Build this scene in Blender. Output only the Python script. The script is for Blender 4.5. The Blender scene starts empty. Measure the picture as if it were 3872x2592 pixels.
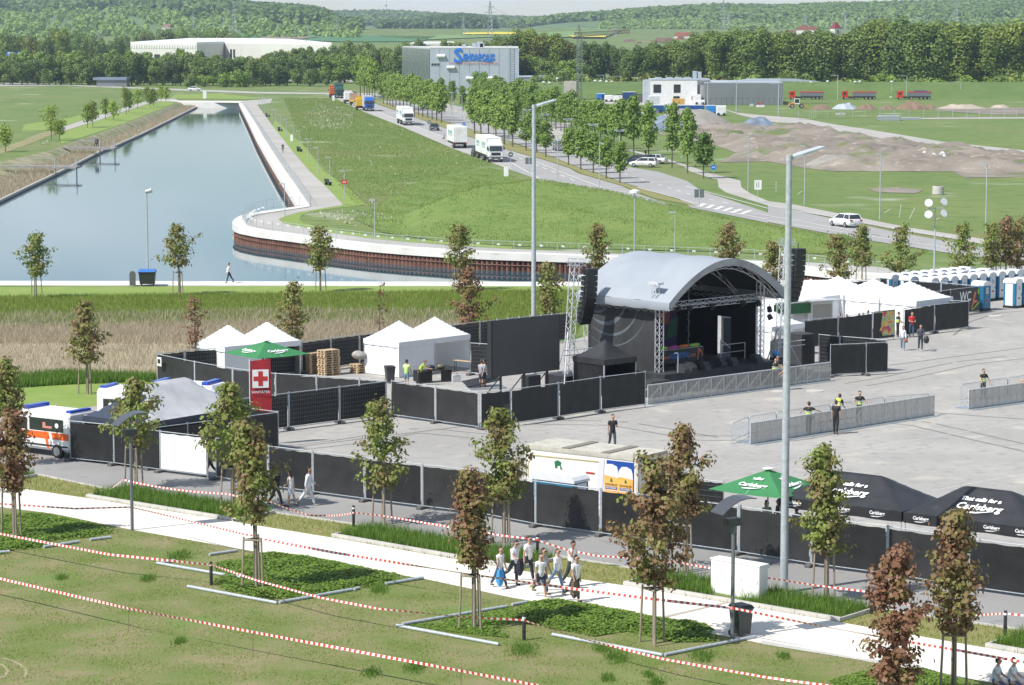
import bpy,math,random
import numpy as np
from mathutils import Vector,Matrix
from mathutils.geometry import delaunay_2d_cdt
R=math.radians
rnd=random.Random(7)
nr=np.random.RandomState(11)
scene=bpy.context.scene
COL=scene.collection
CAMH,FPX,HOR=22.0,10000.0,100.0
PITCH=math.atan((1296-HOR)/FPX)
cam=bpy.data.cameras.new('camera')
cam.sensor_width=36.0
cam.lens=FPX/3872*36
cam.clip_start,cam.clip_end=1.0,20000.0
camo=bpy.data.objects.new('camera',cam)
camo.location=(0,0,CAMH)
camo.rotation_euler=(math.pi/2-PITCH,0,0)
COL.objects.link(camo)
scene.camera=camo
SUN_EL,SUN_AZ=R(50),R(213)
sd=Vector((math.cos(SUN_AZ)*math.cos(SUN_EL),math.sin(SUN_AZ)*math.cos(SUN_EL),math.sin(SUN_EL)))
sun=bpy.data.lights.new('sun','SUN')
sun.energy,sun.angle,sun.color=4.6,R(0.53),(1.0,0.955,0.89)
suno=bpy.data.objects.new('sun',sun)
suno.rotation_euler=sd.to_track_quat('Z','Y').to_euler()
COL.objects.link(suno)
world=bpy.data.worlds.new('World')
scene.world=world
world.use_nodes=True
wn,wl=world.node_tree.nodes,world.node_tree.links
bg=wn['Background']
sky=wn.new('ShaderNodeTexSky')
sky.sky_type='NISHITA'
sky.sun_disc=False
sky.sun_elevation=SUN_EL
sky.sun_rotation=math.atan2(sd.x,sd.y)
sky.air_density,sky.dust_density,sky.ozone_density=1.0,0.15,2.2
tc=wn.new('ShaderNodeTexCoord')
mp=wn.new('ShaderNodeMapping')
mp.inputs['Scale'].default_value=(2.2,2.2,9.0)
cn=wn.new('ShaderNodeTexNoise')
cn.inputs['Scale'].default_value=2.3
cn.inputs['Detail'].default_value=6
cr=wn.new('ShaderNodeValToRGB')
cr.color_ramp.elements[0].position,cr.color_ramp.elements[1].position=0.46,0.66
cm=wn.new('ShaderNodeMixRGB')
cm.inputs['Color2'].default_value=(8.2,8.6,9.0,1)
cs=wn.new('ShaderNodeMath');cs.operation='MULTIPLY';cs.inputs[1].default_value=0.85
wl.new(tc.outputs['Generated'],mp.inputs[0]);wl.new(mp.outputs[0],cn.inputs['Vector'])
wl.new(cn.outputs[0],cr.inputs[0]);wl.new(cr.outputs[0],cs.inputs[0])
wl.new(cs.outputs[0],cm.inputs[0]);wl.new(sky.outputs[0],cm.inputs['Color1'])
wl.new(cm.outputs[0],bg.inputs[0])
bg.inputs[1].default_value=0.10
vs=scene.view_settings
vs.view_transform,vs.look,vs.gamma,vs.exposure='Standard','None',1.0,0.42
try:vs.use_curve_mapping=False
except Exception:pass
scene.cycles.max_bounces=6
scene.cycles.transparent_max_bounces=12
scene.cycles.volume_bounces=0
KZ=968/2342
def nat(r,c,x,y):return(968*c+x*KZ,648*r+y*KZ)
_c,_s=math.cos(PITCH),math.sin(PITCH)
def ray(p):
 u,v=(p[0]-1936)/FPX,(1296-p[1])/FPX
 return(u,_c+v*_s,-_s+v*_c)
def on(p,z=0.0):
 d=ray(p);t=(z-CAMH)/d[2]
 return(d[0]*t,d[1]*t)
def G(r,c,x,y,z=0.0):return on(nat(r,c,x,y),z)
def dp(x,y):return(x*3872/2342,y*2592/1568)
def D(x,y,z=0.0):return on(dp(x,y),z)
def at(p,Y):
 d=ray(p);t=Y/d[1]
 return(d[0]*t,Y,CAMH+d[2]*t)
SLOPE,SLY=0.013,1250.0
def zfar(y):return np.clip(np.asarray(y,float)-SLY,0,1450)*SLOPE
def onfar(p):
 d=ray(p);t=(-SLOPE*SLY-CAMH)/(d[2]-SLOPE*d[1])
 return(d[0]*t,d[1]*t)
def lerp(a,b,t):return tuple(a[i]+(b[i]-a[i])*t for i in range(len(a)))
def ang(a,b):return math.atan2(b[1]-a[1],b[0]-a[0])
def dist(a,b):return math.hypot(b[0]-a[0],b[1]-a[1])
MATS={}
def nt(m):return m.node_tree.nodes,m.node_tree.links
def mat(name,col,rough=0.6,metal=0.0,col2=None,scale=2.0,detail=5,ramp=(0.35,0.65),bump=0.0,bscale=20.0,spec=0.5,world_co=False,trans=0.0,alpha=1.0,speck=None,stretch=None,dirt=None):
 if name in MATS:return MATS[name]
 m=bpy.data.materials.new(name);m.use_nodes=True
 n,l=nt(m);b=n['Principled BSDF']
 b.inputs['Base Color'].default_value=(*col,1)
 b.inputs['Roughness'].default_value=rough
 b.inputs['Metallic'].default_value=metal
 b.inputs['Specular IOR Level'].default_value=spec
 co=None
 if col2 or bump or speck or dirt:
  if world_co:
   g=n.new('ShaderNodeNewGeometry');co=g.outputs['Position']
  else:
   t=n.new('ShaderNodeTexCoord');co=t.outputs['Object']
  if stretch:
   mpp=n.new('ShaderNodeMapping');mpp.inputs['Scale'].default_value=stretch
   l.new(co,mpp.inputs[0]);co=mpp.outputs[0]
 out=None
 def noise(sc,det=detail):
  t=n.new('ShaderNodeTexNoise');t.inputs['Scale'].default_value=sc;t.inputs['Detail'].default_value=det
  l.new(co,t.inputs['Vector']);return t.outputs[0]
 def rampn(src,a,bb):
  r=n.new('ShaderNodeMapRange');r.inputs[1].default_value=a;r.inputs[2].default_value=bb
  l.new(src,r.inputs[0]);return r.outputs[0]
 def mix(f,a,c2):
  x=n.new('ShaderNodeMixRGB');l.new(f,x.inputs[0])
  if isinstance(a,tuple):x.inputs[1].default_value=(*a,1)
  else:l.new(a,x.inputs[1])
  x.inputs[2].default_value=(*c2,1);return x.outputs[0]
 if col2:
  out=mix(rampn(noise(scale),*ramp),col,col2)
 for s in(speck or[]):
  out=mix(rampn(noise(s[0],3),s[1],s[2]),out if out is not None else col,s[3])
 if out is not None:l.new(out,b.inputs['Base Color'])
 if bump:
  bp=n.new('ShaderNodeBump');bp.inputs['Strength'].default_value=bump;bp.inputs['Distance'].default_value=0.05
  l.new(noise(bscale),bp.inputs['Height']);l.new(bp.outputs[0],b.inputs['Normal'])
 if trans:
  tr=n.new('ShaderNodeBsdfTranslucent');tr.inputs[0].default_value=(*col,1)
  ms=n.new('ShaderNodeMixShader');ms.inputs[0].default_value=trans
  l.new(b.outputs[0],ms.inputs[1]);l.new(tr.outputs[0],ms.inputs[2])
  if out is not None:l.new(out,tr.inputs[0])
  l.new(ms.outputs[0],n['Material Output'].inputs[0])
 if alpha<1:
  tb=n.new('ShaderNodeBsdfTransparent');ms=n.new('ShaderNodeMixShader');ms.inputs[0].default_value=alpha
  l.new(tb.outputs[0],ms.inputs[1]);l.new(b.outputs[0],ms.inputs[2]);l.new(ms.outputs[0],n['Material Output'].inputs[0])
 MATS[name]=m
 return m
def leafmat(name,c0,c1,trans=0.25,rough=0.55):
 m=bpy.data.materials.new(name);m.use_nodes=True
 n,l=nt(m);b=n['Principled BSDF'];b.inputs['Roughness'].default_value=rough
 b.inputs['Specular IOR Level'].default_value=0.3
 a=n.new('ShaderNodeAttribute');a.attribute_name='tint'
 x=n.new('ShaderNodeMixRGB');x.inputs[1].default_value=(*c0,1);x.inputs[2].default_value=(*c1,1)
 l.new(a.outputs['Fac'],x.inputs[0])
 oi=n.new('ShaderNodeObjectInfo')
 y=n.new('ShaderNodeMixRGB');y.blend_type='MULTIPLY';y.inputs[0].default_value=1
 l.new(x.outputs[0],y.inputs[1]);l.new(oi.outputs['Color'],y.inputs[2])
 l.new(y.outputs[0],b.inputs['Base Color'])
 tr=n.new('ShaderNodeBsdfTranslucent');l.new(y.outputs[0],tr.inputs[0])
 ms=n.new('ShaderNodeMixShader');ms.inputs[0].default_value=trans
 l.new(b.outputs[0],ms.inputs[1]);l.new(tr.outputs[0],ms.inputs[2]);l.new(ms.outputs[0],n['Material Output'].inputs[0])
 return m
STEEL=mat('galvanised_steel',(0.46,0.50,0.53),0.5,0.15,col2=(0.36,0.395,0.42),scale=6)
ALU=mat('aluminium',(0.66,0.67,0.69),0.4,0.2,col2=(0.52,0.53,0.55),scale=8)
BLACKTARP=mat('black_tarp',(0.012,0.0125,0.0135),0.5,col2=(0.020,0.021,0.022),scale=1.3,bump=0.5,bscale=1.6,speck=[(14,0.74,0.8,(0.06,0.06,0.06))],spec=.35)
CONC=mat('concrete',(0.52,0.50,0.46),0.85,col2=(0.42,0.41,0.38),scale=1.2,bump=0.2)
PALECONC=mat('pale_concrete',(0.68,0.665,0.62),0.85,col2=(0.6,0.585,0.54),scale=0.35,world_co=True,speck=[(2.5,0.66,0.8,(0.5,0.48,0.44))])
FOOTM=mat('fence_foot_concrete',(0.085,0.083,0.08),0.9,col2=(0.13,0.125,0.12),scale=5)
WHITE=mat('white_paint',(0.80,0.80,0.79),0.45,col2=(0.74,0.74,0.73),scale=1.5)
WHITETENT=mat('white_tent_cloth',(0.84,0.85,0.86),0.7,col2=(0.79,0.80,0.82),scale=0.9,trans=0.12,bump=0.25,bscale=1.2)
DARK=mat('dark_plastic',(0.018,0.018,0.02),0.5,col2=(0.028,0.028,0.03),scale=4)
RUBBER=mat('rubber',(0.018,0.018,0.018),0.8,col2=(0.03,0.03,0.03),scale=9)
GLASS=mat('window_glass',(0.02,0.025,0.03),0.08,col2=(0.03,0.036,0.04),scale=2,spec=0.8)
LAMPG=mat('lamp_lens',(0.75,0.77,0.78),0.15,col2=(0.6,0.62,0.63),scale=9)
WOOD=mat('stake_wood',(0.33,0.27,0.20),0.85,col2=(0.22,0.185,0.14),scale=4,stretch=(6,6,0.6))
BARK=mat('bark',(0.10,0.085,0.065),0.9,col2=(0.16,0.14,0.11),scale=6,stretch=(3,3,0.5))
PALLET=mat('pallet_wood',(0.56,0.42,0.26),0.8,col2=(0.45,0.33,0.20),scale=3)
TEXTW=mat('white_lettering',(0.82,0.82,0.82),0.6,col2=(0.78,0.78,0.78),scale=3)
REDM=mat('red_paint',(0.50,0.03,0.025),0.4,col2=(0.43,0.03,0.025),scale=2)
def paint(name,col,rough=0.4):return mat(name,col,rough,col2=tuple(c*0.86 for c in col),scale=1.7)
def link(o,parent=None):
 COL.objects.link(o)
 if parent is not None:o.parent=parent
 return o
def tag(o,label,cat,group=None):
 o['label']=label;o['category']=cat
 if group:o['group']=group
 return o
def thing(name,label,cat,loc=(0,0,0),rz=0.0,group=None):
 o=bpy.data.objects.new(name,None)
 o.empty_display_size=0.3
 o.location=(loc[0],loc[1],loc[2]if len(loc)>2 else 0.0);o.rotation_euler=(0,0,rz)
 link(o);return tag(o,label,cat,group)
def structure(o):o['kind']='structure';return o
def stuff(o,label=None,cat=None):
 o['kind']='stuff'
 if label:tag(o,label,cat)
 return o
def copy_thing(o,loc=None,rz=None,label=None,parent=None):
 c=o.copy();COL.objects.link(c)
 if parent is not None:c.parent=parent
 if loc is not None:c.location=(loc[0],loc[1],loc[2]if len(loc)>2 else 0.0)
 if rz is not None:c.rotation_euler=(0,0,rz)
 if label:c['label']=label
 for ch in list(o.children):
  copy_thing(ch,parent=c)
 return c
def npmesh(name,V,F,mats,tint=None,smooth=False):
 """F: array (n,k) of equal-sized faces"""
 V=np.asarray(V,np.float32);F=np.asarray(F,np.int32)
 me=bpy.data.meshes.new(name);k=F.shape[1]
 me.vertices.add(len(V));me.vertices.foreach_set('co',V.ravel())
 me.loops.add(F.size);me.loops.foreach_set('vertex_index',F.ravel())
 me.polygons.add(len(F));me.polygons.foreach_set('loop_start',np.arange(0,F.size,k,dtype=np.int32))
 try:me.polygons.foreach_set('loop_total',np.full(len(F),k,np.int32))
 except Exception:pass
 if smooth:me.polygons.foreach_set('use_smooth',np.ones(len(F),bool))
 if tint is not None:
  at_=me.attributes.new('tint','FLOAT','POINT');at_.data.foreach_set('value',np.asarray(tint,np.float32))
 for m in(mats if isinstance(mats,(list,tuple))else[mats]):me.materials.append(m)
 me.update(calc_edges=True);me.validate()
 return me
def npobj(name,V,F,mats,parent=None,tint=None,smooth=False):
 return link(bpy.data.objects.new(name,npmesh(name,V,F,mats,tint,smooth)),parent)
class MB:
 """collects shapes into one mesh"""
 def __init__(s):s.v=[];s.f=[];s.m=[];s.mi=0
 def mat(s,i):s.mi=i;return s
 def add(s,V,F,M=None):
  o=len(s.v)
  for p in V:
   p=Vector(p)
   s.v.append(tuple(M@p)if M is not None else tuple(p))
  for f in F:s.f.append(tuple(i+o for i in f));s.m.append(s.mi)
  return s
 def box(s,x0,x1,y0,y1,z0,z1,M=None,taper=0.0,tx=None,ty=None):
  tx=taper if tx is None else tx;ty=taper if ty is None else ty
  V=[(x0,y0,z0),(x1,y0,z0),(x1,y1,z0),(x0,y1,z0),(x0+tx,y0+ty,z1),(x1-tx,y0+ty,z1),(x1-tx,y1-ty,z1),(x0+tx,y1-ty,z1)]
  return s.add(V,[(3,2,1,0),(4,5,6,7),(0,1,5,4),(1,2,6,5),(2,3,7,6),(3,0,4,7)],M)
 def bbox(s,x0,x1,y0,y1,z0,z1,b=0.03,M=None):
  P=[(x0+b,y0),(x1-b,y0),(x1,y0+b),(x1,y1-b),(x1-b,y1),(x0+b,y1),(x0,y1-b),(x0,y0+b)]
  Q=[(min(max(x,x0+b),x1-b),min(max(y,y0+b),y1-b))for x,y in P]
  rings=[[(*q,z0)for q in Q],[(*p,z0+b)for p in P],[(*p,z1-b)for p in P],[(*q,z1)for q in Q]]
  return s.loft(rings,M)
 def loft(s,rings,M=None,cap=True,closed=True):
  n=len(rings[0]);V=[p for r in rings for p in r];F=[]
  for i in range(len(rings)-1):
   for j in range(n if closed else n-1):
    k=(j+1)%n
    F.append((i*n+j,i*n+k,(i+1)*n+k,(i+1)*n+j))
  if cap:
   F.append(tuple(reversed(range(n))));F.append(tuple((len(rings)-1)*n+j for j in range(n)))
  return s.add(V,F,M)
 def tube(s,p0,p1,r0,r1=None,n=6,M=None,cap=True):
  r1=r0 if r1 is None else r1
  a,b=Vector(p0),Vector(p1);d=b-a
  if d.length<1e-6:return s
  d.normalize();u=d.orthogonal().normalized();w=d.cross(u)
  rings=[[tuple(p+u*(rr*math.cos(2*math.pi*i/n))+w*(rr*math.sin(2*math.pi*i/n)))for i in range(n)]for p,rr in((a,r0),(b,r1))]
  return s.loft(rings,M,cap)
 def pipe(s,pts,r,n=6,M=None):
  for a,b in zip(pts[:-1],pts[1:]):s.tube(a,b,r,r,n,M)
  return s
 def lathe(s,prof,n=12,c=(0,0,0),M=None):
  rings=[[(c[0]+r*math.cos(2*math.pi*i/n),c[1]+r*math.sin(2*math.pi*i/n),c[2]+z)for i in range(n)]for r,z in prof]
  return s.loft(rings,M)
 def prism(s,P,y0,y1,M=None):
  n=len(P);V=[(x,y0,z)for x,z in P]+[(x,y1,z)for x,z in P]
  F=[tuple(range(n)),tuple(reversed(range(n,2*n)))]+[(i,i+n,(i+1)%n+n,(i+1)%n)for i in range(n)]
  return s.add(V,F,M)
 def slab(s,P,z0,z1,M=None):
  n=len(P);V=[(x,y,z0)for x,y in P]+[(x,y,z1)for x,y in P]
  F=[tuple(reversed(range(n))),tuple(range(n,2*n))]+[(i,(i+1)%n,(i+1)%n+n,i+n)for i in range(n)]
  return s.add(V,F,M)
 def quad(s,a,b,c,d,M=None):return s.add([a,b,c,d],[(0,1,2,3)],M)
 def ell(s,c,r,n=10,m=6,M=None):
  rings=[]
  for i in range(1,m):
   t=math.pi*i/m
   rings.append([(c[0]+r[0]*math.sin(t)*math.cos(2*math.pi*j/n),c[1]+r[1]*math.sin(t)*math.sin(2*math.pi*j/n),c[2]-r[2]*math.cos(t))for j in range(n)])
  return s.loft(rings,M)
 def build(s,name,mats,parent=None,smooth=False):
  me=bpy.data.meshes.new(name);me.from_pydata(s.v,[],s.f)
  for m in(mats if isinstance(mats,(list,tuple))else[mats]):me.materials.append(m)
  if s.m and max(s.m)>0:me.polygons.foreach_set('material_index',s.m)
  if smooth:
   me.polygons.foreach_set('use_smooth',[True]*len(me.polygons));me.update();me.set_sharp_from_angle(angle=R(45))
  me.update()
  return link(bpy.data.objects.new(name,me),parent)
def text(s,size,mat_,parent,loc,rot=(0,0,0),name='lettering',align='CENTER',shear=0.0,sx=1.0,depth=0.004,bold=0.0):
 cu=bpy.data.curves.new(name,'FONT');cu.body=s;cu.size=size;cu.align_x=align;cu.align_y='CENTER'
 cu.shear=shear;cu.extrude=depth;cu.offset=bold;cu.resolution_u=2
 tmp=bpy.data.objects.new('tmp_text',cu);COL.objects.link(tmp)
 dg=bpy.context.evaluated_depsgraph_get()
 me=bpy.data.meshes.new_from_object(tmp.evaluated_get(dg))
 bpy.data.objects.remove(tmp);bpy.data.curves.remove(cu)
 me.name=name;me.materials.clear();me.materials.append(mat_)
 o=link(bpy.data.objects.new(name,me),parent)
 o.location=loc;o.rotation_euler=rot;o.scale=(sx,1,1)
 return o
def inpoly(P,X,Y):
 P=np.asarray(P);inside=np.zeros(len(X),bool);n=len(P)
 for i in range(n):
  x0,y0=P[i];x1,y1=P[(i+1)%n]
  if y0==y1:continue
  c=((y0>Y)!=(y1>Y))&(X<(x1-x0)*(Y-y0)/(y1-y0)+x0)
  inside^=c
 return inside
def sample(P,n,rs=nr):
 P=np.asarray(P);lo,hi=P.min(0),P.max(0);out=np.zeros((0,2))
 while len(out)<n:
  q=lo+(hi-lo)*rs.rand(n*2+50,2)
  out=np.vstack([out,q[inpoly(P,q[:,0],q[:,1])]])
 return out[:n]
def densify(P,step):
 out=[]
 for i in range(len(P)):
  a,b=P[i],P[(i+1)%len(P)];k=max(1,int(dist(a,b)/step))
  out+=[lerp(a,b,t/k)for t in range(k)]
 return out
def sheet(name,P,m,z=0.0,holes=(),step=None,zf=None,edge=None):
 """flat or shaped ground sheet with a given outline (and holes)"""
 loops=[list(P)]+[list(h)for h in holes]
 if edge:loops=[densify(q,edge)for q in loops]
 pts,edges=[],[]
 for q in loops:
  o=len(pts);pts+=[Vector((a[0],a[1]))for a in q];edges+=[(o+i,o+(i+1)%len(q))for i in range(len(q))]
 if step:
  A=np.asarray([tuple(p)for p in loops[0]]);lo,hi=A.min(0),A.max(0)
  gx,gy=np.meshgrid(np.arange(lo[0],hi[0],step),np.arange(lo[1],hi[1],step));gx,gy=gx.ravel(),gy.ravel()
  gx=gx+nr.uniform(-.3,.3,len(gx))*step;gy=gy+nr.uniform(-.3,.3,len(gy))*step
  k=inpoly(A,gx,gy)
  for h in loops[1:]:k&=~inpoly(h,gx,gy)
  pts+=[Vector((a,b))for a,b in zip(gx[k],gy[k])]
 v,e,f,*_=delaunay_2d_cdt(pts,edges,[],0,1e-5)
 X=np.array([p.x for p in v]);Y=np.array([p.y for p in v])
 F=np.array([t for t in f])
 cx,cy=X[F].mean(1),Y[F].mean(1)
 k=inpoly(loops[0],cx,cy)
 for h in loops[1:]:k&=~inpoly(h,cx,cy)
 F=F[k]
 Z=np.full(len(X),z)if zf is None else zf(X,Y)+z
 a=(X[F[:,1]]-X[F[:,0]])*(Y[F[:,2]]-Y[F[:,0]])-(X[F[:,2]]-X[F[:,0]])*(Y[F[:,1]]-Y[F[:,0]])
 F[a<0]=F[a<0][:,::-1]
 return npobj(name,np.c_[X,Y,Z],F,m,smooth=zf is not None)
def blades(name,XY,h,w,m,zf=None,lean=0.35,rs=nr,parent=None):
 """grass blades: one narrow triangle each"""
 n=len(XY);a=rs.rand(n)*2*np.pi;hh=h*rs.uniform(0.5,1.25,n);ww=w*rs.uniform(0.6,1.3,n)
 z=zf(XY[:,0],XY[:,1])if zf is not None else np.zeros(n)
 b=rs.rand(n)*2*np.pi;le=rs.rand(n)*lean*hh
 V=np.zeros((n,3,3))
 V[:,0]=np.c_[XY[:,0]-np.cos(a)*ww/2,XY[:,1]-np.sin(a)*ww/2,z]
 V[:,1]=np.c_[XY[:,0]+np.cos(a)*ww/2,XY[:,1]+np.sin(a)*ww/2,z]
 V[:,2]=np.c_[XY[:,0]+np.cos(b)*le,XY[:,1]+np.sin(b)*le,z+hh]
 t=np.repeat(rs.rand(n),3)
 return npobj(name,V.reshape(-1,3),np.arange(3*n).reshape(n,3),m,tint=t,parent=parent)
def nth(i):return '%d%s'%(i,'th' if 10<=i%100<=20 else{1:'st',2:'nd',3:'rd'}.get(i%10,'th'))
WORDS='first second third fourth fifth sixth seventh eighth ninth tenth eleventh twelfth'.split()
def ord_(i):return WORDS[i]if i<12 else nth(i+1)
# ================================================================ SETTING
MEADOW=mat('meadow',(0.105,0.170,0.030),0.9,col2=(0.150,0.195,0.048),scale=0.045,world_co=True,bump=0.6,bscale=1.5,speck=[(0.35,0.5,0.75,(0.068,0.125,0.02)),(0.02,0.55,0.72,(0.17,0.18,0.06)),(0.06,0.62,0.74,(0.33,0.34,0.24)),(0.9,.6,.75,(.15,.17,.05)),])
LAWNM=mat('lawn_soil',(0.120,0.160,0.032),0.95,col2=(0.225,0.195,0.095),scale=0.38,detail=8,ramp=(0.38,0.66),world_co=True,bump=0.8,bscale=9,speck=[(2.6,0.52,0.7,(0.13,0.185,0.036)),(9,0.6,0.75,(0.27,0.225,0.14)),(0.16,0.58,0.72,(0.12,0.19,0.034))])
PLAZAM=mat('worn_asphalt',(0.300,0.290,0.270),0.9,col2=(0.385,0.372,0.345),scale=0.14,detail=9,ramp=(0.35,0.7),world_co=True,bump=0.15,bscale=25,stretch=(1,1,1),speck=[(1.4,0.52,0.72,(0.265,0.255,0.24)),(0.42,0.6,0.74,(0.45,0.42,0.355)),(22,0.58,0.75,(0.46,0.45,0.43)),(0.07,.56,.7,(.265,.255,.24)),(6,.66,.78,(.22,.212,.2))])
ROADM=mat('asphalt',(0.235,0.23,0.222),0.88,col2=(0.285,0.28,0.27),scale=0.15,detail=8,world_co=True,bump=0.1,bscale=30,speck=[(0.8,0.6,0.75,(0.2,0.197,0.19))])
ROADF=mat('road_asphalt',(0.29,0.285,0.275),0.88,col2=(0.33,0.325,0.315),scale=0.08,detail=6,world_co=True)
PATHM=mat('white_gravel',(0.72,0.685,0.62),0.95,col2=(0.66,0.62,0.55),scale=0.5,detail=8,world_co=True,bump=0.3,bscale=30,speck=[(7,0.62,0.8,(0.58,0.54,0.47))])
GRAVELM=mat('grey_gravel',(0.40,0.385,0.355),0.95,col2=(0.34,0.325,0.295),scale=0.12,detail=7,world_co=True)
BRIGHTG=mat('mown_grass',(0.17,0.255,0.042),0.9,col2=(0.215,0.28,0.06),scale=0.4,world_co=True,bump=0.4,bscale=4)
VERGEM=mat('dry_verge',(0.19,0.195,0.055),0.95,col2=(0.235,0.215,0.085),scale=1.1,world_co=True,bump=0.6,bscale=9)
REEDG=mat('reed_litter',(0.30,0.255,0.17),0.95,col2=(0.36,0.305,0.21),scale=0.25,world_co=True,speck=[(0.1,0.55,0.75,(0.2,0.21,0.08))])
DIRTM=mat('bare_soil',(0.175,0.15,0.12),0.95,col2=(0.27,0.235,0.195),scale=0.12,detail=9,world_co=True,bump=1.0,bscale=1.2,speck=[(0.6,0.6,0.72,(0.36,0.32,0.265)),(0.08,0.57,0.68,(0.11,0.15,0.04)),(2.5,.6,.75,(.13,.105,.08))])
LINEM=mat('road_paint',(0.72,0.72,0.70),0.7,col2=(0.6,0.6,0.58),scale=3)
GRASS_A=leafmat('grass_blades',(0.16,0.235,0.035),(0.30,0.36,0.08),0.4)
GRASS_D=leafmat('deep_grass_blades',(0.095,0.20,0.03),(0.20,0.315,0.055),0.4)
REEDB=leafmat('reed_blades',(0.36,0.30,0.20),(0.55,0.48,0.35),0.3)
CLOVER=leafmat('clover_leaves',(0.12,0.215,0.03),(0.22,0.33,0.06),0.35)
FLOWER=leafmat('flower_heads',(0.36,0.38,0.27),(0.52,0.52,0.42),0.2)
WZ=-1.65
rwall=[nat(0,0,2185,945),nat(0,0,2265,1100),nat(0,1,0,1262),nat(0,1,90,1420),nat(0,1,178,1568),nat(1,1,280,160),nat(1,1,385,328),nat(1,1,150,362),nat(1,1,0,383),nat(1,0,2260,396),nat(1,0,2185,420),nat(1,0,2140,448),nat(1,0,2124,478),nat(1,0,2140,502),nat(1,0,2190,522),nat(1,1,0,552),nat(1,1,250,585),nat(1,1,500,618),nat(1,1,730,648),nat(1,1,1030,682),nat(1,1,1370,710),nat(1,1,1770,737),nat(1,1,2200,756),nat(1,2,350,772),nat(1,2,700,784),nat(1,2,1600,820),nat(1,3,0,852),nat(1,3,350,893),nat(1,3,760,940),nat(1,3,1100,968)]
rwall=[on(p)for p in rwall]
quay=[on(p)for p in(nat(1,3,1100,995),nat(1,3,300,1003),nat(1,2,1200,1018),nat(1,2,200,1018),nat(1,1,1000,1016),nat(1,0,2000,1013),nat(1,0,1000,1011),nat(1,0,0,1009),nat(1,0,-900,1008))]
banktop=[on(p)for p in(nat(1,0,-1100,300),nat(0,0,-600,1640),nat(0,0,0,1480),nat(0,0,250,1425),nat(0,0,450,1375),nat(0,0,700,1290),nat(0,0,1000,1185),nat(0,0,1250,1090),nat(0,0,1500,990),nat(0,0,1650,932))]
EZ=-1.40
bankedge=[on(p,EZ)for p in(nat(1,0,-900,700),nat(1,0,0,272),nat(1,0,250,150),nat(1,0,400,80),nat(1,0,560,2),nat(0,0,655,1525),nat(0,0,945,1378),nat(0,0,1040,1345),nat(0,0,1300,1228),nat(0,0,1620,1070),nat(0,0,1862,948))]
hole=rwall+quay+banktop
gp=[(-7000,-200),(7000,-200),(7000,9000),(-7000,9000)]
def zground(X,Y):return zfar(Y)-0.02
o=structure(sheet('ground',gp,MEADOW,0.0,[hole],zf=zground,step=700))
WATER=bpy.data.materials.new('lake_water');WATER.use_nodes=True
n,l=nt(WATER);b=n['Principled BSDF']
b.inputs['Base Color'].default_value=(0.03,0.085,0.11,1);b.inputs['Roughness'].default_value=0.04;b.inputs['IOR'].default_value=1.33
b.inputs['Specular IOR Level'].default_value=0.75
gm=n.new('ShaderNodeNewGeometry');t1=n.new('ShaderNodeTexNoise');t1.inputs['Scale'].default_value=0.9;t1.inputs['Detail'].default_value=4
t2=n.new('ShaderNodeTexNoise');t2.inputs['Scale'].default_value=0.02;t2.inputs['Detail'].default_value=3
mr=n.new('ShaderNodeMapRange');mr.inputs[1].default_value,mr.inputs[2].default_value,mr.inputs[3].default_value,mr.inputs[4].default_value=0.4,0.65,0.02,0.11
bp=n.new('ShaderNodeBump');bp.inputs['Distance'].default_value=0.04
l.new(gm.outputs['Position'],t1.inputs['Vector']);l.new(gm.outputs['Position'],t2.inputs['Vector']);l.new(t2.outputs[0],mr.inputs[0])
l.new(t1.outputs[0],bp.inputs['Height']);l.new(mr.outputs[0],bp.inputs['Strength']);l.new(bp.outputs[0],b.inputs['Normal'])
lakep=[(p[0],p[1])for p in rwall]+[(p[0],p[1]-0.3)for p in quay]+bankedge
structure(sheet('lake_water',lakep,WATER,WZ))
def resample(P,n):
 L=[0]
 for a,b2 in zip(P[:-1],P[1:]):L.append(L[-1]+dist(a,b2))
 return[(float(np.interp(t,L,[p[0]for p in P])),float(np.interp(t,L,[p[1]for p in P])))for t in np.linspace(0,L[-1],n)]
NB=90
bt,be=resample(banktop,NB),resample(bankedge,NB)
V,F=[],[]
K=8
for i in range(NB):
 for k in range(K+1):
  t=k/K;p=lerp(bt[i],be[i],t);z=-(0.02)+(EZ-0.15+0.02)*min(1,t/0.45)**1.3
  V.append((p[0],p[1],z+rnd.uniform(-.05,.05)*(0<k<K)))
for i in range(NB-1):
 for k in range(K):
  a=i*(K+1)+k;F.append((a,a+K+1,a+K+2,a+1))
BANKM=mat('bank_soil',(0.15,0.18,0.06),0.95,col2=(0.34,0.30,0.2),scale=0.35,world_co=True)
structure(npobj('lake_bank',V,F,BANKM,smooth=True))
mb=MB()
for a,b2 in zip(be[:-1],be[1:]):mb.tube((*a,EZ),(*b2,EZ),0.28,0.28,6)
structure(mb.build('bank_edging',mat('edging_timber',(0.50,0.47,0.42),0.9,col2=(0.4,0.37,0.33),scale=2)))
pts=[]
for i in range(NB-1):
 m_=max(4,int(650*dist(be[i],be[i+1])*dist(bt[i],be[i])/250))
 u,v=nr.rand(m_),0.28+0.70*nr.rand(m_)
 a0,a1,b0,b1=[np.array(q)for q in(bt[i],bt[i+1],be[i],be[i+1])]
 pts.append(((1-u)[:,None]*a0+u[:,None]*a1)*(1-v)[:,None]+((1-u)[:,None]*b0+u[:,None]*b1)*v[:,None])
pts=np.vstack(pts)
stuff(blades('reeds',pts,0.8,0.12,REEDB,zf=lambda x,y:np.full(len(x),EZ-.1)),'tan reeds standing in the strip along the left shore of the lake','reeds')
qi=[(p[0],p[1]-3.6)for p in quay]
mb=MB()
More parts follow.
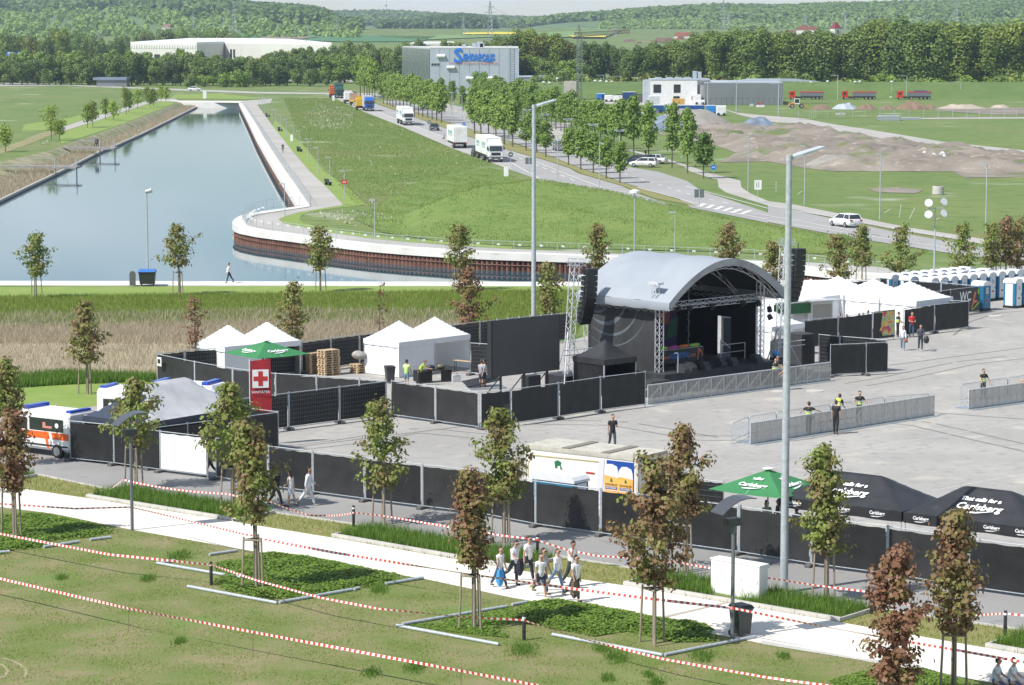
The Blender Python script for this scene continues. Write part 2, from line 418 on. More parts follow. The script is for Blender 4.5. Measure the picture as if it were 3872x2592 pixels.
for(a,b2,c2,d2)in zip(quay[:-1],quay[1:],qi[1:],qi[:-1]):
 mb.slab([d2,c2,b2,a],-2.6,0.06)
structure(mb.build('quay',PALECONC))
mb=MB()
inner=[]
def offset(P,d):
 out=[]
 for i in range(len(P)):
  a,b2=P[max(0,i-1)],P[min(len(P)-1,i+1)]
  dx,dy=b2[0]-a[0],b2[1]-a[1];L=math.hypot(dx,dy)
  out.append((P[i][0]-dy/L*d,P[i][1]+dx/L*d))
 return out
dense=resample(rwall[:7],30)[:-1]+resample(rwall[6:16],40)[:-1]+resample(rwall[15:],70)
inn=offset(dense,1.5)
for a,b2,c2,d2 in zip(dense[:-1],dense[1:],inn[1:],inn[:-1]):
 mb.slab([a,b2,c2,d2],-0.62,0.10)
structure(mb.build('wall_cap',PALECONC))
far=[on(nat(0,0,1640,936)),on(nat(0,0,2190,942))]
mb=MB();mb.slab([far[0],far[1],(far[1][0],far[1][1]+16),(far[0][0]-10,far[0][1]+16)],-2.4,0.05)
structure(mb.build('lake_end_quay',PALECONC))
pile=mat('rusted_sheet_pile',(0.13,0.055,0.036),0.75,col2=(0.20,0.10,0.07),scale=1.5,world_co=True,speck=[(0.5,0.6,0.75,(0.07,0.04,0.03))])
cur=resample(rwall[9:],1600);V,F=[],[]
cin=offset(cur,0.16);cin2=offset(cur,0.50);prof_=[cin,cin,cin,cin,cin2,cin2,cin2,cin2]
for i in range(len(cur)):
 p=prof_[i%8][i];V+=[(*p,-2.5),(*p,-0.6)]
for i in range(len(cur)-1):F.append((2*i,2*i+2,2*i+3,2*i+1))
structure(npobj('sheet_pile_wall',V,F,pile))
cur=offset(resample(rwall[:10],120),.3);V=[q_ for p in cur for q_ in((*p,-2.5),(*p,-0.6))];F=[(2*i,2*i+2,2*i+3,2*i+1)for i in range(len(cur)-1)]
structure(npobj('lake_wall',V,F,pile))
ward=resample(rwall[13:24],60);wo=offset(ward,0.1)
mb=MB();mb.pipe([(*p,-1.1)for p in wo],0.05,5)
structure(mb.build('wall_rail',pile))
prom_out=[nat(0,0,2215,925),nat(0,1,150,905),nat(0,1,130,945),nat(0,1,10,960),nat(0,1,150,1150),nat(0,1,330,1380),nat(0,1,490,1568),nat(1,1,640,140),nat(1,1,800,310),nat(1,1,640,335),nat(1,1,400,375),nat(1,1,270,410),nat(1,1,205,440),nat(1,1,250,475),nat(1,1,400,508),nat(1,1,700,565),nat(1,1,1030,612),nat(1,1,1400,648),nat(1,1,1800,680),nat(1,1,2342,712),nat(1,2,700,742),nat(1,2,1700,790),nat(1,3,400,835),nat(1,3,1100,885),nat(1,3,1300,905)]
prom_out=[on(p)for p in prom_out]
structure(sheet('promenade',[(p[0],p[1])for p in offset(dense,1.2)]+prom_out[::-1],GRAVELM,0.0))
def strip(name,L,Rr,m,z):return structure(sheet(name,L+Rr[::-1],m,z))
strip('lake_path',[G(0,0,490,1195),G(0,0,800,1085),G(0,0,1000,1030),G(0,0,1300,940),G(0,0,1440,908),G(0,0,1600,905)],[G(0,0,540,1215),G(0,0,880,1110),G(0,0,1080,1040),G(0,0,1350,955),G(0,0,1500,918),G(0,0,1640,925)],GRAVELM,0.02)
strip('trodden_track',[G(0,0,-100,1400),G(0,0,200,1290),G(0,0,350,1225),G(0,0,490,1190)],[G(0,0,0,1415),G(0,0,300,1310),G(0,0,440,1250),G(0,0,545,1216)],mat('trodden_earth',(0.27,0.235,0.12),0.95,col2=(0.2,0.2,0.08),scale=0.2,world_co=True),0.02)
strip('lakeside_grass',[G(0,0,545,1216),G(0,0,880,1112),G(0,0,1080,1044),G(0,0,1350,958),G(0,0,1500,922)],[G(0,0,560,1318),G(0,0,1000,1178),G(0,0,1250,1086),G(0,0,1500,985),G(0,0,1600,945)],BRIGHTG,0.01)
strip('mown_strip',[G(0,0,220,1140),G(0,0,640,1080),G(0,0,900,1010),G(0,0,950,1000)],[G(0,0,200,1200),G(0,0,500,1190),G(0,0,800,1080),G(0,0,1000,1028)],BRIGHTG,0.008)
structure(sheet('mown_grass',[G(0,0,1600,868),G(0,0,2000,858),G(0,1,100,905),G(0,0,2200,908),G(0,0,1550,903)],BRIGHTG,0.01))
strip('promenade_verge',[G(0,1,150,1150),G(0,1,330,1380),G(0,1,490,1568),G(1,1,640,140),G(1,1,800,310)],[G(0,1,180,1100),G(0,1,430,1330),G(0,1,620,1568),G(1,1,800,120),G(1,1,1010,310)],BRIGHTG,0.012)
strip('promenade_verge',[G(1,1,800,312),G(1,1,640,337),G(1,1,400,377),G(1,1,270,412),G(1,1,205,442),G(1,1,250,477),G(1,1,400,510),G(1,1,700,567),G(1,1,1030,614),G(1,1,1400,650),G(1,1,2342,714)],[G(1,1,1010,312),G(1,1,760,335),G(1,1,500,372),G(1,1,420,400),G(1,1,395,440),G(1,1,430,475),G(1,1,560,505),G(1,1,760,545),G(1,1,1030,585),G(1,1,1400,620),G(1,1,2342,690)],BRIGHTG,0.012)
strip('far_road',[G(0,0,-400,758),G(0,0,0,760),G(0,0,600,777),G(0,0,1200,800),G(0,0,1900,826),G(0,1,0,842),G(0,1,700,852),G(0,1,1500,858)],[G(0,0,-400,790),G(0,0,0,790),G(0,0,600,786),G(0,0,1200,812),G(0,0,1900,842),G(0,1,0,858),G(0,1,700,866),G(0,1,1500,872)],GRAVELM,0.03)
strip('motorway',[at(nat(0,1,-100,752),1100)[:2],at(nat(0,1,1000,765),1100)[:2]],[at(nat(0,1,-100,775),1060)[:2],at(nat(0,1,1000,790),1060)[:2]],GRAVELM,0.05)
LA=[G(0,1,640,862),G(0,1,740,908),G(0,1,1000,1032),G(0,1,1350,1168),G(0,1,1800,1362),G(0,1,2342,1562),G(1,2,360,120),G(1,2,1000,255),G(1,2,1530,345),G(1,2,2342,478),G(1,3,0,468),G(1,3,700,600),G(1,3,1660,752),G(1,3,2342,846),G(1,3,3100,950)]
RA=[G(0,1,820,862),G(0,1,905,880),G(0,1,1085,948),G(0,1,1440,1072),G(0,1,1960,1258),G(0,1,2342,1388),G(0,2,280,1462),G(0,2,520,1540),G(1,2,600,20),G(1,2,1000,135),G(1,2,1150,210)]
strip('main_road',LA[:9],RA[:11]+[G(1,2,1530,335)],ROADF,0.02)
RB=[G(0,1,960,862),G(0,1,1290,905),G(0,1,1700,1000),G(0,1,2342,1175),G(0,2,560,1338),G(0,2,800,1435),G(0,2,1060,1530),G(1,2,1330,5),G(1,2,1600,90),G(1,2,1730,180),G(1,2,2342,382),G(1,3,0,305),G(1,3,600,440),G(1,3,1110,548),G(1,3,1680,652),G(1,3,2342,765),G(1,3,3100,890)]
LB=[G(0,1,900,862),G(0,1,1105,915),G(0,1,1440,1020),G(0,1,2000,1195),G(0,1,2342,1300),G(0,2,300,1410),G(0,2,640,1545),G(1,2,780,15),G(1,2,1000,100),G(1,2,1150,145),G(1,2,1530,255),G(1,2,1640,335),G(1,2,2342,476)]
strip('second_road',LB+LA[10:],RB,ROADF,0.028)
strip('road_footway',[G(0,1,640,866),G(0,1,740,908),G(0,1,1000,1032),G(0,1,1350,1168),G(0,1,1800,1362),G(0,1,2342,1562)],[G(0,1,690,868),G(0,1,800,908),G(0,1,1100,1022),G(0,1,1450,1150),G(0,1,1900,1335),G(0,1,2342,1500)],mat('footway_paving',(0.40,0.385,0.36),0.9,col2=(0.35,0.34,0.32),scale=0.2,world_co=True),0.035)
strip('road_verge',[G(0,1,1000,905),G(0,1,1090,945),G(0,1,1440,1070),G(0,1,1960,1254),G(0,1,2342,1384),G(0,2,280,1458),G(0,2,520,1535),G(1,2,640,25),G(1,2,1000,132),G(1,2,1300,250),G(1,2,1700,325)],[G(0,1,1030,895),G(0,1,1115,922),G(0,1,1440,1026),G(0,1,2000,1202),G(0,1,2342,1308),G(0,2,300,1416),G(0,2,640,1550),G(1,2,780,22),G(1,2,1000,105),G(1,2,1150,150),G(1,2,1640,300)],VERGEM,0.04)
strip('footpath',[G(0,2,1050,1380),G(0,2,1290,1440),G(0,2,1560,1520),G(1,2,1620,0),G(1,2,1700,30),G(1,2,1880,80),G(1,2,1890,150),G(1,2,1960,200),G(1,2,2342,318),G(1,3,200,345),G(1,3,800,468),G(1,3,1300,560),G(1,3,2342,720)],[G(0,2,1080,1372),G(0,2,1400,1450),G(0,2,1690,1545),G(1,2,1750,0),G(1,2,1850,30),G(1,2,2090,90),G(1,2,2100,150),G(1,2,2180,205),G(1,2,2342,275),G(1,3,200,300),G(1,3,800,420),G(1,3,1300,520),G(1,3,2342,680)],GRAVELM,0.03)
for k in range(34):
 t=k/34;a=lerp(G(0,1,1290,905),G(0,1,2342,1175),t);b2=lerp(G(0,1,1200,868),G(0,2,250,1140),t)
 if k%1==0:
  q=lerp(a,b2,0.15);r_=lerp(a,b2,0.85);h_=1.1
  structure(sheet('parking_verge',[(q[0],q[1]-h_),(r_[0],r_[1]-h_),(r_[0],r_[1]+h_),(q[0],q[1]+h_)],VERGEM,0.045))if k%2==0 else None
strip('parking_lot',[G(0,1,1000,862),G(0,1,1290,905),G(0,1,1700,1000),G(0,1,2342,1175),G(0,2,200,1240),G(0,2,420,1290)],[G(0,1,1200,862),G(0,1,1600,920),G(0,1,1900,985),G(0,2,0,1085),G(0,2,480,1130),G(0,2,620,1240)],GRAVELM,0.022)
strip('site_lane',[at(nat(0,2,0,1120),545)[:2],G(0,2,480,1128),G(0,2,900,1060),G(0,2,1700,960)],[G(0,2,0,1200),G(0,2,480,1148),G(0,2,900,1080),G(0,2,1700,985)],GRAVELM,0.024)
strip('yard',[G(0,2,300,905),G(0,2,1250,905),G(0,2,1800,950)],[G(0,2,300,935),G(0,2,1250,965),G(0,2,1800,975)],GRAVELM,0.02)
strip('gravel_road',[G(0,2,1900,990),G(0,2,2060,1035),G(0,2,2342,1062),G(0,3,330,1087),G(0,3,540,1130),G(0,3,1000,1200),G(0,3,1600,1300),G(0,3,2342,1378),G(0,3,3000,1450)],[G(0,2,1950,1010),G(0,2,2100,1060),G(0,2,2342,1112),G(0,3,400,1172),G(0,3,950,1272),G(0,3,1500,1342),G(0,3,2100,1392),G(0,3,2342,1424),G(0,3,3000,1520)],GRAVELM,0.03)
def marks(name,A,B,n,fill,w,z):
 mb=MB()
 for k in range(n):
  a,b2=lerp(A,B,k/n),lerp(A,B,(k+fill)/n);d=Vector((b2[0]-a[0],b2[1]-a[1],0)).normalized();q=Vector((-d.y,d.x,0))*w/2
  mb.quad((a[0]-q.x,a[1]-q.y,z),(b2[0]-q.x,b2[1]-q.y,z),(b2[0]+q.x,b2[1]+q.y,z),(a[0]+q.x,a[1]+q.y,z))
 return structure(mb.build(name,LINEM))
marks('lane_marking',G(0,1,1105,985),G(0,1,2342,1420),42,.4,.22,.05)
marks('lane_marking',G(0,1,2342,1420),G(1,2,620,110),8,.5,.22,.05)
marks('edge_marking',G(0,1,800,905),G(0,1,2342,1498),1,1,.18,.05)
marks('edge_marking',G(0,1,2342,1498),G(1,2,270,78),1,1,.18,.05)
marks('edge_marking',G(0,1,2342,1388),G(1,2,480,25),1,1,.15,.05)
marks('edge_marking',G(1,2,480,25),G(1,2,820,150),1,1,.18,.05)
marks('lane_marking',G(0,2,40,1285),G(1,2,1690,235),26,.4,.22,.05)
marks('lane_marking',G(1,2,1690,235),G(1,2,2050,315),3,.4,.22,.05)
marks('edge_marking',G(1,2,1150,150),G(1,2,1660,290),1,1,.18,.05)
marks('edge_marking',G(1,2,1660,290),G(1,3,1040,595),1,1,.2,.055)
marks('lane_marking',G(1,3,940,578),G(1,3,2342,830),5,.35,.2,.055)
marks('edge_marking',G(1,2,1590,140),G(1,2,2342,345),1,1,.2,.055)
marks('edge_marking',G(1,3,0,318),G(1,3,2342,735),1,1,.2,.055)
marks('edge_marking',G(1,3,0,455),G(1,3,2342,815),1,1,.2,.055)
marks('hatch_line',G(1,2,1740,325),G(1,2,2342,445),1,1,.2,.055)
for k in range(6):
 a=lerp(G(1,2,1760,300),G(1,2,2230,370),k/5.5);b2=lerp(G(1,2,1710,330),G(1,2,2130,405),k/5.5)
 marks('hatch_marking',b2,a,1,1,.55,.06)
for k in range(5):
 marks('hatch_marking',lerp(G(1,2,820,155),G(1,2,950,210),k/4),lerp(G(1,2,965,148),G(1,2,1070,212),k/4),1,1,.6,.06)
hm=[on(p)for p in(nat(1,1,1100,330),nat(1,1,1500,90),nat(0,1,2150,1540),nat(1,2,150,110),nat(1,2,800,225),nat(1,2,1500,365),nat(1,2,2342,500),nat(1,3,560,590),nat(1,3,900,660),nat(1,3,500,760),nat(1,3,0,760),nat(1,2,1800,735),nat(1,2,700,715),nat(1,1,2300,685),nat(1,1,1650,640),nat(1,1,1150,560),nat(1,1,900,440))]
HMA=np.array(hm)
crest=[(on(nat(1,1,1900,560),0),0.3)]
cl=[(at(nat(1,1,1500,330),296),0),(at(nat(1,1,2000,150),306),0),(at(nat(1,2,250,80),314),0),(at(nat(1,2,800,158),308),0),(at(nat(1,2,1200,245),300),0),(at(nat(1,2,1600,345),291),0),(at(nat(1,2,2000,432),282),0),(at(nat(1,2,2342,492),276),0),(at(nat(1,3,500,575),268),0)]
CX=np.array([c[0][0]for c in cl]);CY=np.array([c[0][1]for c in cl]);CZ=np.array([max(0.0,c[0][2])for c in cl])
def polydist(P,X,Y):
 d=np.full(len(X),1e9);P=np.asarray(P)
 for i in range(len(P)):
  a,b2=P[i],P[(i+1)%len(P)];e=b2-a;t=np.clip(((X-a[0])*e[0]+(Y-a[1])*e[1])/(e@e),0,1)
  d=np.minimum(d,np.hypot(X-a[0]-t*e[0],Y-a[1]-t*e[1]))
 return d
def zmound(X,Y):
 de=polydist(HMA,X,Y);de=np.where(inpoly(HMA,X,Y),de,0)
 u=X/Y;cu=CX/CY
 yc=np.interp(u,cu,CY);zc=np.interp(u,cu,CZ,left=0.2)
 dcr=np.abs(Y-yc)
 s=de/(de+dcr+1e-3)
 s=s*s*(3-2*s)
 return zc*s+0.12*np.sin(X*0.7+Y*0.4)*np.minimum(1,de/4)*0.5
MOUNDM=mat('mound_grass',(0.115,0.185,0.032),0.9,col2=(0.155,0.215,0.046),scale=0.16,world_co=True,bump=0.9,bscale=1.6,speck=[(0.7,0.55,0.75,(0.075,0.15,0.024)),(2.2,0.68,0.78,(0.24,0.26,0.12))])
structure(sheet('grass_mound',hm,MOUNDM,0.05,zf=zmound,step=3.0,edge=3.0))
q=sample(hm,45000)
stuff(blades('mound_grass',q,0.16,0.09,GRASS_A,zf=lambda x,y:zmound(x,y)+.03),'long grass covering the mound beside the road','grass')
mead=[G(0,1,250,900),G(0,1,700,905),G(0,1,1340,1168),G(0,1,2150,1510),G(1,1,1500,90),G(1,1,1100,330),G(1,1,900,300),G(0,1,650,1568),G(0,1,430,1320)]
q=sample(mead,60000)
stuff(blades('meadow_grass',q,0.13,0.13,GRASS_A),'long green grass on the meadow between lake and road','grass')
fl=np.vstack([sample([G(0,1,560,950),G(0,1,900,1000),G(0,1,860,1180),G(0,1,560,1180),G(0,1,430,1080)],900),sample(mead,500),sample([G(1,1,420,380),G(1,1,900,350),G(1,1,1900,560),G(1,1,900,500)],260)])
stuff(blades('white_flowers',fl,0.28,0.26,FLOWER,lean=0.9),'patches of pale flower heads scattered in the lake meadow','flowers')
TB=2.05
backrow=[G(1,1,420,1558,TB),G(1,1,950,1490,TB),G(1,1,2050,1375,TB),G(1,2,0,1343,TB),G(1,2,530,1290,TB)]
strip('quay_lawn',[G(1,0,-900,1062),G(1,0,0,1062),G(1,0,2342,1052),G(1,1,2342,1052),G(1,2,700,1056),G(1,3,1200,1010)],[G(1,0,-900,1150),G(1,0,0,1150),G(1,0,2342,1120),G(1,1,2342,1095),G(1,2,700,1100),G(1,3,1200,1040)],BRIGHTG,0.012)
slope=[G(1,0,-900,1150),G(1,0,0,1150),G(1,0,2342,1120),G(1,1,2342,1095),G(1,2,700,1100),G(1,2,600,1480),backrow[3],G(1,1,2342,1420),G(1,1,1200,1440),G(1,1,0,1420),G(1,0,1200,1430),G(1,0,-900,1480)]
structure(sheet('grass_slope',slope,mat('slope_grass',(0.12,0.175,0.036),0.9,col2=(0.165,0.205,0.055),scale=0.22,world_co=True),0.008))
q=sample(slope,100000)
stuff(blades('slope_grass',q,0.30,0.05,GRASS_A),'tall green grass on the slope below the quay','grass')
reed=[G(1,0,-900,1440),G(1,0,1200,1420),G(1,1,0,1390),G(1,1,1200,1400),G(1,1,1900,1400),backrow[2],backrow[1],backrow[0],G(2,0,1432,330),G(2,0,1000,310),G(2,0,600,310),G(2,0,150,350),G(2,0,-600,380)]
structure(sheet('reed_bed',reed,REEDG,0.010))
tr_=sample([G(1,0,-900,1330),G(1,0,1200,1310),G(1,1,0,1280),G(1,1,1200,1290),G(1,1,1900,1300),G(1,1,1900,1420),G(1,0,-900,1450)],9000);stuff(blades('reeds',tr_,.55,.05,REEDB,lean=.7),'thin tan reeds mixed into the foot of the grass slope','reeds')
q=sample(reed,110000);q=q[(nr.rand(len(q))<0.25+0.75*(q[:,1]>np.percentile(q[:,1],55)))]
stuff(blades('reeds',q,0.5,0.04,REEDB,lean=0.9),'dry tan reeds filling the basin behind the white tents','reeds')
near_g=[G(2,0,-600,330),G(2,0,150,340),G(2,0,600,305),G(2,0,1000,300),G(2,0,1425,330),G(2,0,1425,390),G(2,0,850,588),G(2,0,0,690),G(2,0,-600,735)]
structure(sheet('basin_verge',near_g,BRIGHTG,0.014))
q=sample([G(2,0,-600,330),G(2,0,150,335),G(2,0,600,300),G(2,0,1425,330),G(2,0,1425,360),G(2,0,600,390),G(2,0,0,430)],9000)
stuff(blades('verge_grass',q,0.55,0.08,GRASS_D),'tall green grass edging the reed basin behind the ambulance','grass')
plaza=[G(2,0,-800,745),G(2,0,0,690),G(2,0,850,588),G(2,0,1425,392),backrow[0],backrow[1],backrow[2],backrow[3],backrow[4],G(1,2,1600,1250),G(1,3,0,1120),G(1,3,470,1035,2.05),G(1,3,1110,960,2.05),G(1,3,1700,900),G(1,3,2342,862),G(1,3,3100,900),(75,150),(40,75),G(3,3,2900,1150),G(3,3,2150,1042),G(3,3,1330,922),G(3,2,1010,486),G(3,1,880,96),G(2,0,980,1345),G(2,0,480,1240),G(2,0,0,1145),G(2,0,-800,990)]
structure(sheet('festival_ground',plaza,PLAZAM,0.016))
nearrow=[(2,0,645,1085),(2,0,1045,1128),(2,0,1470,1190),(2,0,1905,1245),(2,1,120,1340),(2,1,525,1393),(2,1,1000,1458),(2,1,1525,1525),(3,1,2040,20),(3,2,215,122),(3,2,812,206),(3,2,1440,290),(3,2,2075,378),(3,3,395,486),(3,3,1090,580),(3,3,1830,700),(3,3,2640,815)]
nearrow=[G(*a)for a in nearrow]
edge=[G(3,3,2900,1150),G(3,3,2150,1042),G(3,3,1330,922),G(3,2,1010,486),G(3,1,880,96),G(2,0,980,1345),G(2,0,480,1240),G(2,0,0,1145),G(2,0,-800,990)]
structure(sheet('service_road',edge+[G(2,0,-800,800),G(2,0,0,800),G(2,0,640,1000)]+[(p[0]+.4,p[1]+.6)for p in nearrow],ROADM,0.022))
mb=MB()
for a,b2 in zip(edge[:-1],edge[1:]):
 d=Vector((b2[0]-a[0],b2[1]-a[1],0)).normalized();q=Vector((d.y,-d.x,0))*0.06
 mb.slab([(a[0]-q.x,a[1]-q.y),(b2[0]-q.x,b2[1]-q.y),(b2[0]+q.x,b2[1]+q.y),(a[0]+q.x,a[1]+q.y)],0,0.07)
structure(mb.build('edge_kerb',CONC))
for a,b2,w in((G(2,2,100,855),G(2,2,1560,640),.05),(G(2,2,1560,640),G(2,2,2342,530),.05),(G(2,3,640,1010),G(2,3,2342,735),.06),(G(2,2,1740,1225),G(2,2,2342,1130),.05),(G(2,3,0,1130),G(2,3,330,1070),.05),(G(2,3,1500,1360),G(2,3,2342,1210),.06),(G(2,2,1790,985),G(2,2,2130,930),.05),(G(2,3,0,540),G(2,3,1100,380),.04)):
 marks('bay_line',a,b2,1,1,w,.028)
TYRE=mat('tyre_rubber_mark',(0.20,0.193,0.18),0.9,col2=(0.26,0.25,0.235),scale=1.2,alpha=.5)
def arc(P,w=.22):
 mb=MB();P=resample(P,24)
 for k in range(23):
  a,b2=P[k],P[k+1];d=Vector((b2[0]-a[0],b2[1]-a[1],0)).normalized();q=Vector((-d.y,d.x,0))*w/2
  for o_ in(0,1.6):mb.quad(*[(p[0]+q.x*s/1-d.y*o_,p[1]+q.y*s+d.x*o_,.0265)for p,s in((a,-1),(b2,-1),(b2,1),(a,1))])
 structure(mb.build('tyre_mark',TYRE))
arc([G(1,3,1700,1500),G(1,3,1850,1380),G(1,3,2100,1300),G(1,3,2342,1280)]);arc([G(2,3,700,700),G(2,3,1300,760),G(2,3,1900,900),G(2,3,2342,1000)]);arc([G(2,2,100,750),G(2,2,900,760),G(2,2,1700,900),G(2,3,300,900),G(2,3,1000,760)]);arc([G(2,1,300,1000),G(2,1,900,930),G(2,1,1500,830),G(2,1,2000,880)]);arc([G(2,3,900,400),G(2,3,1300,330),G(2,3,1900,200),G(2,3,2342,150)])
JOINT=mat('dark_joint',(0.16,0.155,0.145),0.9,col2=(0.2,0.19,0.18),scale=1)
for a,b2 in((G(2,1,230,975),G(2,1,1900,770)),(G(2,3,1110,212),G(2,3,2342,50)),(G(1,3,1760,1290),G(1,3,2342,1250)),(G(2,3,1450,640),G(2,3,2342,705))):
 o=marks('drain_joint',a,b2,1,1,.12,.027);o.data.materials[0]=JOINT
for(c_,w_)in((G(2,3,430,447),.55),(G(2,3,105,452),.5),(G(1,3,2080,1328),.55)):
 mb=MB();mb.lathe([(w_,0.0),(w_,0.035)],18);o=mb.build('manhole_cover',CONC);o.location=(c_[0],c_[1],0.015);structure(o)
pu=[G(2,0,-900,1155),G(2,0,0,1310),G(2,0,785,1425),G(3,0,2160,78),G(3,1,690,220),G(3,2,60,520),G(3,2,1015,657),G(3,3,660,995),G(3,3,1985,1228),G(3,3,2900,1390)]
pl=[G(3,0,-900,-180),G(3,0,0,-60),G(3,0,480,0),G(3,0,1210,150),G(3,0,2200,325),G(3,1,1560,602),G(3,2,0,770),G(3,2,1200,975),G(3,2,2240,1180),G(3,3,800,1335),G(3,3,1700,1490),G(3,3,2900,1690)]
strip('gravel_path',pu,pl,PATHM,0.018)
verge=pu+edge
structure(sheet('path_verge',pu+edge,VERGEM,0.010))
structure(sheet('lawn',pl+[(40,60),(-40,60)],LAWNM,0.012))
strip('path_edge',[G(3,3,-60,1160),G(3,3,800,1318),G(3,3,1400,1400)],[G(3,3,-60,1195),G(3,3,800,1336),G(3,3,1400,1420)],CONC,0.024)
strip('path_drain',[G(3,2,1370,945),G(3,2,1940,815)],[G(3,2,1410,955),G(3,2,1975,820)],mat('drain_gravel',(0.42,0.37,0.31),0.9,col2=(0.35,0.31,0.26),scale=4),0.026)
def bed(A,B,back,sides=(True,True)):
 """kerbed planting bed: front kerb A-B, bed reaches back to the asphalt"""
 d=Vector((B[0]-A[0],B[1]-A[1])).normalized();q=Vector((-d.y,d.x))
 A2,B2=(A[0]+q.x*back,A[1]+q.y*back),(B[0]+q.x*back,B[1]+q.y*back)
 mb=MB();w=0.16
 nst=int(dist(A,B)/1.0)
 for k in range(nst):
  a,b2=lerp(A,B,k/nst),lerp(A,B,(k+0.985)/nst)
  mb.slab([a,b2,(b2[0]+q.x*w,b2[1]+q.y*w),(a[0]+q.x*w,a[1]+q.y*w)],0,0.17)
 for P,P2,sgn,on_ in((A,A2,1,sides[0]),(B,B2,-1,sides[1])):
  if on_:mb.slab([(P[0]+q.x*w,P[1]+q.y*w),(P2[0],P2[1]),(P2[0]+d.x*.08*sgn,P2[1]+d.y*.08*sgn),(P[0]+q.x*w+d.x*.08*sgn,P[1]+q.y*w+d.y*.08*sgn)][::sgn],0,0.16)
 structure(mb.build('bed_kerb',CONC))
 P=[A,B,B2,A2]
 structure(sheet('bed_soil',[(A[0]+q.x*w,A[1]+q.y*w),(B[0]+q.x*w,B[1]+q.y*w),B2,A2],mat('bed_grass',(0.09,0.15,0.03),0.95,col2=(0.14,0.15,0.05),scale=2,world_co=True),0.10))
 return[(A[0]+q.x*.3+d.x*.1,A[1]+q.y*.3+d.y*.1),(B[0]+q.x*.3-d.x*.1,B[1]+q.y*.3-d.y*.1),(B2[0]-d.x*.1,B2[1]-d.y*.1),(A2[0]+d.x*.1,A2[1]+d.y*.1)]
BEDS=[bed(G(2,0,785,1420),G(3,0,2160,75),2.5),bed(G(3,1,690,215),G(3,2,60,515),2.5),bed(G(3,2,1015,655),G(3,3,660,992),2.5),bed(G(3,3,1985,1225),G(3,3,2900,1380),2.4,(True,False)),bed(G(2,0,-700,1180),G(2,0,0,1290),2.4)]
for i,P in enumerate(BEDS):
 L=dist(P[0],P[1]);q=sample(P,int(1500*L/2.2))
 if i==2:
  cbx=np.array(G(3,2,2040,760));q=q[np.hypot(q[:,0]-cbx[0],q[:,1]-cbx[1])>0.9]
 stuff(blades('bed_grass',q,0.42,0.032,GRASS_D,zf=lambda x,y:np.full(len(x),.09),lean=0.5),'tall green grass in the %s kerbed bed along the gravel path, counted from the left'%('second','third','fourth','fifth','first')[i],'grass')
q=sample(pu+edge,16000)
stuff(blades('verge_grass',q,0.13,0.03,GRASS_A,lean=0.6),'short yellowish grass on the verge between the beds','grass')
lw=sample(pl[1:]+[(26,82),(-26,82)],120000)
nz=np.sin(lw[:,0]*1.7+1.3*np.sin(lw[:,1]*.9))+np.sin(lw[:,1]*2.3+lw[:,0]*.8)+nr.randn(len(lw))*.9
lw=lw[nz>-0.2]
stuff(blades('lawn_grass',lw,0.07,0.035,GRASS_A,lean=1.2),'short worn grass of the lawn in the foreground','grass')
def clover(name,P,n,h,label):
 q=sample(P,n);A=np.asarray(P)
 de=polydist(A,q[:,0],q[:,1]);kp=(np.sin(q[:,0]*2.3+1.7*np.sin(q[:,1]*1.1))+np.sin(q[:,1]*1.9+q[:,0])+nr.randn(n)*.9+1.6*np.clip(de/.9,0,1)>.1);q,de=q[kp],de[kp];n=len(q)
 hh=.8*h*np.clip(de/0.5,.25,1)*(0.75+0.35*np.sin(q[:,0]*3.1)*np.cos(q[:,1]*2.3))
 z=nr.uniform(0.15,1,n)*hh;s=nr.uniform(.03,.06,n);a=nr.rand(n)*6.28;tl=nr.uniform(-.5,.5,(n,2))
 V=np.zeros((n,4,3))
 for k,(du,dv)in enumerate(((-1,0),(0,-1),(1,0),(0,1))):
  dx,dy=du*s*1.3,dv*s
  V[:,k,0]=q[:,0]+dx*np.cos(a)-dy*np.sin(a);V[:,k,1]=q[:,1]+dx*np.sin(a)+dy*np.cos(a);V[:,k,2]=z+dx*tl[:,0]+dy*tl[:,1]+.02
 return stuff(npobj(name,V.reshape(-1,3),np.arange(4*n).reshape(n,4),CLOVER,tint=np.repeat(nr.rand(n),4)),label,'clover')
clover('clover',[G(3,1,-160,400),G(3,1,140,350),G(3,1,640,420),G(3,1,1500,600),G(3,1,860,715),G(3,1,200,810),G(3,0,2150,760),G(3,0,1950,640),G(3,0,1980,450),G(3,0,2200,400)],26000,0.24,'dark green clover around the tree inside the pipe square left of centre')
clover('clover',[G(3,2,130,810),G(3,2,480,790),G(3,2,1000,880),G(3,2,1300,950),G(3,2,1760,1010),G(3,2,1900,1100),G(3,2,1850,1180),G(3,2,1500,1180),G(3,2,1050,1080),G(3,2,750,1130),G(3,2,300,1040),G(3,2,-60,970)],22000,0.26,'dark green clover bed beside the path at the walking group')
clover('clover',[G(3,0,-300,20),G(3,0,400,0),G(3,0,900,100),G(3,0,1150,160),G(3,0,700,240),G(3,0,380,310),G(3,0,60,370),G(3,0,-300,420)],20000,0.22,'dark green clover around the staked tree at the left edge')
clover('clover',[G(3,3,560,1530),G(3,3,900,1440),G(3,3,1430,1420),G(3,3,1900,1560),G(3,3,2200,1640),G(3,3,1800,1800),G(3,3,800,1800)],18000,0.22,'bright green clover around the dark red maple at the lower right')
clover('clover',[G(3,1,1400,1030),G(3,1,2000,915),G(3,1,2342,850),G(3,2,0,960),G(3,1,2300,1140),G(3,1,1700,1075)],9000,0.13,'low clover and weeds around the leaning staked tree in the middle')
tuf=[]
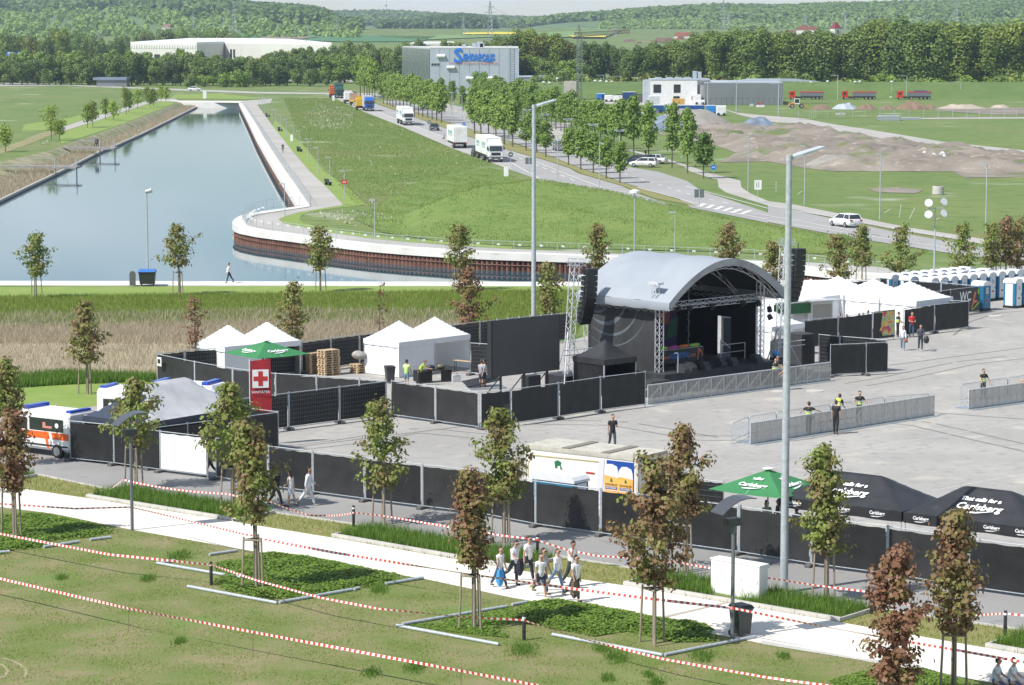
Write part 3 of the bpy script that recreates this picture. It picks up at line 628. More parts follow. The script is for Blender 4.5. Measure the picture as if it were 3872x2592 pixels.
for(r_,c_,x,y,w_)in((3,2,100,1255,.7),(3,2,960,1320,.6),(3,2,1740,1310,.6),(3,2,880,1510,.35),(3,2,1250,1480,.25),(3,1,1130,700,.5),(3,1,1060,1460,.4),(3,1,1450,1415,.5),(3,3,140,1310,.3),(3,2,830,1240,.5),(3,2,1330,1552,.4),(3,0,1640,390,.6),(3,0,1350,600,.4),(3,0,560,590,.3),(3,0,1640,1175,.3)):
 g=G(r_,c_,x,y);k=int(900*w_)
 tuf.append(np.c_[g[0]+nr.randn(k)*w_*.35,g[1]+nr.randn(k)*w_*.8])
tuf=np.vstack(tuf)
stuff(blades('weed_tufts',tuf,0.16,0.035,GRASS_D,lean=0.8),'scattered dark green weed tufts on the foreground lawn','weeds')
mb=MB()
for(pts_)in(((30,1325),(110,1345),(180,1380),(230,1420),(240,1460),(225,1500)),((0,1375),(50,1410),(75,1445),(40,1490),(0,1510))):
 P=[G(3,0,*p)for p in pts_]
 for a,b2 in zip(P[:-1],P[1:]):
  d=Vector((b2[0]-a[0],b2[1]-a[1])).normalized();q=Vector((-d.y,d.x))*.06
  mb.quad((a[0]-q.x,a[1]-q.y,.02),(b2[0]-q.x,b2[1]-q.y,.02),(b2[0]+q.x,b2[1]+q.y,.02),(a[0]+q.x,a[1]+q.y,.02))
structure(mb.build('worn_track',mat('worn_earth',(0.34,0.29,0.2),0.95,col2=(0.26,0.24,0.12),scale=2,world_co=True)))
dirt=[G(0,2,1300,1215),G(0,2,1720,1188),G(0,2,2342,1180),G(0,3,320,1185),G(0,3,600,1200),G(0,3,950,1275),G(0,3,1500,1348),G(0,3,2100,1400),G(0,3,2900,1500),G(1,3,2900,60),G(1,3,2342,40),G(1,3,1700,5),G(0,3,600,1568),G(0,3,330,1540),G(0,3,0,1480),G(0,2,1900,1490),G(0,2,2050,1400),G(0,2,1850,1330),G(0,2,1600,1290)]
DA=np.array(dirt)
def zdirt(X,Y):
 de=polydist(DA,X,Y)
 z=np.abs(np.sin(X*.21+1.7*np.sin(Y*.06))*np.cos(Y*.115+.8*np.sin(X*.13)))*0.9+np.abs(np.sin(X*.55+Y*.21)*np.sin(Y*.33-X*.3))*0.6+nr.rand(len(X))*.6+np.abs(np.sin(X*1.3+Y*.7))*.4
 return z*np.clip(de/5,0,1)*np.where(Y<400,.35,1)
structure(sheet('bare_soil',dirt,DIRTM,0.03,zf=zdirt,step=1.5,edge=4.0))
for P,nm in(([G(1,3,1700,10),G(1,3,2342,15),G(1,3,2900,25),G(1,3,2900,75),G(1,3,2342,52),G(1,3,1800,62)],'bare_soil'),([G(1,3,900,160),G(1,3,1200,150),G(1,3,1420,175),G(1,3,1350,205),G(1,3,1000,195)],'bare_soil'),([G(0,3,1500,990),G(0,3,2900,985),G(0,3,2900,1062),G(0,3,2050,1050),G(0,3,1560,1015)],'ploughed_soil'),([G(0,3,1230,1085),G(0,3,1800,1075),G(0,3,2900,1075),G(0,3,2900,1086),G(0,3,1420,1092)],'gravel_strip')):
 structure(sheet(nm,P,DIRTM if nm!='gravel_strip' else GRAVELM,0.03))
ey0,ey1=on(nat(0,3,1000,912))[1],832.0
ez=at(nat(0,3,1000,755),ey1)[2]
V,F=[],[]
xs=np.linspace(on(nat(0,2,180,912))[0],420,90)
prof=[(ey0,0),(ey0+4,ez*.18),(ey0+12,ez*.6),(ey1-6,ez*.97),(ey1,ez),(ey1+8,ez),(ey1+40,ez*.3)]
for x in xs:
 for(y,z)in prof:V.append((x,y+rnd.uniform(-.3,.3),z+rnd.uniform(-.12,.12)))
k=len(prof)
for i in range(len(xs)-1):
 for j in range(k-1):F.append((i*k+j,(i+1)*k+j,(i+1)*k+j+1,i*k+j+1))
structure(npobj('embankment',V,F,mat('embankment_grass',(0.085,0.145,0.03),0.9,col2=(0.11,0.17,0.04),scale=0.12,world_co=True,bump=.6,bscale=.8,speck=[(0.5,.58,.75,(.075,.11,.025))]),smooth=True))
FIELDC={'field_green':((0.06,0.16,0.06),(0.07,0.18,0.07)),'field_light':((0.13,0.24,0.06),(0.16,0.26,0.08)),'field_brown':((0.26,0.20,0.14),(0.22,0.17,0.12)),'field_yellow':((0.62,0.52,0.04),(0.55,0.46,0.04))}
def field(kind,P,lift=0.5):
 Q=[onfar(dp(*p))for p in P]
 m=mat(kind,FIELDC[kind][0],0.95,col2=FIELDC[kind][1],scale=0.01,world_co=True)
 structure(sheet('field',Q,m,lift,zf=lambda X,Y:zfar(Y)+0*X))
field('field_green',[(540,76),(700,80),(900,83),(1000,84),(960,97),(780,97),(540,90)])
field('field_brown',[(600,87),(730,86.5),(690,92),(590,91)],1.0)
field('field_light',[(860,83.5),(1140,80),(1180,84),(980,92),(900,88)])
field('field_yellow',[(1057,78),(1140,76.5),(1190,77.5),(1190,82),(1060,82)],1.2)
field('field_light',[(1150,82),(1300,57),(1420,52),(1420,72),(1390,85),(1160,90)],0.8)
field('field_yellow',[(1300,85),(1385,85.5),(1385,89),(1310,89)],1.4)
HILLM=mat('hill_meadow',(0.12,0.19,0.06),0.95,col2=(0.09,0.15,0.05),scale=0.006,world_co=True)
def hill(name,sky_,y0,yr,y1=None):
 """a ridge whose crest is seen along sky_ (display pixels), foot at y0, crest at depth yr"""
 y1=y1 or yr+700
 xs=np.linspace(sky_[0][0],sky_[-1][0],70);yy=np.interp(xs,[p[0]for p in sky_],[p[1]for p in sky_])
 ts=np.linspace(0,1,16);V=[]
 for x,y in zip(xs,yy):
  px,py,pz=at(dp(x,y+15),yr);u=px/py
  for t in ts:
   Y=y0+(yr-y0)*t;z0=float(zfar(Y));s_=t*t*(3-2*t)*.55+t*.45
   V.append((u*Y,Y,z0-3+(max(pz,z0-1)-z0+3)*s_ if t<1 else max(pz,z0-1)))
  V.append((u*y1,y1,max(0,pz*.5)))
 k=len(ts)+1;F=[(i*k+j,(i+1)*k+j,(i+1)*k+j+1,i*k+j+1)for i in range(len(xs)-1)for j in range(k-1)]
 o=structure(npobj(name,V,F,HILLM,smooth=True));A=np.array(V).reshape(len(xs),k,3)[:,:-1]
 return A
H_MID=hill('hills',[(700,46),(745,27),(800,25),(870,24),(950,27),(1010,32),(1080,35),(1170,38),(1230,40),(1300,46)],4200,6200)
H_FAR=hill('hills',[(1150,44),(1260,36),(1340,33),(1500,38),(1700,44)],6600,8200)
H_LEFT=hill('hills',[(-260,6),(-60,3),(20,9),(130,7),(300,4),(520,2),(585,14),(650,17),(700,21),(745,28),(765,44),(800,60),(812,86),(825,92)],2150,3600)
H_DARK=hill('hills',[(868,90),(880,76),(930,56),(985,41),(1050,34),(1100,38),(1122,50),(1128,73),(1132,90)],3300,4200)
H_RIGHT=hill('hills',[(1165,84),(1190,50),(1240,41),(1300,34),(1370,30),(1460,22),(1560,16),(1620,12),(1760,14),(1900,10),(2000,7),(2200,3),(2600,0)],2900,4200)
# ================================================================ TREES
LEAF8=np.array([(0,-.55),(.45,-.35),(.28,0),(.5,.3),(0,.62),(-.5,.3),(-.28,0),(-.45,-.35)])
LEAF4=np.array([(0,-.6),(.5,0),(0,.6),(-.5,0)])
LEAF5=np.array([(-.2,-.55),(.5,-.3),(.42,.45),(-.25,.55),(-.55,.05)])
def leafgeo(P,Nn,S,shape,rs):
 """one flat leaf per point, facing Nn"""
 n,k=len(P),len(shape)
 Nn=Nn/(np.linalg.norm(Nn,axis=1)[:,None]+1e-9)
 A=np.cross(Nn,rs.randn(n,3));A/=np.linalg.norm(A,axis=1)[:,None]+1e-9
 B=np.cross(Nn,A)
 V=P[:,None,:]+S[:,None,None]*(shape[None,:,0:1]*A[:,None,:]+shape[None,:,1:2]*B[:,None,:])
 return V.reshape(-1,3),np.arange(n*k).reshape(n,k)
LEAF_MAPLE=leafmat('maple_leaves',(0.215,0.285,0.06),(0.255,0.145,0.09),0.32)
LEAF_GREEN=leafmat('green_leaves',(0.175,0.275,0.05),(0.275,0.375,0.09),0.35)
LEAF_WOOD=leafmat('wood_leaves',(0.125,0.182,0.048),(0.205,0.262,0.085),0.32)
def tree_parts(seed,H,zb,W,nbr=26,per=13,ls=0.17,red=0.3,shape=LEAF8,lm=None,gap=0.12,trunk_r=0.045,up=0.55,spread=1.0,nodes=4):
 """trunk + limbs mesh, leaf mesh: H height, zb crown base, W crown half width"""
 rs=np.random.RandomState(seed);lm=lm or LEAF_MAPLE
 mb=MB();bx,by=rs.uniform(-.04,.04,2)*H
 def ax(z):t=z/H;return np.array([bx*t*t,by*t*t,z])
 zz=np.linspace(0,H*.97,8)
 for a,b in zip(zz[:-1],zz[1:]):mb.tube(ax(a),ax(b),trunk_r*(1-.85*a/H),trunk_r*(1-.85*b/H),7)
 P,Nn=[],[]
 for i in range(nbr):
  t=(i+rs.rand())/nbr;z=zb+(H-zb)*t*.96
  az=i*2.4+rs.uniform(-.5,.5)
  prof=min(1,(.42+1.7*t))*max(.12,(1-t))**.62*1.18
  if rs.rand()<gap:prof*=1.3 if rs.rand()<.5 else.4
  L=W*prof*rs.choice([rs.uniform(.45,.8),rs.uniform(.8,1.2)]);el=up+rs.uniform(-.25,.25)
  d=np.array([math.cos(az)*math.cos(el),math.sin(az)*math.cos(el),math.sin(el)])
  o=ax(max(zb*.9,z-L*.45));e=o+d*L/max(.3,math.cos(el))*.95
  mb.tube(o,e,max(.006,trunk_r*.32),.004,4,cap=False)
  for j in range(nodes):
   s=.42+.58*(j+rs.rand()*.5)/(nodes-.5)
   c=o+(e-o)*min(1,s)
   m=per
   q=rs.randn(m,3)*np.array([1,1,.62])*ls*1.05*spread
   P.append(c+q+np.array([0,0,-.25])*ls*(np.hypot(q[:,0],q[:,1])/ls)[:,None]**1.5*.5)
   Nn.append(q*.9+np.array([d[0]*.5,d[1]*.5,.9])*ls+rs.randn(m,3)*ls*.55)
 P,Nn=np.vstack(P),np.vstack(Nn);n=len(P)
 V,F=leafgeo(P,Nn,ls*rs.uniform(.7,1.25,n),shape,rs)
 tz=(P[:,2]-zb)/(H-zb)
 tint=np.clip(red+rs.randn(n)*.22+.25*np.sin(P[:,0]*3+seed)*np.cos(P[:,2]*2.1+seed),0,1)
 return mb,(V,F,lm,np.repeat(tint,shape.shape[0]))
def tree(name,label,group,g,parts,color=(1,1,1,1),rz=0.0,cat='tree'):
 t=thing(name,label,cat,(*g,0)if len(g)==2 else g,rz,group)
 mb,(V,F,lm,tint)=parts
 a=mb.build('trunk',BARK,t,smooth=True)
 c=npobj('crown',V,F,lm,t,tint=tint);c.color=color
 return t
def stakes(g,rz,label,h=2.0,w=0.42,kind=3):
 t=thing('tree_stakes',label,'tree stakes',(*g,0.0),rz,'timber stakes holding up young trees')
 pos=[(w*math.cos(a),w*math.sin(a))for a in((R(100),R(220),R(340))if kind==3 else(R(0),R(180)))]
 tops=[]
 for x,y in pos:
  mb=MB();mb.tube((x*1.22,y*1.22,-.1),(x,y,h+.12),.045,.04,7);mb.build('stake',WOOD,t,smooth=True);tops.append((x,y,h))
 mb=MB();mb.tube((0,-.06,-.1),(0.02,-.05,h+.55),.075,.06,8);mb.build('support_pole',WOOD,t,smooth=True)
 mb=MB()
 for a,b in zip(tops,tops[1:]+tops[:1]):mb.tube(a,b,.04,.04,6)
 mb.build('crossbar',WOOD,t)
 mb=MB();mb.lathe([(.09,h-.05),(.11,h),(.09,h+.06)],8);mb.build('tie',RUBBER,t)
 return t
def hgt(base,top):
 g=on(base);return at((base[0],top[1]),g[1])[2]
MAPLES=[(2,0,60,130,640,1130,300,.30,1,3,'olive green maple at the left edge, behind the red-brown one'),(2,0,120,590,1290,1780,350,.85,1,3,'red-brown maple at the left edge in the clover beside the gravel path'),(2,0,1235,320,930,1340,430,.22,1,3,'green maple in front of the navy tent, beside the solar lamp'),(2,0,2120,340,1080,1540,440,.15,1,3,'light green maple in front of the red flag, right behind a taller reddish one'),(2,0,2333,700,1580,2258,400,.42,1.2,3,'two-tone maple inside the pipe square left of centre'),(2,1,1160,500,1290,1670,440,.22,.85,3,'airy green maple before the black fence, centre left'),(2,1,2260,590,1430,1840,400,.32,1.1,3,'green maple in front of the left end of the beer container'),(2,1,1985,1150,2010,2620,330,.72,1.1,3,'slim reddish maple with a leaning stake, left of the walking group'),(2,2,1570,735,1560,2110,400,.66,1.2,3,'bronze maple covering the right end of the beer container'),(2,2,1290,1050,2140,2755,560,.68,1.3,3,'wide bronze maple in the clover right of the walking group'),(2,3,520,915,1880,2370,430,.30,1.3,3,'olive maple right of the tall lamp post, beside the white cabinet'),(3,3,1135,235,1540,1760,520,1.0,1.15,3,'dark red maple at the lower right, nearest to the camera'),(3,3,1690,-70,1010,1640,430,.72,1.2,3,'red-brown maple at the lower right, above the two seated people'),(1,0,330,555,925,1160,220,.12,1,3,'green maple on the quay lawn, leftmost of that row'),(1,0,1635,485,850,1135,270,.38,1,3,'green maple on the quay lawn, right of the waste container'),(1,1,590,500,870,1105,250,.28,1,3,'full green maple on the quay lawn, in front of the rusty lake wall'),(2,0,795,-400,140,470,270,.52,1,3,'brownish maple on the grass verge left of the fenced tents'),(1,0,1790,1140,1570,1890,180,.95,.35,3,'sparse purple maple in front of the left white tents'),(1,1,325,995,1500,1640,300,.50,.8,3,'olive and red maple behind the left pair of white tents'),(1,1,1130,1000,1440,1560,160,.95,.12,0,'nearly bare young maple in front of the reeds'),(1,1,1860,480,860,1095,240,.32,1,3,'green maple on the quay lawn, above a purple one'),(1,1,1950,870,1400,1560,300,.80,1,3,'purple maple behind the central white tents'),(1,2,340,830,1290,1400,250,.32,.9,3,'green maple behind the video screen, right of the tall lamp post'),(1,2,780,480,850,1085,200,.50,1,3,'slim bronze maple behind the left loudspeaker tower'),(1,2,1990,475,800,1085,220,.60,1,3,'bronze maple showing over the stage roof'),(1,3,45,640,1010,1150,240,.50,1,3,'bronze maple between stage roof and right lamp post'),(1,3,640,570,980,1085,250,.45,1,3,'bronze maple over the backstage tents, leftmost of that row'),(1,3,855,485,850,995,210,.33,1,3,'bronze-green maple over the backstage tents, second of that row'),(1,3,1205,475,930,1090,270,.22,1,3,'light green maple left of the floodlight mast'),(1,3,1775,465,880,1010,240,.15,1,3,'green maple behind the portable toilets, right of the floodlight mast'),(1,3,2040,460,860,985,210,.25,1,3,'dark green maple behind the portable toilets near the right edge'),(1,3,2170,405,820,975,210,.70,1,3,'red-brown maple behind the portable toilets near the right edge'),(1,3,2275,425,860,960,230,.60,1,3,'bronze maple behind the toilets at the right edge'),]
for i,(r_,c_,x,top,cb,base,wpx,red,dens,st,lab)in enumerate(MAPLES):
 bp_,tp_,cp_=nat(r_,c_,x,base),nat(r_,c_,x,top),nat(r_,c_,x,cb)
 g=on(bp_);H=hgt(bp_,tp_);zb=hgt(bp_,cp_);W=wpx*KZ/FPX*g[1]/2
 k=1 if g[1]<150 else.62
 parts=tree_parts(100+i,H,zb-.05,W*1.5,nbr=int((36 if dens>.5 else 22)*(0.8+.2*(H-zb)/3)),per=max(1,int(24*dens*k)),ls=.135 if g[1]<150 else.165,red=red,spread=1.3 if dens>.5 else 1.0,nodes=3,gap=.35)
 rr=1-.25*max(0,red-.5)
 tree('maple_tree',lab,'young maples on the festival grounds',g,parts,(1.0,rr,rr,1))
 if st:stakes(g,rnd.uniform(0,2),'timber stakes of the '+' '.join(lab.split(',')[0].split()[:12]),h=min(2.0,zb*.98)if g[1]<150 else 1.9)
LP=[(50,1150,1390,150,1.25),(470,975,1290,260,1.3),(545,1110,1275,110,1.0),(800,955,1172,100,.9),(850,930,1165,115,.85),(965,905,1095,80,.8),(1040,935,1105,150,1.4),(1155,800,1050,120,.85),(1180,850,1032,100,.8),(1260,815,1000,120,1.4),(1345,800,955,90,.8),(1372,830,985,80,.9),(1405,815,975,90,1.0),(1475,790,932,90,1.2),(1518,800,935,80,1.3)]
for i,(x,top,base,w_,br)in enumerate(LP):
 b_,t_=nat(0,0,x,base),nat(0,0,x,top);g=on(b_);H=hgt(b_,t_)
 kind='pale yellow-green' if br>1.1 else('mid green' if br>.87 else 'grey-green')
 parts=tree_parts(300+i,H,H*.28,w_*KZ/FPX*g[1]/2*1.2,nbr=24,per=9,ls=.30,red=.4,shape=LEAF4,lm=LEAF_GREEN,trunk_r=.08,up=.8,nodes=3,spread=1.2)
 tree('path_tree','%s young tree beside the lake path, %s from the near end'%(kind,ord_(i)),'young trees along the lake path',g,parts,(br,br*.92,br*.7,1))
AV=[tree_parts(500+i,10,3.2,2.2,nbr=34,per=13,ls=.36,red=.45,shape=LEAF5,lm=LEAF_GREEN,gap=.3,trunk_r=.16,up=.75,nodes=4,spread=1.1)for i in range(6)]
AVM=[]
for mb,(V,F,lm,tint)in AV:
 t=mb.build('trunk',BARK,None,True);c=npobj('crown',V,F,lm,None,tint=tint)
 AVM.append((t.data,c.data));bpy.data.objects.remove(t);bpy.data.objects.remove(c)
def quick_tree(name,label,group,g,meshes,s,rz,color,z=0.0,cat='tree'):
 e=thing(name,label,cat,(g[0],g[1],z),rz,group);e.scale=s
 for nm,me in zip(('trunk','crown'),meshes):
  o=link(bpy.data.objects.new(nm,me),e)
  if nm=='crown':o.color=color
 return e
row1=[nat(0,1,*p)for p in((1165,952),(1200,962),(1226,972),(1252,984),(1281,992),(1316,1000),(1350,1004),(1381,1008),(1412,1016),(1448,1045),(1487,1058),(1525,1075),(1570,1086),(1611,1100),(1653,1110),(1697,1126),(2000,1228),(2057,1252),(2127,1262),(2195,1275),(2271,1325))]+[nat(0,2,*p)for p in((5,1345),)]
for i,b_ in enumerate(row1):
 g=on(b_);hh=8.7*rnd.uniform(.9,1.1)/10;v=rnd.uniform(.92,1.12)
 quick_tree('avenue_tree','bright green avenue tree on the verge beside the truck lane, %s from the far end'%ord_(i),'avenue trees on the verge by the truck lane',g,AVM[i%6],(hh*1.1,hh*1.1,hh),rnd.uniform(0,6),(v,v,v*.95,1))
row1b=[nat(0,2,*p)for p in((128,1382),(225,1402),(310,1442),(517,1516),(628,1556))]+[nat(1,2,*p)for p in((743,20),(862,70),(987,110))]
for i,b_ in enumerate(row1b):
 g=on(b_);hh=6.1*rnd.uniform(.95,1.06)/10
 quick_tree('small_avenue_tree','small round-crowned avenue tree between the two carriageways, %s from the far end'%ord_(i),'small trees between the carriageways',g,AVM[(i*5+2)%6],(hh*1.25,hh*1.25,hh),rnd.uniform(0,6),(.9,.95,.85,1))
a0,a1=G(0,2,1113,1425),G(1,2,1605,20)
row2=[(a0[0]+(a1[0]-a0[0])*t,a0[1]+(a1[1]-a0[1])*t)for t in np.linspace(-5.6,-.28,34)]
row2+=[G(0,2,1113,1425),G(0,2,1250,1502),G(0,2,1463,1535),G(1,2,1605,20)]
for i,g in enumerate(row2):
 hh=8.3*rnd.uniform(.88,1.12)/10;v=rnd.uniform(.86,1.05)
 near=i>=len(row2)-4
 quick_tree('avenue_tree','tall green tree beyond the second carriageway, %s from the near end'%ord_(len(row2)-1-i),'avenue trees beyond the second carriageway',g,AVM[(i*7+1)%6],(hh,hh,hh*(1.25 if near else 1)),rnd.uniform(0,6),(v*.95,v,v*.95,1))
row3=[lerp((a0[0]-13,a0[1]+16),(a1[0]-8,a1[1]+14),t)for t in np.linspace(-4.6,-1.4,11)]
for i,g in enumerate(row3):
 hh=.76*rnd.uniform(.85,1.1);v=rnd.uniform(.8,.98)
 quick_tree('avenue_tree','green tree between parking bays and second carriageway, %s from the near end'%ord_(len(row3)-1-i),'trees along the parking bays',(g[0]+18,g[1]+10),AVM[(i*5+3)%6],(hh,hh,hh),rnd.uniform(0,6),(v*.92,v,v*.92,1))
g=G(1,2,1750,66)
quick_tree('small_avenue_tree','dense dark round tree beside the blue cycle sign, right end of the avenue','small trees between the carriageways',g,AVM[4],(.78,.78,.66),1,(.55,.66,.55,1))
far6=[nat(0,1,*p)for p in((955,884),(990,888),(1016,892),(1036,896),(1063,902),(1087,922))]
for i,b_ in enumerate(far6):
 g=on(b_);hh=1.25*rnd.uniform(.9,1.1)
 quick_tree('avenue_tree','tall light green tree at the far bend of the main road, %s from the left'%ord_(i),'trees at the far road bend',g,AVM[i%6],(hh*.95,hh*.95,hh),rnd.uniform(0,6),(1.05,1.05,.95,1))
def belt_mesh(seed,H,W,zb,nl=18,per=130,ls=.5,tall=False):
 rs=np.random.RandomState(seed);P,Nn,T=[],[],[]
 for i in range(nl):
  t=rs.rand();a=rs.rand()*6.28
  prof=math.sin(math.pi*min(1,.12+.8*t))**.6
  rr=W*prof*rs.uniform(.3,.72);z=zb+(H-zb)*(.1+.8*t)
  c=np.array([math.cos(a)*rr,math.sin(a)*rr,z]);R0=W*rs.uniform(.34,.5)*(.75 if t>.85 else 1)
  d=rs.randn(per,3);d/=np.linalg.norm(d,axis=1)[:,None]
  P.append(c+d*R0*rs.uniform(.75,1.08,per)[:,None]*np.array([1,1,1.15 if tall else.9]));Nn.append(d+rs.randn(per,3)*.45+np.array([0,0,.25]));T.append(np.clip(.5+rs.randn()*.22+rs.randn(per)*.18,0,1))
 P,Nn,T=np.vstack(P),np.vstack(Nn),np.concatenate(T)
 V,F=leafgeo(P,Nn,ls*rs.uniform(.7,1.4,len(P)),LEAF5,rs)
 cr=npmesh('crown',V,F,LEAF_WOOD,tint=np.repeat(T,5))
 mb=MB();mb.tube((0,0,0),(0,0,H*.8),W*.07,W*.03,6)
 for k in range(4):
  a=rs.rand()*6.28;mb.tube((0,0,zb+k),(math.cos(a)*W*.5,math.sin(a)*W*.5,zb+(H-zb)*.55),W*.03,W*.012,5)
 t=mb.build('trunk',BARK,None);tm=t.data;bpy.data.objects.remove(t)
 return(tm,cr)
BROAD=[belt_mesh(700+i,12,5.2,1.2)for i in range(6)]
TALLM=[belt_mesh(720+i,24,6.2,3.0,nl=30,per=150,ls=.5,tall=True)for i in range(5)]
BUSH=[belt_mesh(740+i,5,3.6,.1,nl=9,per=90,ls=.4)for i in range(3)]
TONES={'dark green':(.82,.92,.76,1),'mid green':(1.08,1.12,.85,1),'bright green':(1.35,1.5,.95,1),'brownish':(1.35,1.12,.85,1),'blackish green':(.62,.68,.72,1),'grey-green':(1.15,1.2,1.1,1),'yellow-green':(1.4,1.35,.8,1),'pale blossoming':(2.6,2.5,2.6,1)}
def belt(name,what,group,line,n,hts,meshes,H0,tones,jitter=(3,6),wmul=1.0):
 """row of n trees; line = list of (display x, depth, display row of the tree top)"""
 xs=np.linspace(line[0][0],line[-1][0],n)
 for i,x in enumerate(xs):
  x+=rnd.uniform(-.35,.35)*(xs[1]-xs[0]if n>1 else 1)
  Y=float(np.interp(x,[p[0]for p in line],[p[1]for p in line]))+rnd.uniform(-1,1)*jitter[1]
  top=float(np.interp(x,[p[0]for p in line],[p[2]for p in line]));px=at(dp(x,top),Y);h=max(2.5,(px[2]-float(zfar(Y)))*rnd.uniform(*hts))
  tone=rnd.choice(tones);c=TONES[tone];v=rnd.uniform(.9,1.1);s=h/H0
  z=float(zfar(Y))
  quick_tree(name,'%s %s, %s from the left'%(tone,what,nth(i+1)),group,(px[0],Y),rnd.choice(meshes),(s*wmul*rnd.uniform(.9,1.15),s*wmul*rnd.uniform(.9,1.15),s),rnd.uniform(0,6.28),(c[0]*v,c[1]*v,c[2]*v,1),z)
belt('belt_tree','tree in the front belt behind the far lake road','front row of the tree belt behind the far road',[(-10,1010,133),(200,1000,130),(400,995,128),(560,985,132),(640,985,150),(740,980,156)],40,(.82,1.12),BROAD,12,['dark green','mid green','dark green','blackish green','grey-green'],wmul=.9)
belt('belt_tree','tree in the back belt behind the far lake road','back row of the tree belt behind the far road',[(-15,1045,120),(250,1040,116),(420,1040,118),(520,1035,128),(640,1035,122),(830,1030,128)],44,(.85,1.06),BROAD,12,['dark green','mid green','bright green','mid green'],wmul=.9)
belt('belt_tree','tree above the motorway left of the grey hall','trees between motorway and grey hall',[(612,1140,116),(680,1150,107),(760,1140,106),(850,1130,105),(930,1120,112)],24,(.85,1.04),BROAD,12,['mid green','dark green','brownish','grey-green','mid green'],wmul=.7)
belt('round_bush','rounded bush by the far lake road','bushes by the far road',[(440,975,168),(505,972,166),(555,968,158)],4,(.9,1.05),BUSH,5,['bright green','mid green'])
belt('belt_tree','woodland tree behind the road signs at upper left','woodland trees at the upper left',[(-10,1330,52),(60,1340,52),(150,1350,55),(230,1360,78),(310,1330,100)],34,(.6,1.03),BROAD,12,['brownish','mid green','dark green','grey-green','yellow-green'],jitter=(3,60),wmul=.6)
belt('belt_tree','tree behind the long white factory hall','trees behind the white factory hall',[(270,1650,80),(340,1660,70),(420,1670,60),(500,1680,64),(560,1690,72)],16,(.85,1.04),BROAD,12,['brownish','grey-green','bright green','mid green'],wmul=.8)
belt('belt_tree','tree in the low row across the valley','low trees across the valley',[(700,1300,98),(800,1290,92),(950,1290,94),(1150,1290,92),(1240,1290,90)],32,(.7,1.05),BROAD,12,['mid green','bright green','dark green','mid green'],wmul=.8)
belt('poplar_tree','tall dense tree right of the grey hall','tall trees right of the grey hall',[(1140,1010,78),(1190,1000,66),(1250,1000,68),(1300,1000,86)],11,(.93,1.03),TALLM,24,['brownish','yellow-green','mid green'],wmul=1.05)
belt('poplar_tree','tall dark tree behind the construction crane','dark trees behind the crane',[(1340,960,92),(1375,960,88),(1425,960,104)],5,(.95,1.03),TALLM,24,['blackish green','dark green'],wmul=.95)
HT=[(1440,880,108),(1500,885,96),(1583,885,80),(1640,885,66),(1756,880,58),(1900,880,66),(1935,878,70),(1975,876,56),(2006,875,45),(2056,875,35),(2106,873,45),(2180,870,50),(2280,870,50),(2400,870,44)]
belt('poplar_tree','tall tree on the railway embankment crest','tall trees on the railway embankment',HT,62,(.93,1.03),TALLM,24,['mid green','mid green','mid green','dark green','yellow-green'],wmul=1.2)
belt('poplar_tree','tall tree in the second rank behind the embankment','second rank of trees behind the embankment',[(x,930,t+4)for x,_,t in HT],36,(.9,1.03),TALLM,24,['mid green','dark green','grey-green'],wmul=1.1)
belt('round_bush','bush on the railway embankment crest','bushes on the railway embankment',[(1200,850,165),(1700,846,168),(2390,844,164)],44,(.6,1.1),BUSH,5,['mid green','bright green','brownish','grey-green','yellow-green'])
belt('belt_tree','tree between grey hall and crane, lower rank','lower trees between grey hall and crane',[(1160,930,130),(1240,920,132),(1315,915,130)],8,(.85,1.08),BROAD,12,['bright green','mid green'])
def wood(name,label,A,n,tr,hr,size,keep=None,seed=0,c=(1,1,1,1)):
 """n small crowns scattered over the hill grid A (columns x rows), rows limited to tr"""
 rs=np.random.RandomState(900+seed);nx,ny=A.shape[:2]
 u,v=rs.rand(n)*(nx-1.01),(tr[0]+(tr[1]-tr[0])*rs.rand(n))*(ny-1.01)
 if keep is not None:k=keep(u/nx,v/ny,rs);u,v=u[k],v[k];n=len(u)
 i,j=u.astype(int),v.astype(int);fu,fv=(u-i)[:,None],(v-j)[:,None]
 P=(A[i,j]*(1-fu)+A[i+1,j]*fu)*(1-fv)+(A[i,j+1]*(1-fu)+A[i+1,j+1]*fu)*fv
 h=rs.uniform(*hr,n);q=22
 d=rs.randn(n,q,3);d/=np.linalg.norm(d,axis=2)[:,:,None]
 C=P[:,None,:]+d*h[:,None,None]*np.array([.42,.42,.5])+np.array([0,0,1])[None,None]*h[:,None,None]*.5
 Nn=d+rs.randn(n,q,3)*.3+np.array([0,0,.3])
 V,F=leafgeo(C.reshape(-1,3),Nn.reshape(-1,3),np.repeat(h,q)*size*1.2*rs.uniform(.7,1.3,n*q),LEAF4,rs)
 cl=.35*np.sin(P[:,0]*.021+P[:,1]*.006)*np.cos(P[:,1]*.017-P[:,0]*.008);tint=np.repeat(np.clip(cl[:,None]+rs.rand(n)[:,None]*.9+rs.randn(n,q)*.12,0,1.6).ravel(),4)
 o=npobj(name,V,F,LEAF_WOOD,tint=tint);o.color=c
 return stuff(o,label,'woodland')
wood('hill_woodland','wooded slope of the long hill at the upper left',H_LEFT,7000,(.4,1.0),(8,15),.30,lambda u,v,rs:(v>.70-.3*(u>.62)+.1*np.sin(u*30))|(u>.76),1,(.95,1.08,1.0,1))
wood('hill_orchard','orchards with scattered small trees on the lower left hillside',H_LEFT,1700,(.02,.72),(5,9),.32,lambda u,v,rs:(np.sin(u*40+v*9)+rs.rand(len(u))*2>.5),2,(1.5,1.6,1.3,1))
wood('hill_woodland','distant wooded ridge in the middle of the skyline',H_MID,3800,(.3,1.0),(12,18),.30,None,3,(1.1,1.2,1.1,1))
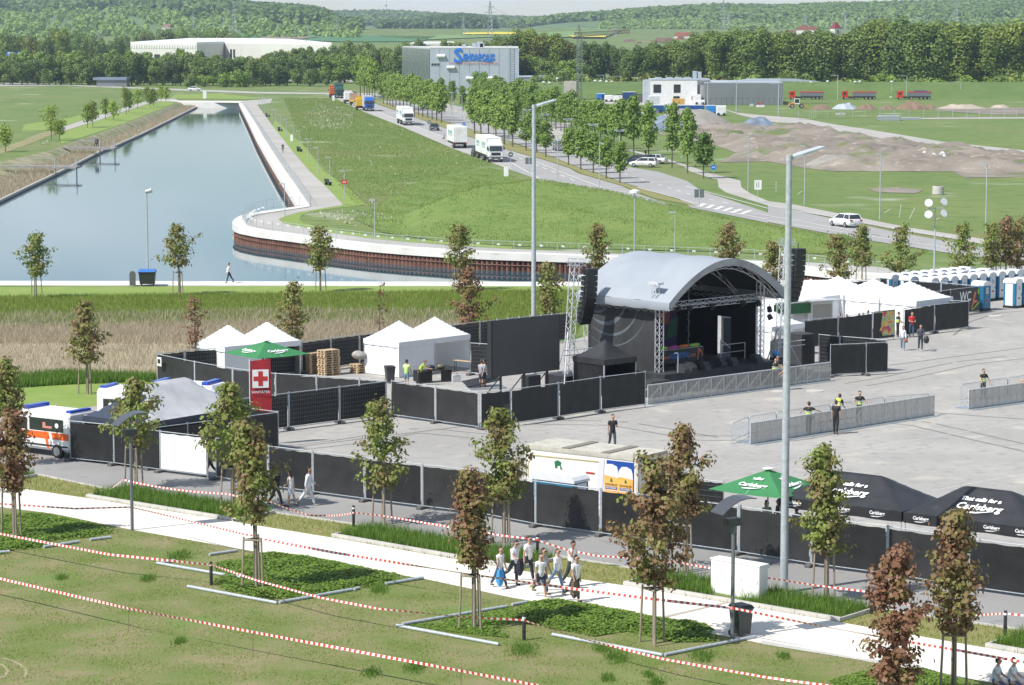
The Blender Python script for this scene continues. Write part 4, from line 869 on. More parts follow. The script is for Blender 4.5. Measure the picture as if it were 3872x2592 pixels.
wood('hill_woodland','dark wooded hill left of the yellow fields',H_DARK,4200,(.12,1.0),(9,14),.30,None,4,(.62,.75,.7,1))
wood('hill_woodland','wooded long hill along the right skyline',H_RIGHT,13000,(.36,1.0),(8,14),.30,lambda u,v,rs:(v>.72)|((u>.16)&(v>.5))|(u>.3),5,(1.15,1.3,1.0,1))
wood('hill_orchard','orchards and gardens around the village under the right hill',H_RIGHT,2400,(.02,.48),(5,9),.32,lambda u,v,rs:(u>.14)&(rs.rand(len(u))>.2),6,(1.5,1.6,1.35,1))
# ================================================================ FENCES
FL=3.47
def cloth(L,H,y,seed,nx=22,nz=12,amp=.035):
 rs=np.random.RandomState(seed);V,F=[],[]
 k=[(rs.uniform(1,5),rs.uniform(-3,3),rs.uniform(0,6),rs.uniform(.4,1))for _ in range(6)]
 for i in range(nx+1):
  for j in range(nz+1):
   x,z=.085+(L-.17)*i/nx,H*j/nz
   e=min(1,min(i,nx-i)/2.5)*min(1,min(j,nz-j)/2)
   w=sum(a*abs(math.sin(p*x*.8+q*z*.7+r))for p,q,r,a in k)/6
   V.append((x,y+(w-.25)*amp*2*e,.20+z-.035*abs(math.sin(x*3.1))*(j==nz)))
 for i in range(nx):
  for j in range(nz):a=i*(nz+1)+j;F.append((a,a+nz+1,a+nz+2,a+1))
 return V,F
WIREM=mat('fence_wire',(0.20,0.215,0.225),0.5,0.5,col2=(0.15,0.16,0.17),scale=5)
WHITETARP=mat('white_tarp',(0.80,0.80,0.79),0.6,col2=(0.72,0.73,0.73),scale=1.2,bump=.3,bscale=2,speck=[(6,.68,.78,(.55,.6,.68))])
GREYTARP=mat('grey_black_tarp',(0.017,0.0175,0.018),0.55,col2=(0.028,0.0285,0.029),scale=1.1,bump=0.5,bscale=1.6)
PANELS={}
def panel_master(kind,seed):
 key=(kind,seed)
 if key in PANELS:return PANELS[key]
 e=thing('mobile_fence','x','mobile fence')
 mb=MB()
 for x in(.03,FL-.03):mb.tube((x,0,.02),(x,0,2.12),.030,n=6)
 for z in(.15,2.06):mb.tube((.03,0,z),(FL-.03,0,z),.024,n=6)
 mb.build('frame',STEEL,e)
 mb=MB()
 for z in np.linspace(.4,1.85,7):mb.box(.05,FL-.05,-.006,.006,z-.006,z+.006)
 for x in np.linspace(.15,FL-.15,26):mb.box(x-.004,x+.004,-.005,.005,.17,2.01)
 mb.build('wire_mesh',WIREM,e)
 y=-.04 if kind!='back' else.04
 V,F=cloth(FL,1.80,y,seed)
 npobj('tarp',V,F,{'front':BLACKTARP,'back':BLACKTARP,'grey':GREYTARP,'white':WHITETARP}[kind],e,smooth=True)
 mb=MB();mb.bbox(-.14,.14,-.36,.36,0,.15,.03);mb.box(-.15,-.05,-.12,.12,.03,.1)
 mb.build('foot',FOOTM,e)
 e.location=(0,0,-500);PANELS[key]=e
 return e
FCOUNT={}
def fence_row(pts,phrase,kind='front',fixed=None,group=None):
 """panels along a polyline; the tarp hangs on the right-hand side of the direction of travel for 'front'"""
 segs=[]
 for a,b in zip(pts[:-1],pts[1:]):
  n=max(1,round(dist(a,b)/FL))if fixed is None else fixed
  segs+=[(lerp(a,b,k/n),lerp(a,b,(k+1)/n))for k in range(n)]
 out=[]
 for k,(a,b)in enumerate(segs):
  kd=kind[k]if isinstance(kind,list)else kind
  m=panel_master(kd,rnd.randrange(5))
  c=copy_thing(m,(*a,.016),ang(a,b));c.scale=(dist(a,b)/FL,1,1)
  for ch in c.children:
   if ch.name.startswith('foot'):ch.scale=(FL/dist(a,b),1,1)
  col='white' if kd=='white' else 'black'
  c['label']='%s mobile fence section, %s'%(col,(ord_(k)+' from left ' if len(segs)>1 else '')+phrase)
  c['group']=group or 'mobile fence panels around the festival ground'
  out.append(c)
 return out
def T_(r,c,x,y):return G(r,c,x,y,2.10)
kinds=['front']*16;kinds[2]='white'
NR=list(nearrow)
A_=fence_row(NR[:4],'before the navy tent',['front','front','white'],1)
A2=fence_row([lerp(NR[3],NR[4],.13)]+NR[4:],'in the long row along the service road',['grey','front','grey','front','grey','front','grey','front','front','grey','front','grey','front'],1)
fence_row([T_(2,0,1325,787),T_(2,0,1715,737),T_(2,0,2110,690),T_(2,1,205,633)],'along the right side of the navy tent','front',1)
fence_row([T_(2,1,-60,598),T_(2,1,200,630)],'at the far corner of the navy tent enclosure','back',1)
fence_row([T_(2,0,1435,102),T_(2,0,1780,172),T_(2,0,2130,232),T_(2,1,180,280),T_(2,1,555,300),T_(2,1,950,326),T_(2,1,1195,345)],'before the left white tents','grey',1)
fence_row([T_(2,1,-165,514),T_(2,1,300,457),T_(2,1,765,402),T_(2,1,1195,350)],'with wire side out behind the red flag','back',1)
fence_row([T_(2,1,1237,347),T_(2,1,1645,399),T_(2,1,2042,451)],'by the black table','grey',1)
fence_row([T_(2,1,2052,451),T_(2,1,2325,427),T_(2,2,425,367),T_(2,2,808,312),T_(2,2,1222,264)],'between video screen and stage','front',1)
fence_row([T_(2,0,1437,100),T_(2,0,1690,72),T_(1,1,420,1558),T_(1,1,950,1490),T_(1,1,1500,1432),T_(1,1,2050,1373),T_(1,2,0,1343),T_(1,2,530,1290)],'in the back row before the reeds','back')
fence_row([T_(2,3,570,17),T_(2,3,900,3),T_(2,3,1098,-8)],'standing free right of the stage','front',1)
fence_row([T_(1,3,465,1490),T_(1,3,655,1507),T_(1,3,1090,1540)],'right of the big black speaker cabinet','back',1)
fence_row([T_(1,3,325,1361),T_(1,3,640,1329),T_(1,3,955,1291),T_(1,3,1155,1268)],'left of the backstage passage','front',1)
fence_row([T_(1,3,1240,1256),T_(1,3,1523,1219),T_(1,3,1840,1186)],'right of the backstage passage','front',1)
fence_row([T_(1,3,1590,1178),T_(1,3,1838,1186)],'behind the corner of the backstage fence','back',1)
wc=fence_row([T_(1,3,1480,1105),T_(1,3,1670,1081),T_(1,3,1935,1050)],'at the entrance to the toilets','front',1)
fence_row([T_(1,3,1240,990),T_(1,3,1585,1017),T_(1,3,1938,1050)],'before the toilets, behind white tents','front')
fence_row([T_(1,3,470,1035),T_(1,3,770,1005),T_(1,3,1030,978),T_(1,3,1112,970)],'behind backstage tents by the lake','back',1)
fence_row([T_(2,2,1640,1240),T_(2,2,1940,1272)],'behind the green umbrella on the right','back',1)
fence_row([T_(2,1,1962,0),T_(2,1,2135,12)],'between white tent and video screen','back',1)
for e in list(PANELS.values()):
 for ch in list(e.children):bpy.data.objects.remove(ch)
 bpy.data.objects.remove(e)
wcp=wc[1]
mb=MB();mb.box(.06,FL-.06,-.10,-.095,.2,1.98);mb.build('banner',mat('banner_cloth',(.035,.035,.037),.6,col2=(.05,.05,.05),scale=2),wcp)
text('WC',1.05,TEXTW,wcp,(FL*.48,-.115,1.38),(R(90),0,0),sx=.75,bold=.012)
ORANGE=paint('orange_print',(.62,.17,.06));LIME=paint('green_print',(.25,.42,.05))
mb=MB();mb.prism([(2.35,.3),(2.5,.35),(2.62,.8),(3.0,.85),(3.1,1.0),(2.75,1.05),(2.95,1.6),(2.85,1.75),(2.7,1.6)],-.115,-.105);mb.build('orange_mark',ORANGE,wcp)
mb=MB();mb.prism([(2.5,.25),(3.3,.75),(3.35,.95),(3.0,.72),(2.55,.4)],-.12,-.106);mb.prism([(3.1,1.6),(3.3,1.4),(3.36,1.9),(3.15,1.9)],-.12,-.106);mb.prism([(.1,.95),(.55,.8),(.4,1.15),(.1,1.2)],-.12,-.106);mb.build('green_mark',LIME,wcp)
t=thing('notice_sign','small white framed notice on the left corner of the fence','sign',(*T_(2,0,1470,118),0),ang(T_(2,0,1435,102),T_(2,0,1780,172)))
mb=MB();mb.bbox(-.27,.27,-.12,-.09,1.45,2.0,.02);mb.build('board',WHITE,t)
mb=MB();mb.box(-.16,.16,-.135,-.121,1.62,1.88);mb.build('picture',DARK,t)
# ================================================================ CROWD BARRIERS
PERF=mat('perforated_plate',(0.42,0.40,0.37),0.5,0.1,col2=(0.36,0.345,0.32),scale=3,alpha=0.5)
PLATE=mat('tread_plate',(0.42,0.50,0.55),0.45,0.5,col2=(0.36,0.40,0.42),scale=2)
def barrier_master(L):
 e=thing('stage_barrier','x','crowd barrier')
 mb=MB()
 for x in(.02,L-.02,L/2):mb.box(x-.018,x+.018,-.018,.018,.02,1.12)
 for z in(.06,.58,1.10):mb.box(.02,L-.02,-.016,.016,z-.016,z+.016)
 mb.tube((0,0,1.15),(L,0,1.15),.03,n=6);mb.build('frame',ALU,e)
 mb=MB();mb.box(.03,L-.03,-.026,-.021,.05,1.1);mb.build('front_plate',PERF,e)
 mb=MB()
 for x in(.06,L-.06):mb.tube((x,.04,1.0),(x,.95,.05),.02,n=5)
 for x in(.28,.78):mb.tube((x,.03,.1),(x+.12,.03,1.05),.012,n=4)
 mb.build('brace',ALU,e)
 mb=MB();mb.box(.01,L-.01,.03,1.05,0,.04);mb.build('standing_plate',PLATE,e)
 mb=MB();mb.box(.01,L-.01,-.42,-.03,0,.03);mb.build('floor_plate',PLATE,e)
 return e
def barrier_row(A,B,phrase,group):
 n=round(dist(A,B)/1.05);L=dist(A,B)/n;e=barrier_master(L)
 for k in range(n):
  a=lerp(A,B,k/n);c=copy_thing(e,(*a,.02),ang(A,B))if k else e
  c.location=(*a,.02);c.rotation_euler=(0,0,ang(A,B))
  c['label']='silver crowd barrier section %s from the left %s'%(ord_(k),phrase);c['group']=group
barrier_row(G(2,2,1240,572),G(2,3,570,348),'in the long row before the stage','stage front barriers')
barrier_row(G(2,2,2178,938),G(2,3,1520,668),'in the middle row of the square','middle row of crowd barriers')
barrier_row(G(2,3,1832,618),G(2,3,2700,500),'in the row at the right edge','right row of crowd barriers')
def rail_row(pts,phrase,group):
 for k,(a,b)in enumerate(zip(pts[:-1],pts[1:])):
  L=dist(a,b)-.06;e=thing('rail_barrier','grey tubular railing barrier %s from the left %s'%(ord_(k),phrase),'railing',(*a,.02),ang(a,b),group)
  mb=MB();mb.pipe([(0,0,0),(0,0,1.0),(.08,0,1.1),(L-.08,0,1.1),(L,0,1.0),(L,0,0)],.02,6);mb.tube((0,0,.2),(L,0,.2),.018,n=5);mb.build('frame',STEEL,e)
  mb=MB()
  for x in np.linspace(.12,L-.12,max(4,int(L/.16))):mb.tube((x,0,.2),(x,0,1.09),.009,n=4)
  mb.build('bars',STEEL,e)
  mb=MB()
  for x in(.2,L-.2):mb.box(x-.03,x+.03,-.3,.3,0,.03)
  mb.build('foot',STEEL,e)
TR=lambda r,c,x,y:G(r,c,x,y,1.1)
rail_row([TR(2,2,2010,745),TR(2,2,2168,680),TR(2,3,78,640),TR(2,3,575,568),TR(2,3,1070,502),TR(2,3,1480,470)],'behind the middle barrier row','tubular railings behind the middle barriers')
rail_row([TR(2,3,1765,387),TR(2,3,2195,324),TR(2,3,2640,262)],'behind the right barrier row','tubular railings behind the right barriers')
# ================================================================ TAPE, PIPES, BOLLARDS
TAPEM=[mat('red_tape',(0.62,0.045,0.03),0.35,col2=(0.5,0.04,0.03),scale=5),mat('white_tape',(0.78,0.78,0.76),0.35,col2=(0.7,0.7,0.68),scale=5)]
def tape(pts,z,label,w=.075,tw=.35,seg=.115,sag=0):
 P3=[]
 for k,p in enumerate(pts):
  zz=z[k]if isinstance(z,(list,tuple))else z;P3.append(Vector((*on(p,zz),zz)))
 Q=[]
 for a,b in zip(P3[:-1],P3[1:]):
  n=max(1,int((b-a).length/seg));s_=min(sag,.02*(b-a).length)if sag else 0
  Q+=[a.lerp(b,t/n)-Vector((0,0,s_*4*(t/n)*(1-t/n)))for t in range(n)]
 Q.append(P3[-1]);V,F,MI=[],[],[];ph=rnd.uniform(0,6)
 for i,p in enumerate(Q):
  d=(Q[min(i+1,len(Q)-1)]-Q[max(i-1,0)]).normalized();s=Vector((-d.y,d.x,0)).normalized();th=tw*(math.sin(i*.043+ph)+.5*math.sin(i*.11+2*ph))
  u=(Vector((0,0,1))*math.cos(th)+s*math.sin(th))*w/2
  V+=[tuple(p-u),tuple(p+u)]
 for i in range(len(Q)-1):F.append((2*i,2*i+2,2*i+3,2*i+1));MI.append(i%2)
 me=bpy.data.meshes.new('barrier_tape');me.from_pydata(V,[],F);me.materials.append(TAPEM[0]);me.materials.append(TAPEM[1]);me.polygons.foreach_set('material_index',MI);me.update()
 o=link(bpy.data.objects.new('barrier_tape',me));tag(o,label,'barrier tape','red and white barrier tapes')
tape([nat(3,0,-300,530),nat(3,0,0,592),nat(3,0,1175,866),nat(3,0,2318,1082),nat(3,1,1872,1436),nat(3,2,300,1582)],.88,'red and white tape nearest the camera, on thin rods across the lawn',w=.095)
tape([nat(3,0,-200,140),nat(3,0,0,182),nat(3,0,1000,372),nat(3,0,1932,466)],.85,'red and white tape over the left lawn, ending at the left bollard',w=.09)
tape([nat(3,0,1934,466),nat(3,0,2342,606),nat(3,1,580,765),nat(3,1,1120,868),nat(3,1,1890,942),nat(3,2,110,972)],[.85,.85,.8,.78,.8,.85],'red and white tape between the two bollards in the middle of the lawn',tw=.6)
tape([nat(3,2,112,975),nat(3,2,600,1130),nat(3,2,1390,1330),nat(3,2,2342,1498),nat(3,3,700,1592)],[.85,.6,.6,.75,.8],'red and white tape running from the middle bollard to the lower right',tw=.6)
tape([nat(2,0,-200,1455),nat(2,0,0,1475),nat(2,0,690,1520),nat(2,0,1208,1505)],1.0,'red and white tape over the path at the left edge, tied to the solar lamp')
tape([nat(2,0,1212,1510),nat(3,0,1440,-6),nat(3,0,2230,186),nat(3,1,30,210)],1.0,'red and white tape over the path from solar lamp to staked maple',w=.07)
tape([nat(3,1,80,234),nat(3,1,700,352),nat(3,1,1400,465),nat(3,1,2040,565)],[1.2,1.1,1.1,1.2],'red and white tape along the path edge left of the walking group',w=.1,tw=.7)
tape([nat(3,1,2060,566),nat(3,2,0,607),nat(3,2,560,685),nat(3,2,1290,780),nat(3,2,2015,862)],[1.2,1.2,1.2,1.25,1.2],'red and white tape in front of the walking group',w=.1,tw=.5)
tape([nat(3,2,2020,862),nat(3,3,350,1000),nat(3,3,1100,1140),nat(3,3,1690,1240),nat(3,3,2500,1385)],[1.2,1.1,1.1,1.2,1.2],'red and white tape over the path at the lower right',w=.085,tw=.7)
tape([nat(2,0,975,1360),nat(2,0,1122,1255),nat(2,0,2075,1384),nat(2,1,100,1440),nat(2,1,480,1578),nat(3,1,640,14),nat(3,1,893,-12)],[.1,.95,.9,.9,.5,.35,.85],'red and white tape beyond the left kerbed beds',sag=.3)
tape([nat(3,1,893,-12),nat(3,1,1180,20),nat(3,1,1890,140),nat(3,1,2260,200),nat(3,2,232,236)],[.85,.85,.9,.9,.85],'red and white tape behind the second kerbed bed')
tape([nat(3,2,234,240),nat(3,2,490,326),nat(3,2,780,385),nat(3,2,1050,400),nat(3,2,1440,430),nat(3,2,1815,497)],[.85,.5,.4,.5,.9,.95],'slack red and white tape from the bollard to the white cabinet')
tape([nat(3,2,2310,575),nat(3,3,0,586),nat(3,3,445,655),nat(3,3,940,716)],.9,'red and white tape before the tall lamp post')
tape([nat(3,3,943,720),nat(3,3,1400,872),nat(3,3,1590,905),nat(3,3,1880,930),nat(3,3,2165,910),nat(3,3,2600,960)],[.85,.5,.4,.4,.85,.85],'red and white tape between the two bollards at the right edge')
for(r_,c_,x,y0,y1)in((3,0,1175,866,1090),(3,0,2312,1080,1312),(3,1,1872,1434,1650)):
 b=nat(r_,c_,x,y1);g=on(b);mb=MB();mb.tube((0,0,-.1),(.03,0,.93),.012,.010,5);mb.tube((.0,-.02,.82),(.06,.02,.84),.012,n=4)
 o=mb.build('tape_rod',mat('rusty_rod',(.2,.12,.08),.8,col2=(.14,.08,.05),scale=9));o.location=(*g,0);tag(o,'thin rusty rod holding the nearest tape, %s from the left'%ord_({1175:0,2312:1,1872:2}[x]),'rod','thin tape rods on the lawn')
PIPES=[((3,0,1437,466),(3,0,2205,600),'long pipe left of the small bollard on the lawn'),((3,0,1475,463),(3,0,1600,444),'short pipe end by the small bollard'),((3,0,1718,680),(3,1,195,832),'pipe in front of the clover square, left half of its corner'),((3,1,215,826),(3,1,880,708),'pipe forming the right side of the clover square'),((3,1,898,706),(3,1,946,694),'very short pipe piece beside the clover square'),((3,1,1185,657),(3,1,1530,600),'pipe at the path edge right of the clover'),((3,1,1290,1040),(3,1,2225,1212),'long pipe in front of the leaning staked maple'),((3,1,1340,1026),(3,1,2300,862),'half buried pipe behind the leaning staked maple'),((3,2,370,1122),(3,2,1380,1310),'long pipe in front of the wide bronze maple'),((3,2,1397,1308),(3,2,2235,1138),'pipe running to the foot of the solar lamp'),((3,0,-60,372),(3,0,90,360),'pipe end at the left picture edge'),((3,0,400,317),(3,0,722,268),'pipe before the left edge clover'),((3,0,825,252),(3,0,1012,228),'thin pipe piece by the path at the left'),((3,0,1915,388),(3,0,2170,350),'pipe behind the clover square by the path'),((3,2,0,847),(3,2,135,824),'short pipe end behind the walking group clover')]
for a,b,lab in PIPES:
 A,B=G(*a),G(*b);L=dist(A,B);mb=MB();n=max(1,int(L/1.9))
 for k in range(n):mb.tube((L*k/n,0,.075),(L*(k+1)/n-.012,0,.075),.065 if k%2 else.068,n=10)
 o=mb.build('border_pipe',STEEL,smooth=True);o.location=(*A,0);o.rotation_euler=(0,0,ang(A,B));tag(o,'galvanised '+lab,'pipe','galvanised pipes bordering the lawn beds')
for(r_,c_,x,y,lab)in((3,0,1933,655,'black bollard on the lawn beside the clover square'),(3,1,893,118,'black bollard at the left end of the second kerbed bed'),(3,2,110,1160,'black bollard with taped ring in the middle of the lawn'),(3,2,232,402,'black white-ringed bollard behind the walking group'),(3,3,944,917,'black white-ringed bollard beside the third kerbed bed'),(3,3,2168,1122,'black white-ringed bollard near the right picture edge')):
 t=thing('bollard',lab,'bollard',(*G(r_,c_,x,y),0),0,'black bollards along the beds')
 mb=MB();mb.lathe([(.065,0),(.065,.92),(.05,.96),(.0,.965)],14);mb.build('post',DARK,t,True)
 mb=MB();mb.lathe([(.0665,.80),(.0675,.81),(.0675,.87),(.0665,.88)],14);mb.build('ring',WHITE,t,True)
# ================================================================ LAMPS
def mast(g,H,label,arm=1.6,az=0.6,r0=.16,group='tall mast lamps'):
 t=thing('lamp_mast',label,'street lamp',(*g,0),az,group)
 mb=MB();mb.tube((0,0,0),(0,0,H*.5),r0,r0*.9,14);mb.tube((0,0,H*.5),(0,0,H-.2),r0*.86,r0*.72,14);mb.lathe([(r0*.8,H-.25),(r0*.8,H)],12);mb.build('pole',STEEL,t,True)
 mb=MB();M=Matrix.Translation((0,0,H-.15))@Matrix.Rotation(R(-14),4,'Y')
 mb.loft([[(r0*.7,-.08,-.05),(r0*.7,.08,-.05),(r0*.7,.08,.06),(r0*.7,-.08,.06)],[(.5,-.24,-.02),(.5,.24,-.02),(.5,.24,.08),(.5,-.24,.08)],[(arm,-.22,.0),(arm,.22,.0),(arm,.22,.06),(arm,-.22,.06)],[(arm+.08,-.14,.02),(arm+.08,.14,.02),(arm+.08,.14,.05),(arm+.08,-.14,.05)]],M)
 mb.build('lamp_head',mat('lamp_housing',(.62,.66,.70),.35,.3,col2=(.55,.6,.63),scale=3),t)
 return t
mast(G(3,2,2342+145,725),17.1,'tall grey lamp mast at the right, in front of the square',az=.55)
mast((at(nat(0,2,200,1100),167)[0],167.0),17.1,'tall grey lamp mast behind the video screen',az=.55)
def lamp(b,top,label,group,r=.05,head='arm',az=0.0,arm=.6,white=False):
 g=on(b);H=hgt(b,top);t=thing('street_lamp',label,'street lamp',(*g,0),az,group)
 mb=MB();mb.tube((0,0,0),(0,0,H),r,r*.75,8);mb.build('pole',STEEL,t,True);mb=MB()
 if head=='arm':mb.box(-.05,arm,-.09,.09,H-.03,H+.09)
 elif head=='tee':mb.box(-arm-.5,-.25,-.2,.2,H+.08,H+.2);mb.box(.25,arm+.5,-.2,.2,H+.08,H+.2);mb.tube((-arm,0,H),(arm,0,H+.05),.04)
 elif head=='globe':mb.lathe([(.12,H-.1),(.5,H),(.5,H+.22),(.15,H+.35)],10)
 else:mb.tube((-.1,0,H),(.45,0,H+.14),.14,.2,10)
 mb.build('lamp_head',WHITE if head=='globe' else STEEL,t)
PL=[(0,1,28,868,980),(0,1,58,858,1005),(0,1,82,905,1040),(0,1,110,945,1075),(0,1,149,978,1110),(0,1,185,1010,1155),(0,1,227,1052,1206),(0,1,279,1098,1257),(0,1,341,1150,1326),(0,1,403,1203,1382),(0,1,477,1275,1476),(0,1,569,1355,1590),(0,1,678,1445,1673),(1,1,810,0,266)]
for i,(r_,c_,x,tp,b)in enumerate(PL):lamp(nat(r_,c_,x,b),nat(r_,c_,x,tp),'slim grey lamp along the lake promenade, %s from the far end'%ord_(i),'slim lamps along the promenade',.055,az=math.pi)
for(r_,c_,x,tp,b,lab)in((1,1,263,118,420,'slim lamp at the inner bend of the promenade'),(1,1,1087,267,605,'slim lamp on the grass behind the curved lake wall'),(1,2,1490,380,740,'slim lamp behind the stage roof, right one')):lamp(nat(r_,c_,x,b),nat(r_,c_,x,tp),lab,'slim lamps along the promenade',.055,az=math.pi)
lamp(nat(1,2,1120,735),nat(1,2,1122,200),'lamp with small round head behind the stage roof, left one','round-headed lamps',.07,'globe')
lamp(nat(1,0,1355,1040),nat(1,0,1345,190),'slim lamp on the quay behind the blue-lidded waste container','round-headed lamps',.075,'cam')
RL=[(0,2,418,1245,1655,'between the carriageways, left of two near ones'),(0,2,799,1315,1725,'between the carriageways, right of two near ones'),(0,1,1790,850,1140,'of a close pair by the avenue, left one'),(0,1,1803,850,1160,'of a close pair by the avenue, right one'),(0,1,1885,880,1166,'beside the round blue sign in the avenue'),(0,1,2312,1050,1326,'among the avenue trees behind the nearest truck'),(0,1,2170,1092,1266,'low among the avenue trees'),(0,2,2160,1252,1748,'by the footpath, left of the soil heaps'),(0,3,333,1340,1873,'on the meadow behind the right mast'),(0,3,1022,1412,2013,'on the meadow above the white car'),(0,3,1985,1512,2440,'near the right edge behind the maples')]
for i,(r_,c_,x,tp,b,lab)in enumerate(RL):lamp(nat(r_,c_,x,b),nat(r_,c_,x,tp),'grey road lamp '+lab,'road lamps',.07,az=0 if i<2 else math.pi)
for i,(x,tp)in enumerate(((140,1003),(305,1045),(515,1090),(745,1140),(985,1192))):
 p=nat(0,2,x,tp);Y=(CAMH-5.6)/((p[1]-HOR)/FPX);g=at(p,Y);lamp((0,0),(0,0),'','')if False else None
 t=thing('street_lamp','two-armed grey street lamp among the avenue trees, %s from the far end'%ord_(i),'street lamp',(g[0],Y,0),.2,'two-armed avenue lamps')
 mb=MB();mb.tube((0,0,0),(0,0,5.6),.08,.06,8);mb.build('pole',STEEL,t)
 for s in(-1,1):mb=MB();mb.box(.3*s if s>0 else-1.7,1.7 if s>0 else-.3,-.22,.22,5.5,5.68,Matrix.Rotation(R(-9*s),4,'Y'));mb.build('lamp_head',STEEL,t)
FLM=[(0,2,388,697,872),(0,2,688,686,882),(0,2,840,692,872),(0,2,995,702,880),(0,2,1152,710,885),(0,2,1790,742,972),(0,2,2052,747,1030),(0,3,95,768,1066),(0,3,637,692,916),(0,3,1268,697,908),(0,3,1763,752,902)]
for i,(r_,c_,x,tp,b)in enumerate(FLM):lamp(nat(r_,c_,x,b),nat(r_,c_,x,tp),'dark far lamp post of the business park, %s from the left'%ord_(i),'lamp posts of the business park',.13,az=math.pi,arm=2.2)
FG=[(0,2,290,757,850),(0,2,345,762,850),(0,2,415,722,850),(0,2,760,744,838),(0,2,810,747,838),(0,2,865,750,838),(0,2,912,752,838),(0,2,972,758,838),(0,2,1033,762,840),(0,3,250,749,850),(0,3,302,750,850),(0,3,393,756,850),(0,3,543,748,850),(0,3,795,752,850),(0,3,837,750,850),(0,3,1130,752,860)]
for i,(r_,c_,x,tp,b)in enumerate(FG):lamp(nat(r_,c_,x,b+45),nat(r_,c_,x,tp),'white-headed lamp before the embankment, %s from the left'%ord_(i),'white-headed lamps before the embankment',.1,'globe')
def solar(g,H,label,az):
 t=thing('solar_lamp',label,'street lamp',(*g,0),az,'solar path lamps')
 PM=mat('grey_pole_paint',(.16,.17,.18),.5,col2=(.13,.14,.15),scale=2)
 mb=MB();mb.tube((0,0,0),(0,0,H),.075,.065,10);mb.lathe([(.085,H-.25),(.085,H)],10);mb.build('pole',PM,t,True)
 mb=MB();mb.box(-.32,.22,-.16,.16,H+.02,H+.3);mb.build('battery_box',mat('lamp_box',(.05,.055,.06),.4,col2=(.04,.044,.05),scale=3),t)
 mb=MB()
 for x in(-.32,.32):mb.tube((x,0,H+.1),(x,0,H+.75),.02)
 mb.build('bracket',PM,t);mb=MB()
 rings=[]
 for k in range(7):
  a=-1.0+2.0*k/6;x,z=.72*a,H+.62+.34*math.cos(a*1.2)+.24*a
  rings.append([(x,-.42,z),(x,.42,z),(x,.42,z+.03),(x,-.42,z+.03)])
 mb.loft(rings);mb.build('solar_panel',mat('solar_roof',(.10,.11,.12),.35,.3,col2=(.07,.075,.085),scale=8,stretch=(1,8,1)),t)
solar(G(3,0,1210,152),4.2,'grey solar lamp on the left, beside the navy tent',.5)
solar(G(3,2,2015,1145),4.15,'grey solar lamp on the right, beside the grey bin',.5)
b=nat(1,3,1515,1195);g=on(b);H=hgt(b,nat(1,3,1525,340))
t=thing('floodlight_mast','grey mast with four round floodlights by the white tents','floodlight',(*g,0),.2)
mb=MB();mb.tube((0,0,0),(0,0,H*.6),.09,.08,8);mb.tube((0,0,H*.6),(0,0,H),.06,.05,8)
for a in(0,2.1,4.2):mb.tube((0,0,1.2),(math.cos(a)*1.1,math.sin(a)*1.1,.05),.03)
mb.build('mast',STEEL,t);mb=MB();mb.tube((-.75,0,H),(.75,0,H),.04);mb.build('crossbar',STEEL,t)
for x,z in((-.62,.42),(.62,.5),(-.62,-.5),(.62,-.42)):
 mb=MB();M=Matrix.Translation((x,-.15,H+z))@Matrix.Rotation(R(70),4,'X')@Matrix.Rotation(R(20*(1 if x>0 else-1)),4,'Y')
 mb.lathe([(.06,-.25),(.14,-.2),(.30,.05),(.33,.1)],14,M=M);o=mb.build('floodlight',ALU,t,True)
 mb=MB();mb.lathe([(.30,.105),(.30,.12)],14,M=M);mb.build('lens',LAMPG,o)
# ================================================================ BINS, CABINET, BEER CONTAINER
def wheelie(g,rz,label,col=(.045,.05,.052),s=1.0):
 t=thing('wheelie_bin',label,'bin',(*g,0.01),rz,'wheeled bins');m=paint('bin_plastic',col);t.scale=(s,s,s)
 mb=MB();mb.loft([[(-.22,-.24,.1),(.22,-.24,.1),(.22,.24,.1),(-.22,.24,.1)],[(-.28,-.30,.98),(.28,-.30,.98),(.28,.33,.98),(-.28,.33,.98)]]);mb.box(-.30,.30,-.33,.35,.96,1.0);mb.build('body',m,t)
 mb=MB();mb.loft([[(-.30,-.36,1.0),(.30,-.36,1.0),(.30,.36,1.0),(-.30,.36,1.0)],[(-.24,-.28,1.1),(.24,-.28,1.1),(.24,.34,1.08),(-.24,.34,1.08)]]);mb.build('lid',DARK,t)
 for x in(-.25,.25):mb=MB();mb.tube((x-.03,.26,.1),(x+.03,.26,.1),.1,n=12);mb.build('wheel',RUBBER,t)
 return t
wheelie(G(3,2,2095,1120),.5,'dark grey wheeled bin on the path beside the right solar lamp',s=1.08)
tb=wheelie(G(2,1,1225,372),.3,'dark wheeled bin beside the central white tent')
mb=MB();mb.box(-.14,.14,-.30,-.29,.5,.72,Matrix.Rotation(R(-4),4,'X'));mb.build('sticker',WHITE,tb)
t=thing('waste_container','big black waste container with blue lid on the quay','waste container',(*G(1,0,1350,1052),.06),.05)
mb=MB();mb.loft([[(-.62,-.42,.15),(.62,-.42,.15),(.62,.42,.15),(-.62,.42,.15)],[(-.70,-.52,1.15),(.70,-.52,1.15),(.70,.52,1.15),(-.70,.52,1.15)]]);mb.box(-.74,.74,-.56,.56,1.1,1.2);mb.build('body',paint('container_plastic',(.03,.034,.036)),t)
mb=MB();mb.loft([[(-.74,-.56,1.2),(.74,-.56,1.2),(.74,.56,1.2),(-.74,.56,1.2)],[(-.68,-.40,1.42),(.68,-.40,1.42),(.68,.5,1.38),(-.68,.5,1.38)]]);mb.build('lid',paint('blue_plastic',(.03,.17,.55)),t)
for x in(-.5,.5):
 for y in(-.3,.3):mb=MB();mb.tube((x-.03,y,.08),(x+.03,y,.08),.08,n=10);mb.build('wheel',RUBBER,t)
